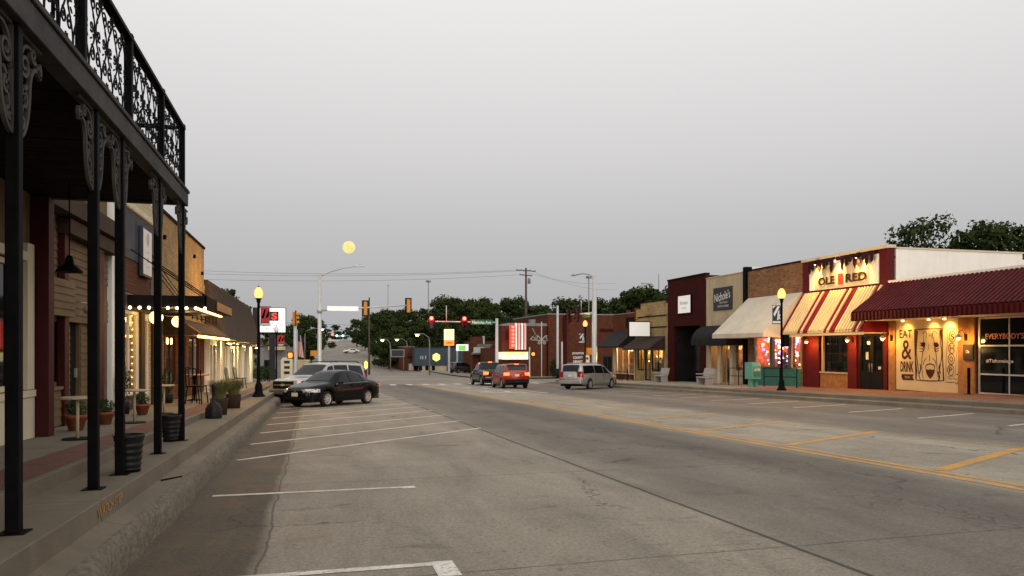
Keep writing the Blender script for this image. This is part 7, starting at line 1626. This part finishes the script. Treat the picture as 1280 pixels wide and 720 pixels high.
X = 23.6; bistro_table(X, Yat(775,X), gr(Yat(775,X)), 'round black table between the chairs outside the corner brick shop', 'tables outside the corner shop')
# menu stand and menu case by the mural
X = 24.2; y = Yat(1211,X); t = thing('menu_stand', 'slim black stand on a flat base below the menu case', 'stand', (X, y, gr(y)))
mb = MB(); mb.lathe([(.2,0),(.19,.02)], n=16); mb.build('base', M['black_metal'], t); mb = MB(); mb.box(-.03,.03,-.045,.045,.02,1.02); mb.build('upright', M['black_metal'], t)
y = Yat(1210,RX-.15); t = thing('menu_case', 'dark framed menu case hung on the cedar post by the shop window', 'menu case', (RX-.10, y, Zat(1210,450,RX-.15)))
mb = MB(); mb.box(-.06,0,-.24,.24,0,.62); mb.build('frame', M['sign_black'], t, bevel=.01); mb = MB(); mb.box(-.066,-.062,-.19,.19,.05,.57); mb.build('sheet', M['brown'], t); mb = MB(); mb.text('Ole', .16, .12, (-.07,0,.33), RU, UPZ, RN, .003); mb.build('lettering', M['white_letter'], t)
# ---- left sidewalk things
def tall_planter(px, py, X, label, rt=.20, rb=.14, h=.52):
    x, y, g = X
    t = thing('tall_planter', label, 'planter', (x, y, g), 0, 'black resin planters by the balcony posts'); mb = MB()
    mb.lathe([(rb,0),(rb*1.02,.03)]+[(rb+(rt-rb)*f+.006*math.sin(f*38), h*f) for f in np.linspace(.06,.9,22)]+[(rt*1.04,h*.92),(rt*1.06,h),(rt*.94,h),(rt*.9,h-.06)], n=22); mb.build('pot', M['resin_black'], t)
    mb = MB(); mb.lathe([(rt*.9,h-.07),(.01,h-.05)], n=16); mb.build('soil', M['soil'], t)
tall_planter(0,0,(-1.86+.05, 8.22, gz(8.3)+.455), 'ribbed black planter standing against the middle balcony post', .14,.105,.38)
tall_planter(0,0,(-1.98, 11.45, gz(11.4)+.455), 'ribbed black planter beside the farthest balcony post', .14,.10,.38)
# cigarette urn
x, y = -2.02, 16.4; t = thing('cigarette_urn', 'black cigarette urn with a tall neck on the step edge before the grasses', 'urn', (x, y, gz(y)+.455)); t.scale = (.62,.62,.68)
mb = MB(); mb.lathe([(.26,0),(.27,.05),(.26,.30),(.20,.42),(.08,.50),(.055,.56),(.05,.90),(.07,.92),(.07,1.02),(.04,1.05)], n=18); mb.build('body', M['resin_black'], t)
# terracotta pots
def shrub(mb, r, h, n, leaf, seed, z0):
    rnd = random.Random(seed)
    for i in range(n):
        v = Vector((rnd.gauss(0,1), rnd.gauss(0,1), rnd.gauss(0,1))).normalized(); q = rnd.uniform(.5,1.0)**.6; p = Vector((v.x*r*q, v.y*r*q, z0+h/2+v.z*h/2*q)); s = leaf*rnd.uniform(.6,1.2)
        nn = (v+Vector((rnd.uniform(-1,1),rnd.uniform(-1,1),rnd.uniform(-1,1)))).normalized(); a = nn.orthogonal().normalized(); b = nn.cross(a); an = rnd.uniform(0,PI); a, b = a*math.cos(an)+b*math.sin(an), b*math.cos(an)-a*math.sin(an)
        mb.face([p-a*s, p-b*s*.45, p+a*s, p+b*s*.45])
for px, py, X, sc, lab in ((95,533,-3.45,.72,'terracotta pot of leafy plant below the clapboard wainscot, nearest the camera'), (132,527,-3.35,.62,'terracotta pot with rounded bush beside the dark red pilaster'), (178,513,-3.3,.66,'terracotta pot with low plant before the slate shop window')):
    y = Yat(px,X); g = gz(y)+.575; t = thing('flower_pot', lab, 'flower pot', (X, y, g), 0, 'terracotta pots along the left shopfronts'); t.scale = (sc,)*3
    mb = MB(); mb.lathe([(.13,0),(.20,.26),(.215,.262),(.225,.33),(.20,.33),(.19,.28)], n=20); mb.build('pot', M['terracotta'], t); mb = MB(); mb.lathe([(.19,.29),(.01,.3)], n=12); mb.build('soil', M['soil'], t)
    mb = MB(); shrub(mb, .21, .40, 420, .035, px, .28); mb.tube([(0,0,.28),(0,0,.5)], .012, 5); mb.build('plant', M['foliage_bright'], t)
# narrow bar tables
for px, pyb, pyt, X, lab in ((97,538,496,-3.0,'slim bar height table before the clapboard shop, nearest the camera'), (168,516,487,-2.95,'slim bar height table before the slate shop, second along the row'), (205,507,481,-2.95,'slim bar height table near the brick shop window, third along the row')):
    y = Yat(px,X); g = gz(y)+.575; z = Zat(px,pyt,X)-g; t = thing('bar_table', lab, 'table', (X, y, g), 0, 'slim bar tables along the left sidewalk')
    mb = MB(); mb.lathe([(.19,z-.03),(.2,z-.02),(.2,z)], n=20); mb.build('tabletop', M['stucco'], t, bevel=.006); mb = MB(); mb.lathe([(.19,0),(.18,.015)], n=16); mb.build('base', M['black_metal'], t); mb = MB(); mb.tube([(0,0,.015),(0,0,z-.03)], .02, 8); mb.build('stem', M['stucco'], t)
for px, X, rz, lab in ((237,-3.1,.3,'black chair outside the brick shop, nearest the camera'), (246,-2.95,2.9,'black chair outside the brick shop, at the far side of the wooden table'), (290,-3.3,1.4,'black chair under the mansard eave, left of the pair'), (300,-3.2,2.0,'black chair under the mansard eave, right of the pair')): bistro_chair(X, Yat(px,X), gz(Yat(px,X))+.575, rz, lab, 'black chairs on the left sidewalk')
X = -3.3; y = Yat(243,X); bistro_table(X, y, gz(y)+.575, 'wooden topped table between the black chairs outside the brick shop', 'tables on the left sidewalk', .74, .4, 'cedar')
# ornamental grasses
for i, (x, y, r, lab) in enumerate(((-2.05,17.6,.32,'clump of arching ornamental grass in a brown pot right behind the cigarette urn'), (-2.02,20.3,.40,'larger clump of arching ornamental grass in a brown pot near the lamp post'))):
    g = gz(y)+.455; t = thing('ornamental_grass', lab, 'plant', (x, y, g), 0, 'potted grasses on the left steps'); rnd = random.Random(i)
    mb = MB(); mb.lathe([(.16,0),(.19,.32),(.20,.36),(.18,.36),(.16,.30)], n=16); mb.build('pot', M['brown'], t); mb = MB()
    for k in range(620):
        a = rnd.uniform(0,2*PI); L_ = r*rnd.uniform(.6,1.15); up = rnd.uniform(.2,.42); w = .008; d = Vector((math.cos(a),math.sin(a),0)); n_ = Vector((-d.y,d.x,0)); b0 = d*rnd.uniform(0,.12); pts = []
        for j in range(5): f = j/4; pts.append(b0+d*L_*f*f**.3*1.0+Vector((0,0,.36+up*math.sin(min(1.9,f*2.0))*1.0)))
        for j in range(4): w0, w1 = w*(1-j/4.2), w*(1-(j+1)/4.2); mb.face([pts[j]-n_*w0, pts[j]+n_*w0, pts[j+1]+n_*w1, pts[j+1]-n_*w1])
    mb.build('blades', M['grass_blade'], t)
# low topiary by the slate door, dark
for px, X, lab in ((154,-3.75,'small dark topiary cone left of the slate shop door'), (210,-3.75,'small dark topiary cone by the brick shop wall')):
    y = Yat(px,X); g = gz(y)+.57; t = thing('topiary', lab, 'plant', (X, y, g), 0, 'dark topiaries by the left shop doors'); mb = MB(); mb.lathe([(.11,0),(.15,.26),(.14,.26)], n=14); mb.build('pot', M['resin_black'], t); mb = MB(); shrub(mb, .16, .75, 420, .03, int(px), .24); mb.tube([(0,0,.2),(0,0,.7)], .015, 5); mb.build('foliage', M['foliage'], t)
# hedge and low plants beyond the crossing
for px, py, Y_, w, lab in ((328,462,76,1.6,'dark rounded shrub in front of the grey store, left'), (337,464,77,1.1,'dark rounded shrub in front of the grey store, right'), (693,470,78.6,.9,'dark clipped shrub at the corner of the library')):
    x = Xat(px,Y_); t = thing('shrub', lab, 'shrub', (x, Y_, gz(Y_)+.1), 0, 'dark shrubs across the crossing'); mb = MB(); shrub(mb, w*.6, 1.5 if px < 600 else 2.1, 700, .13, int(px), .0); mb.build('foliage', M['foliage_far'], t)
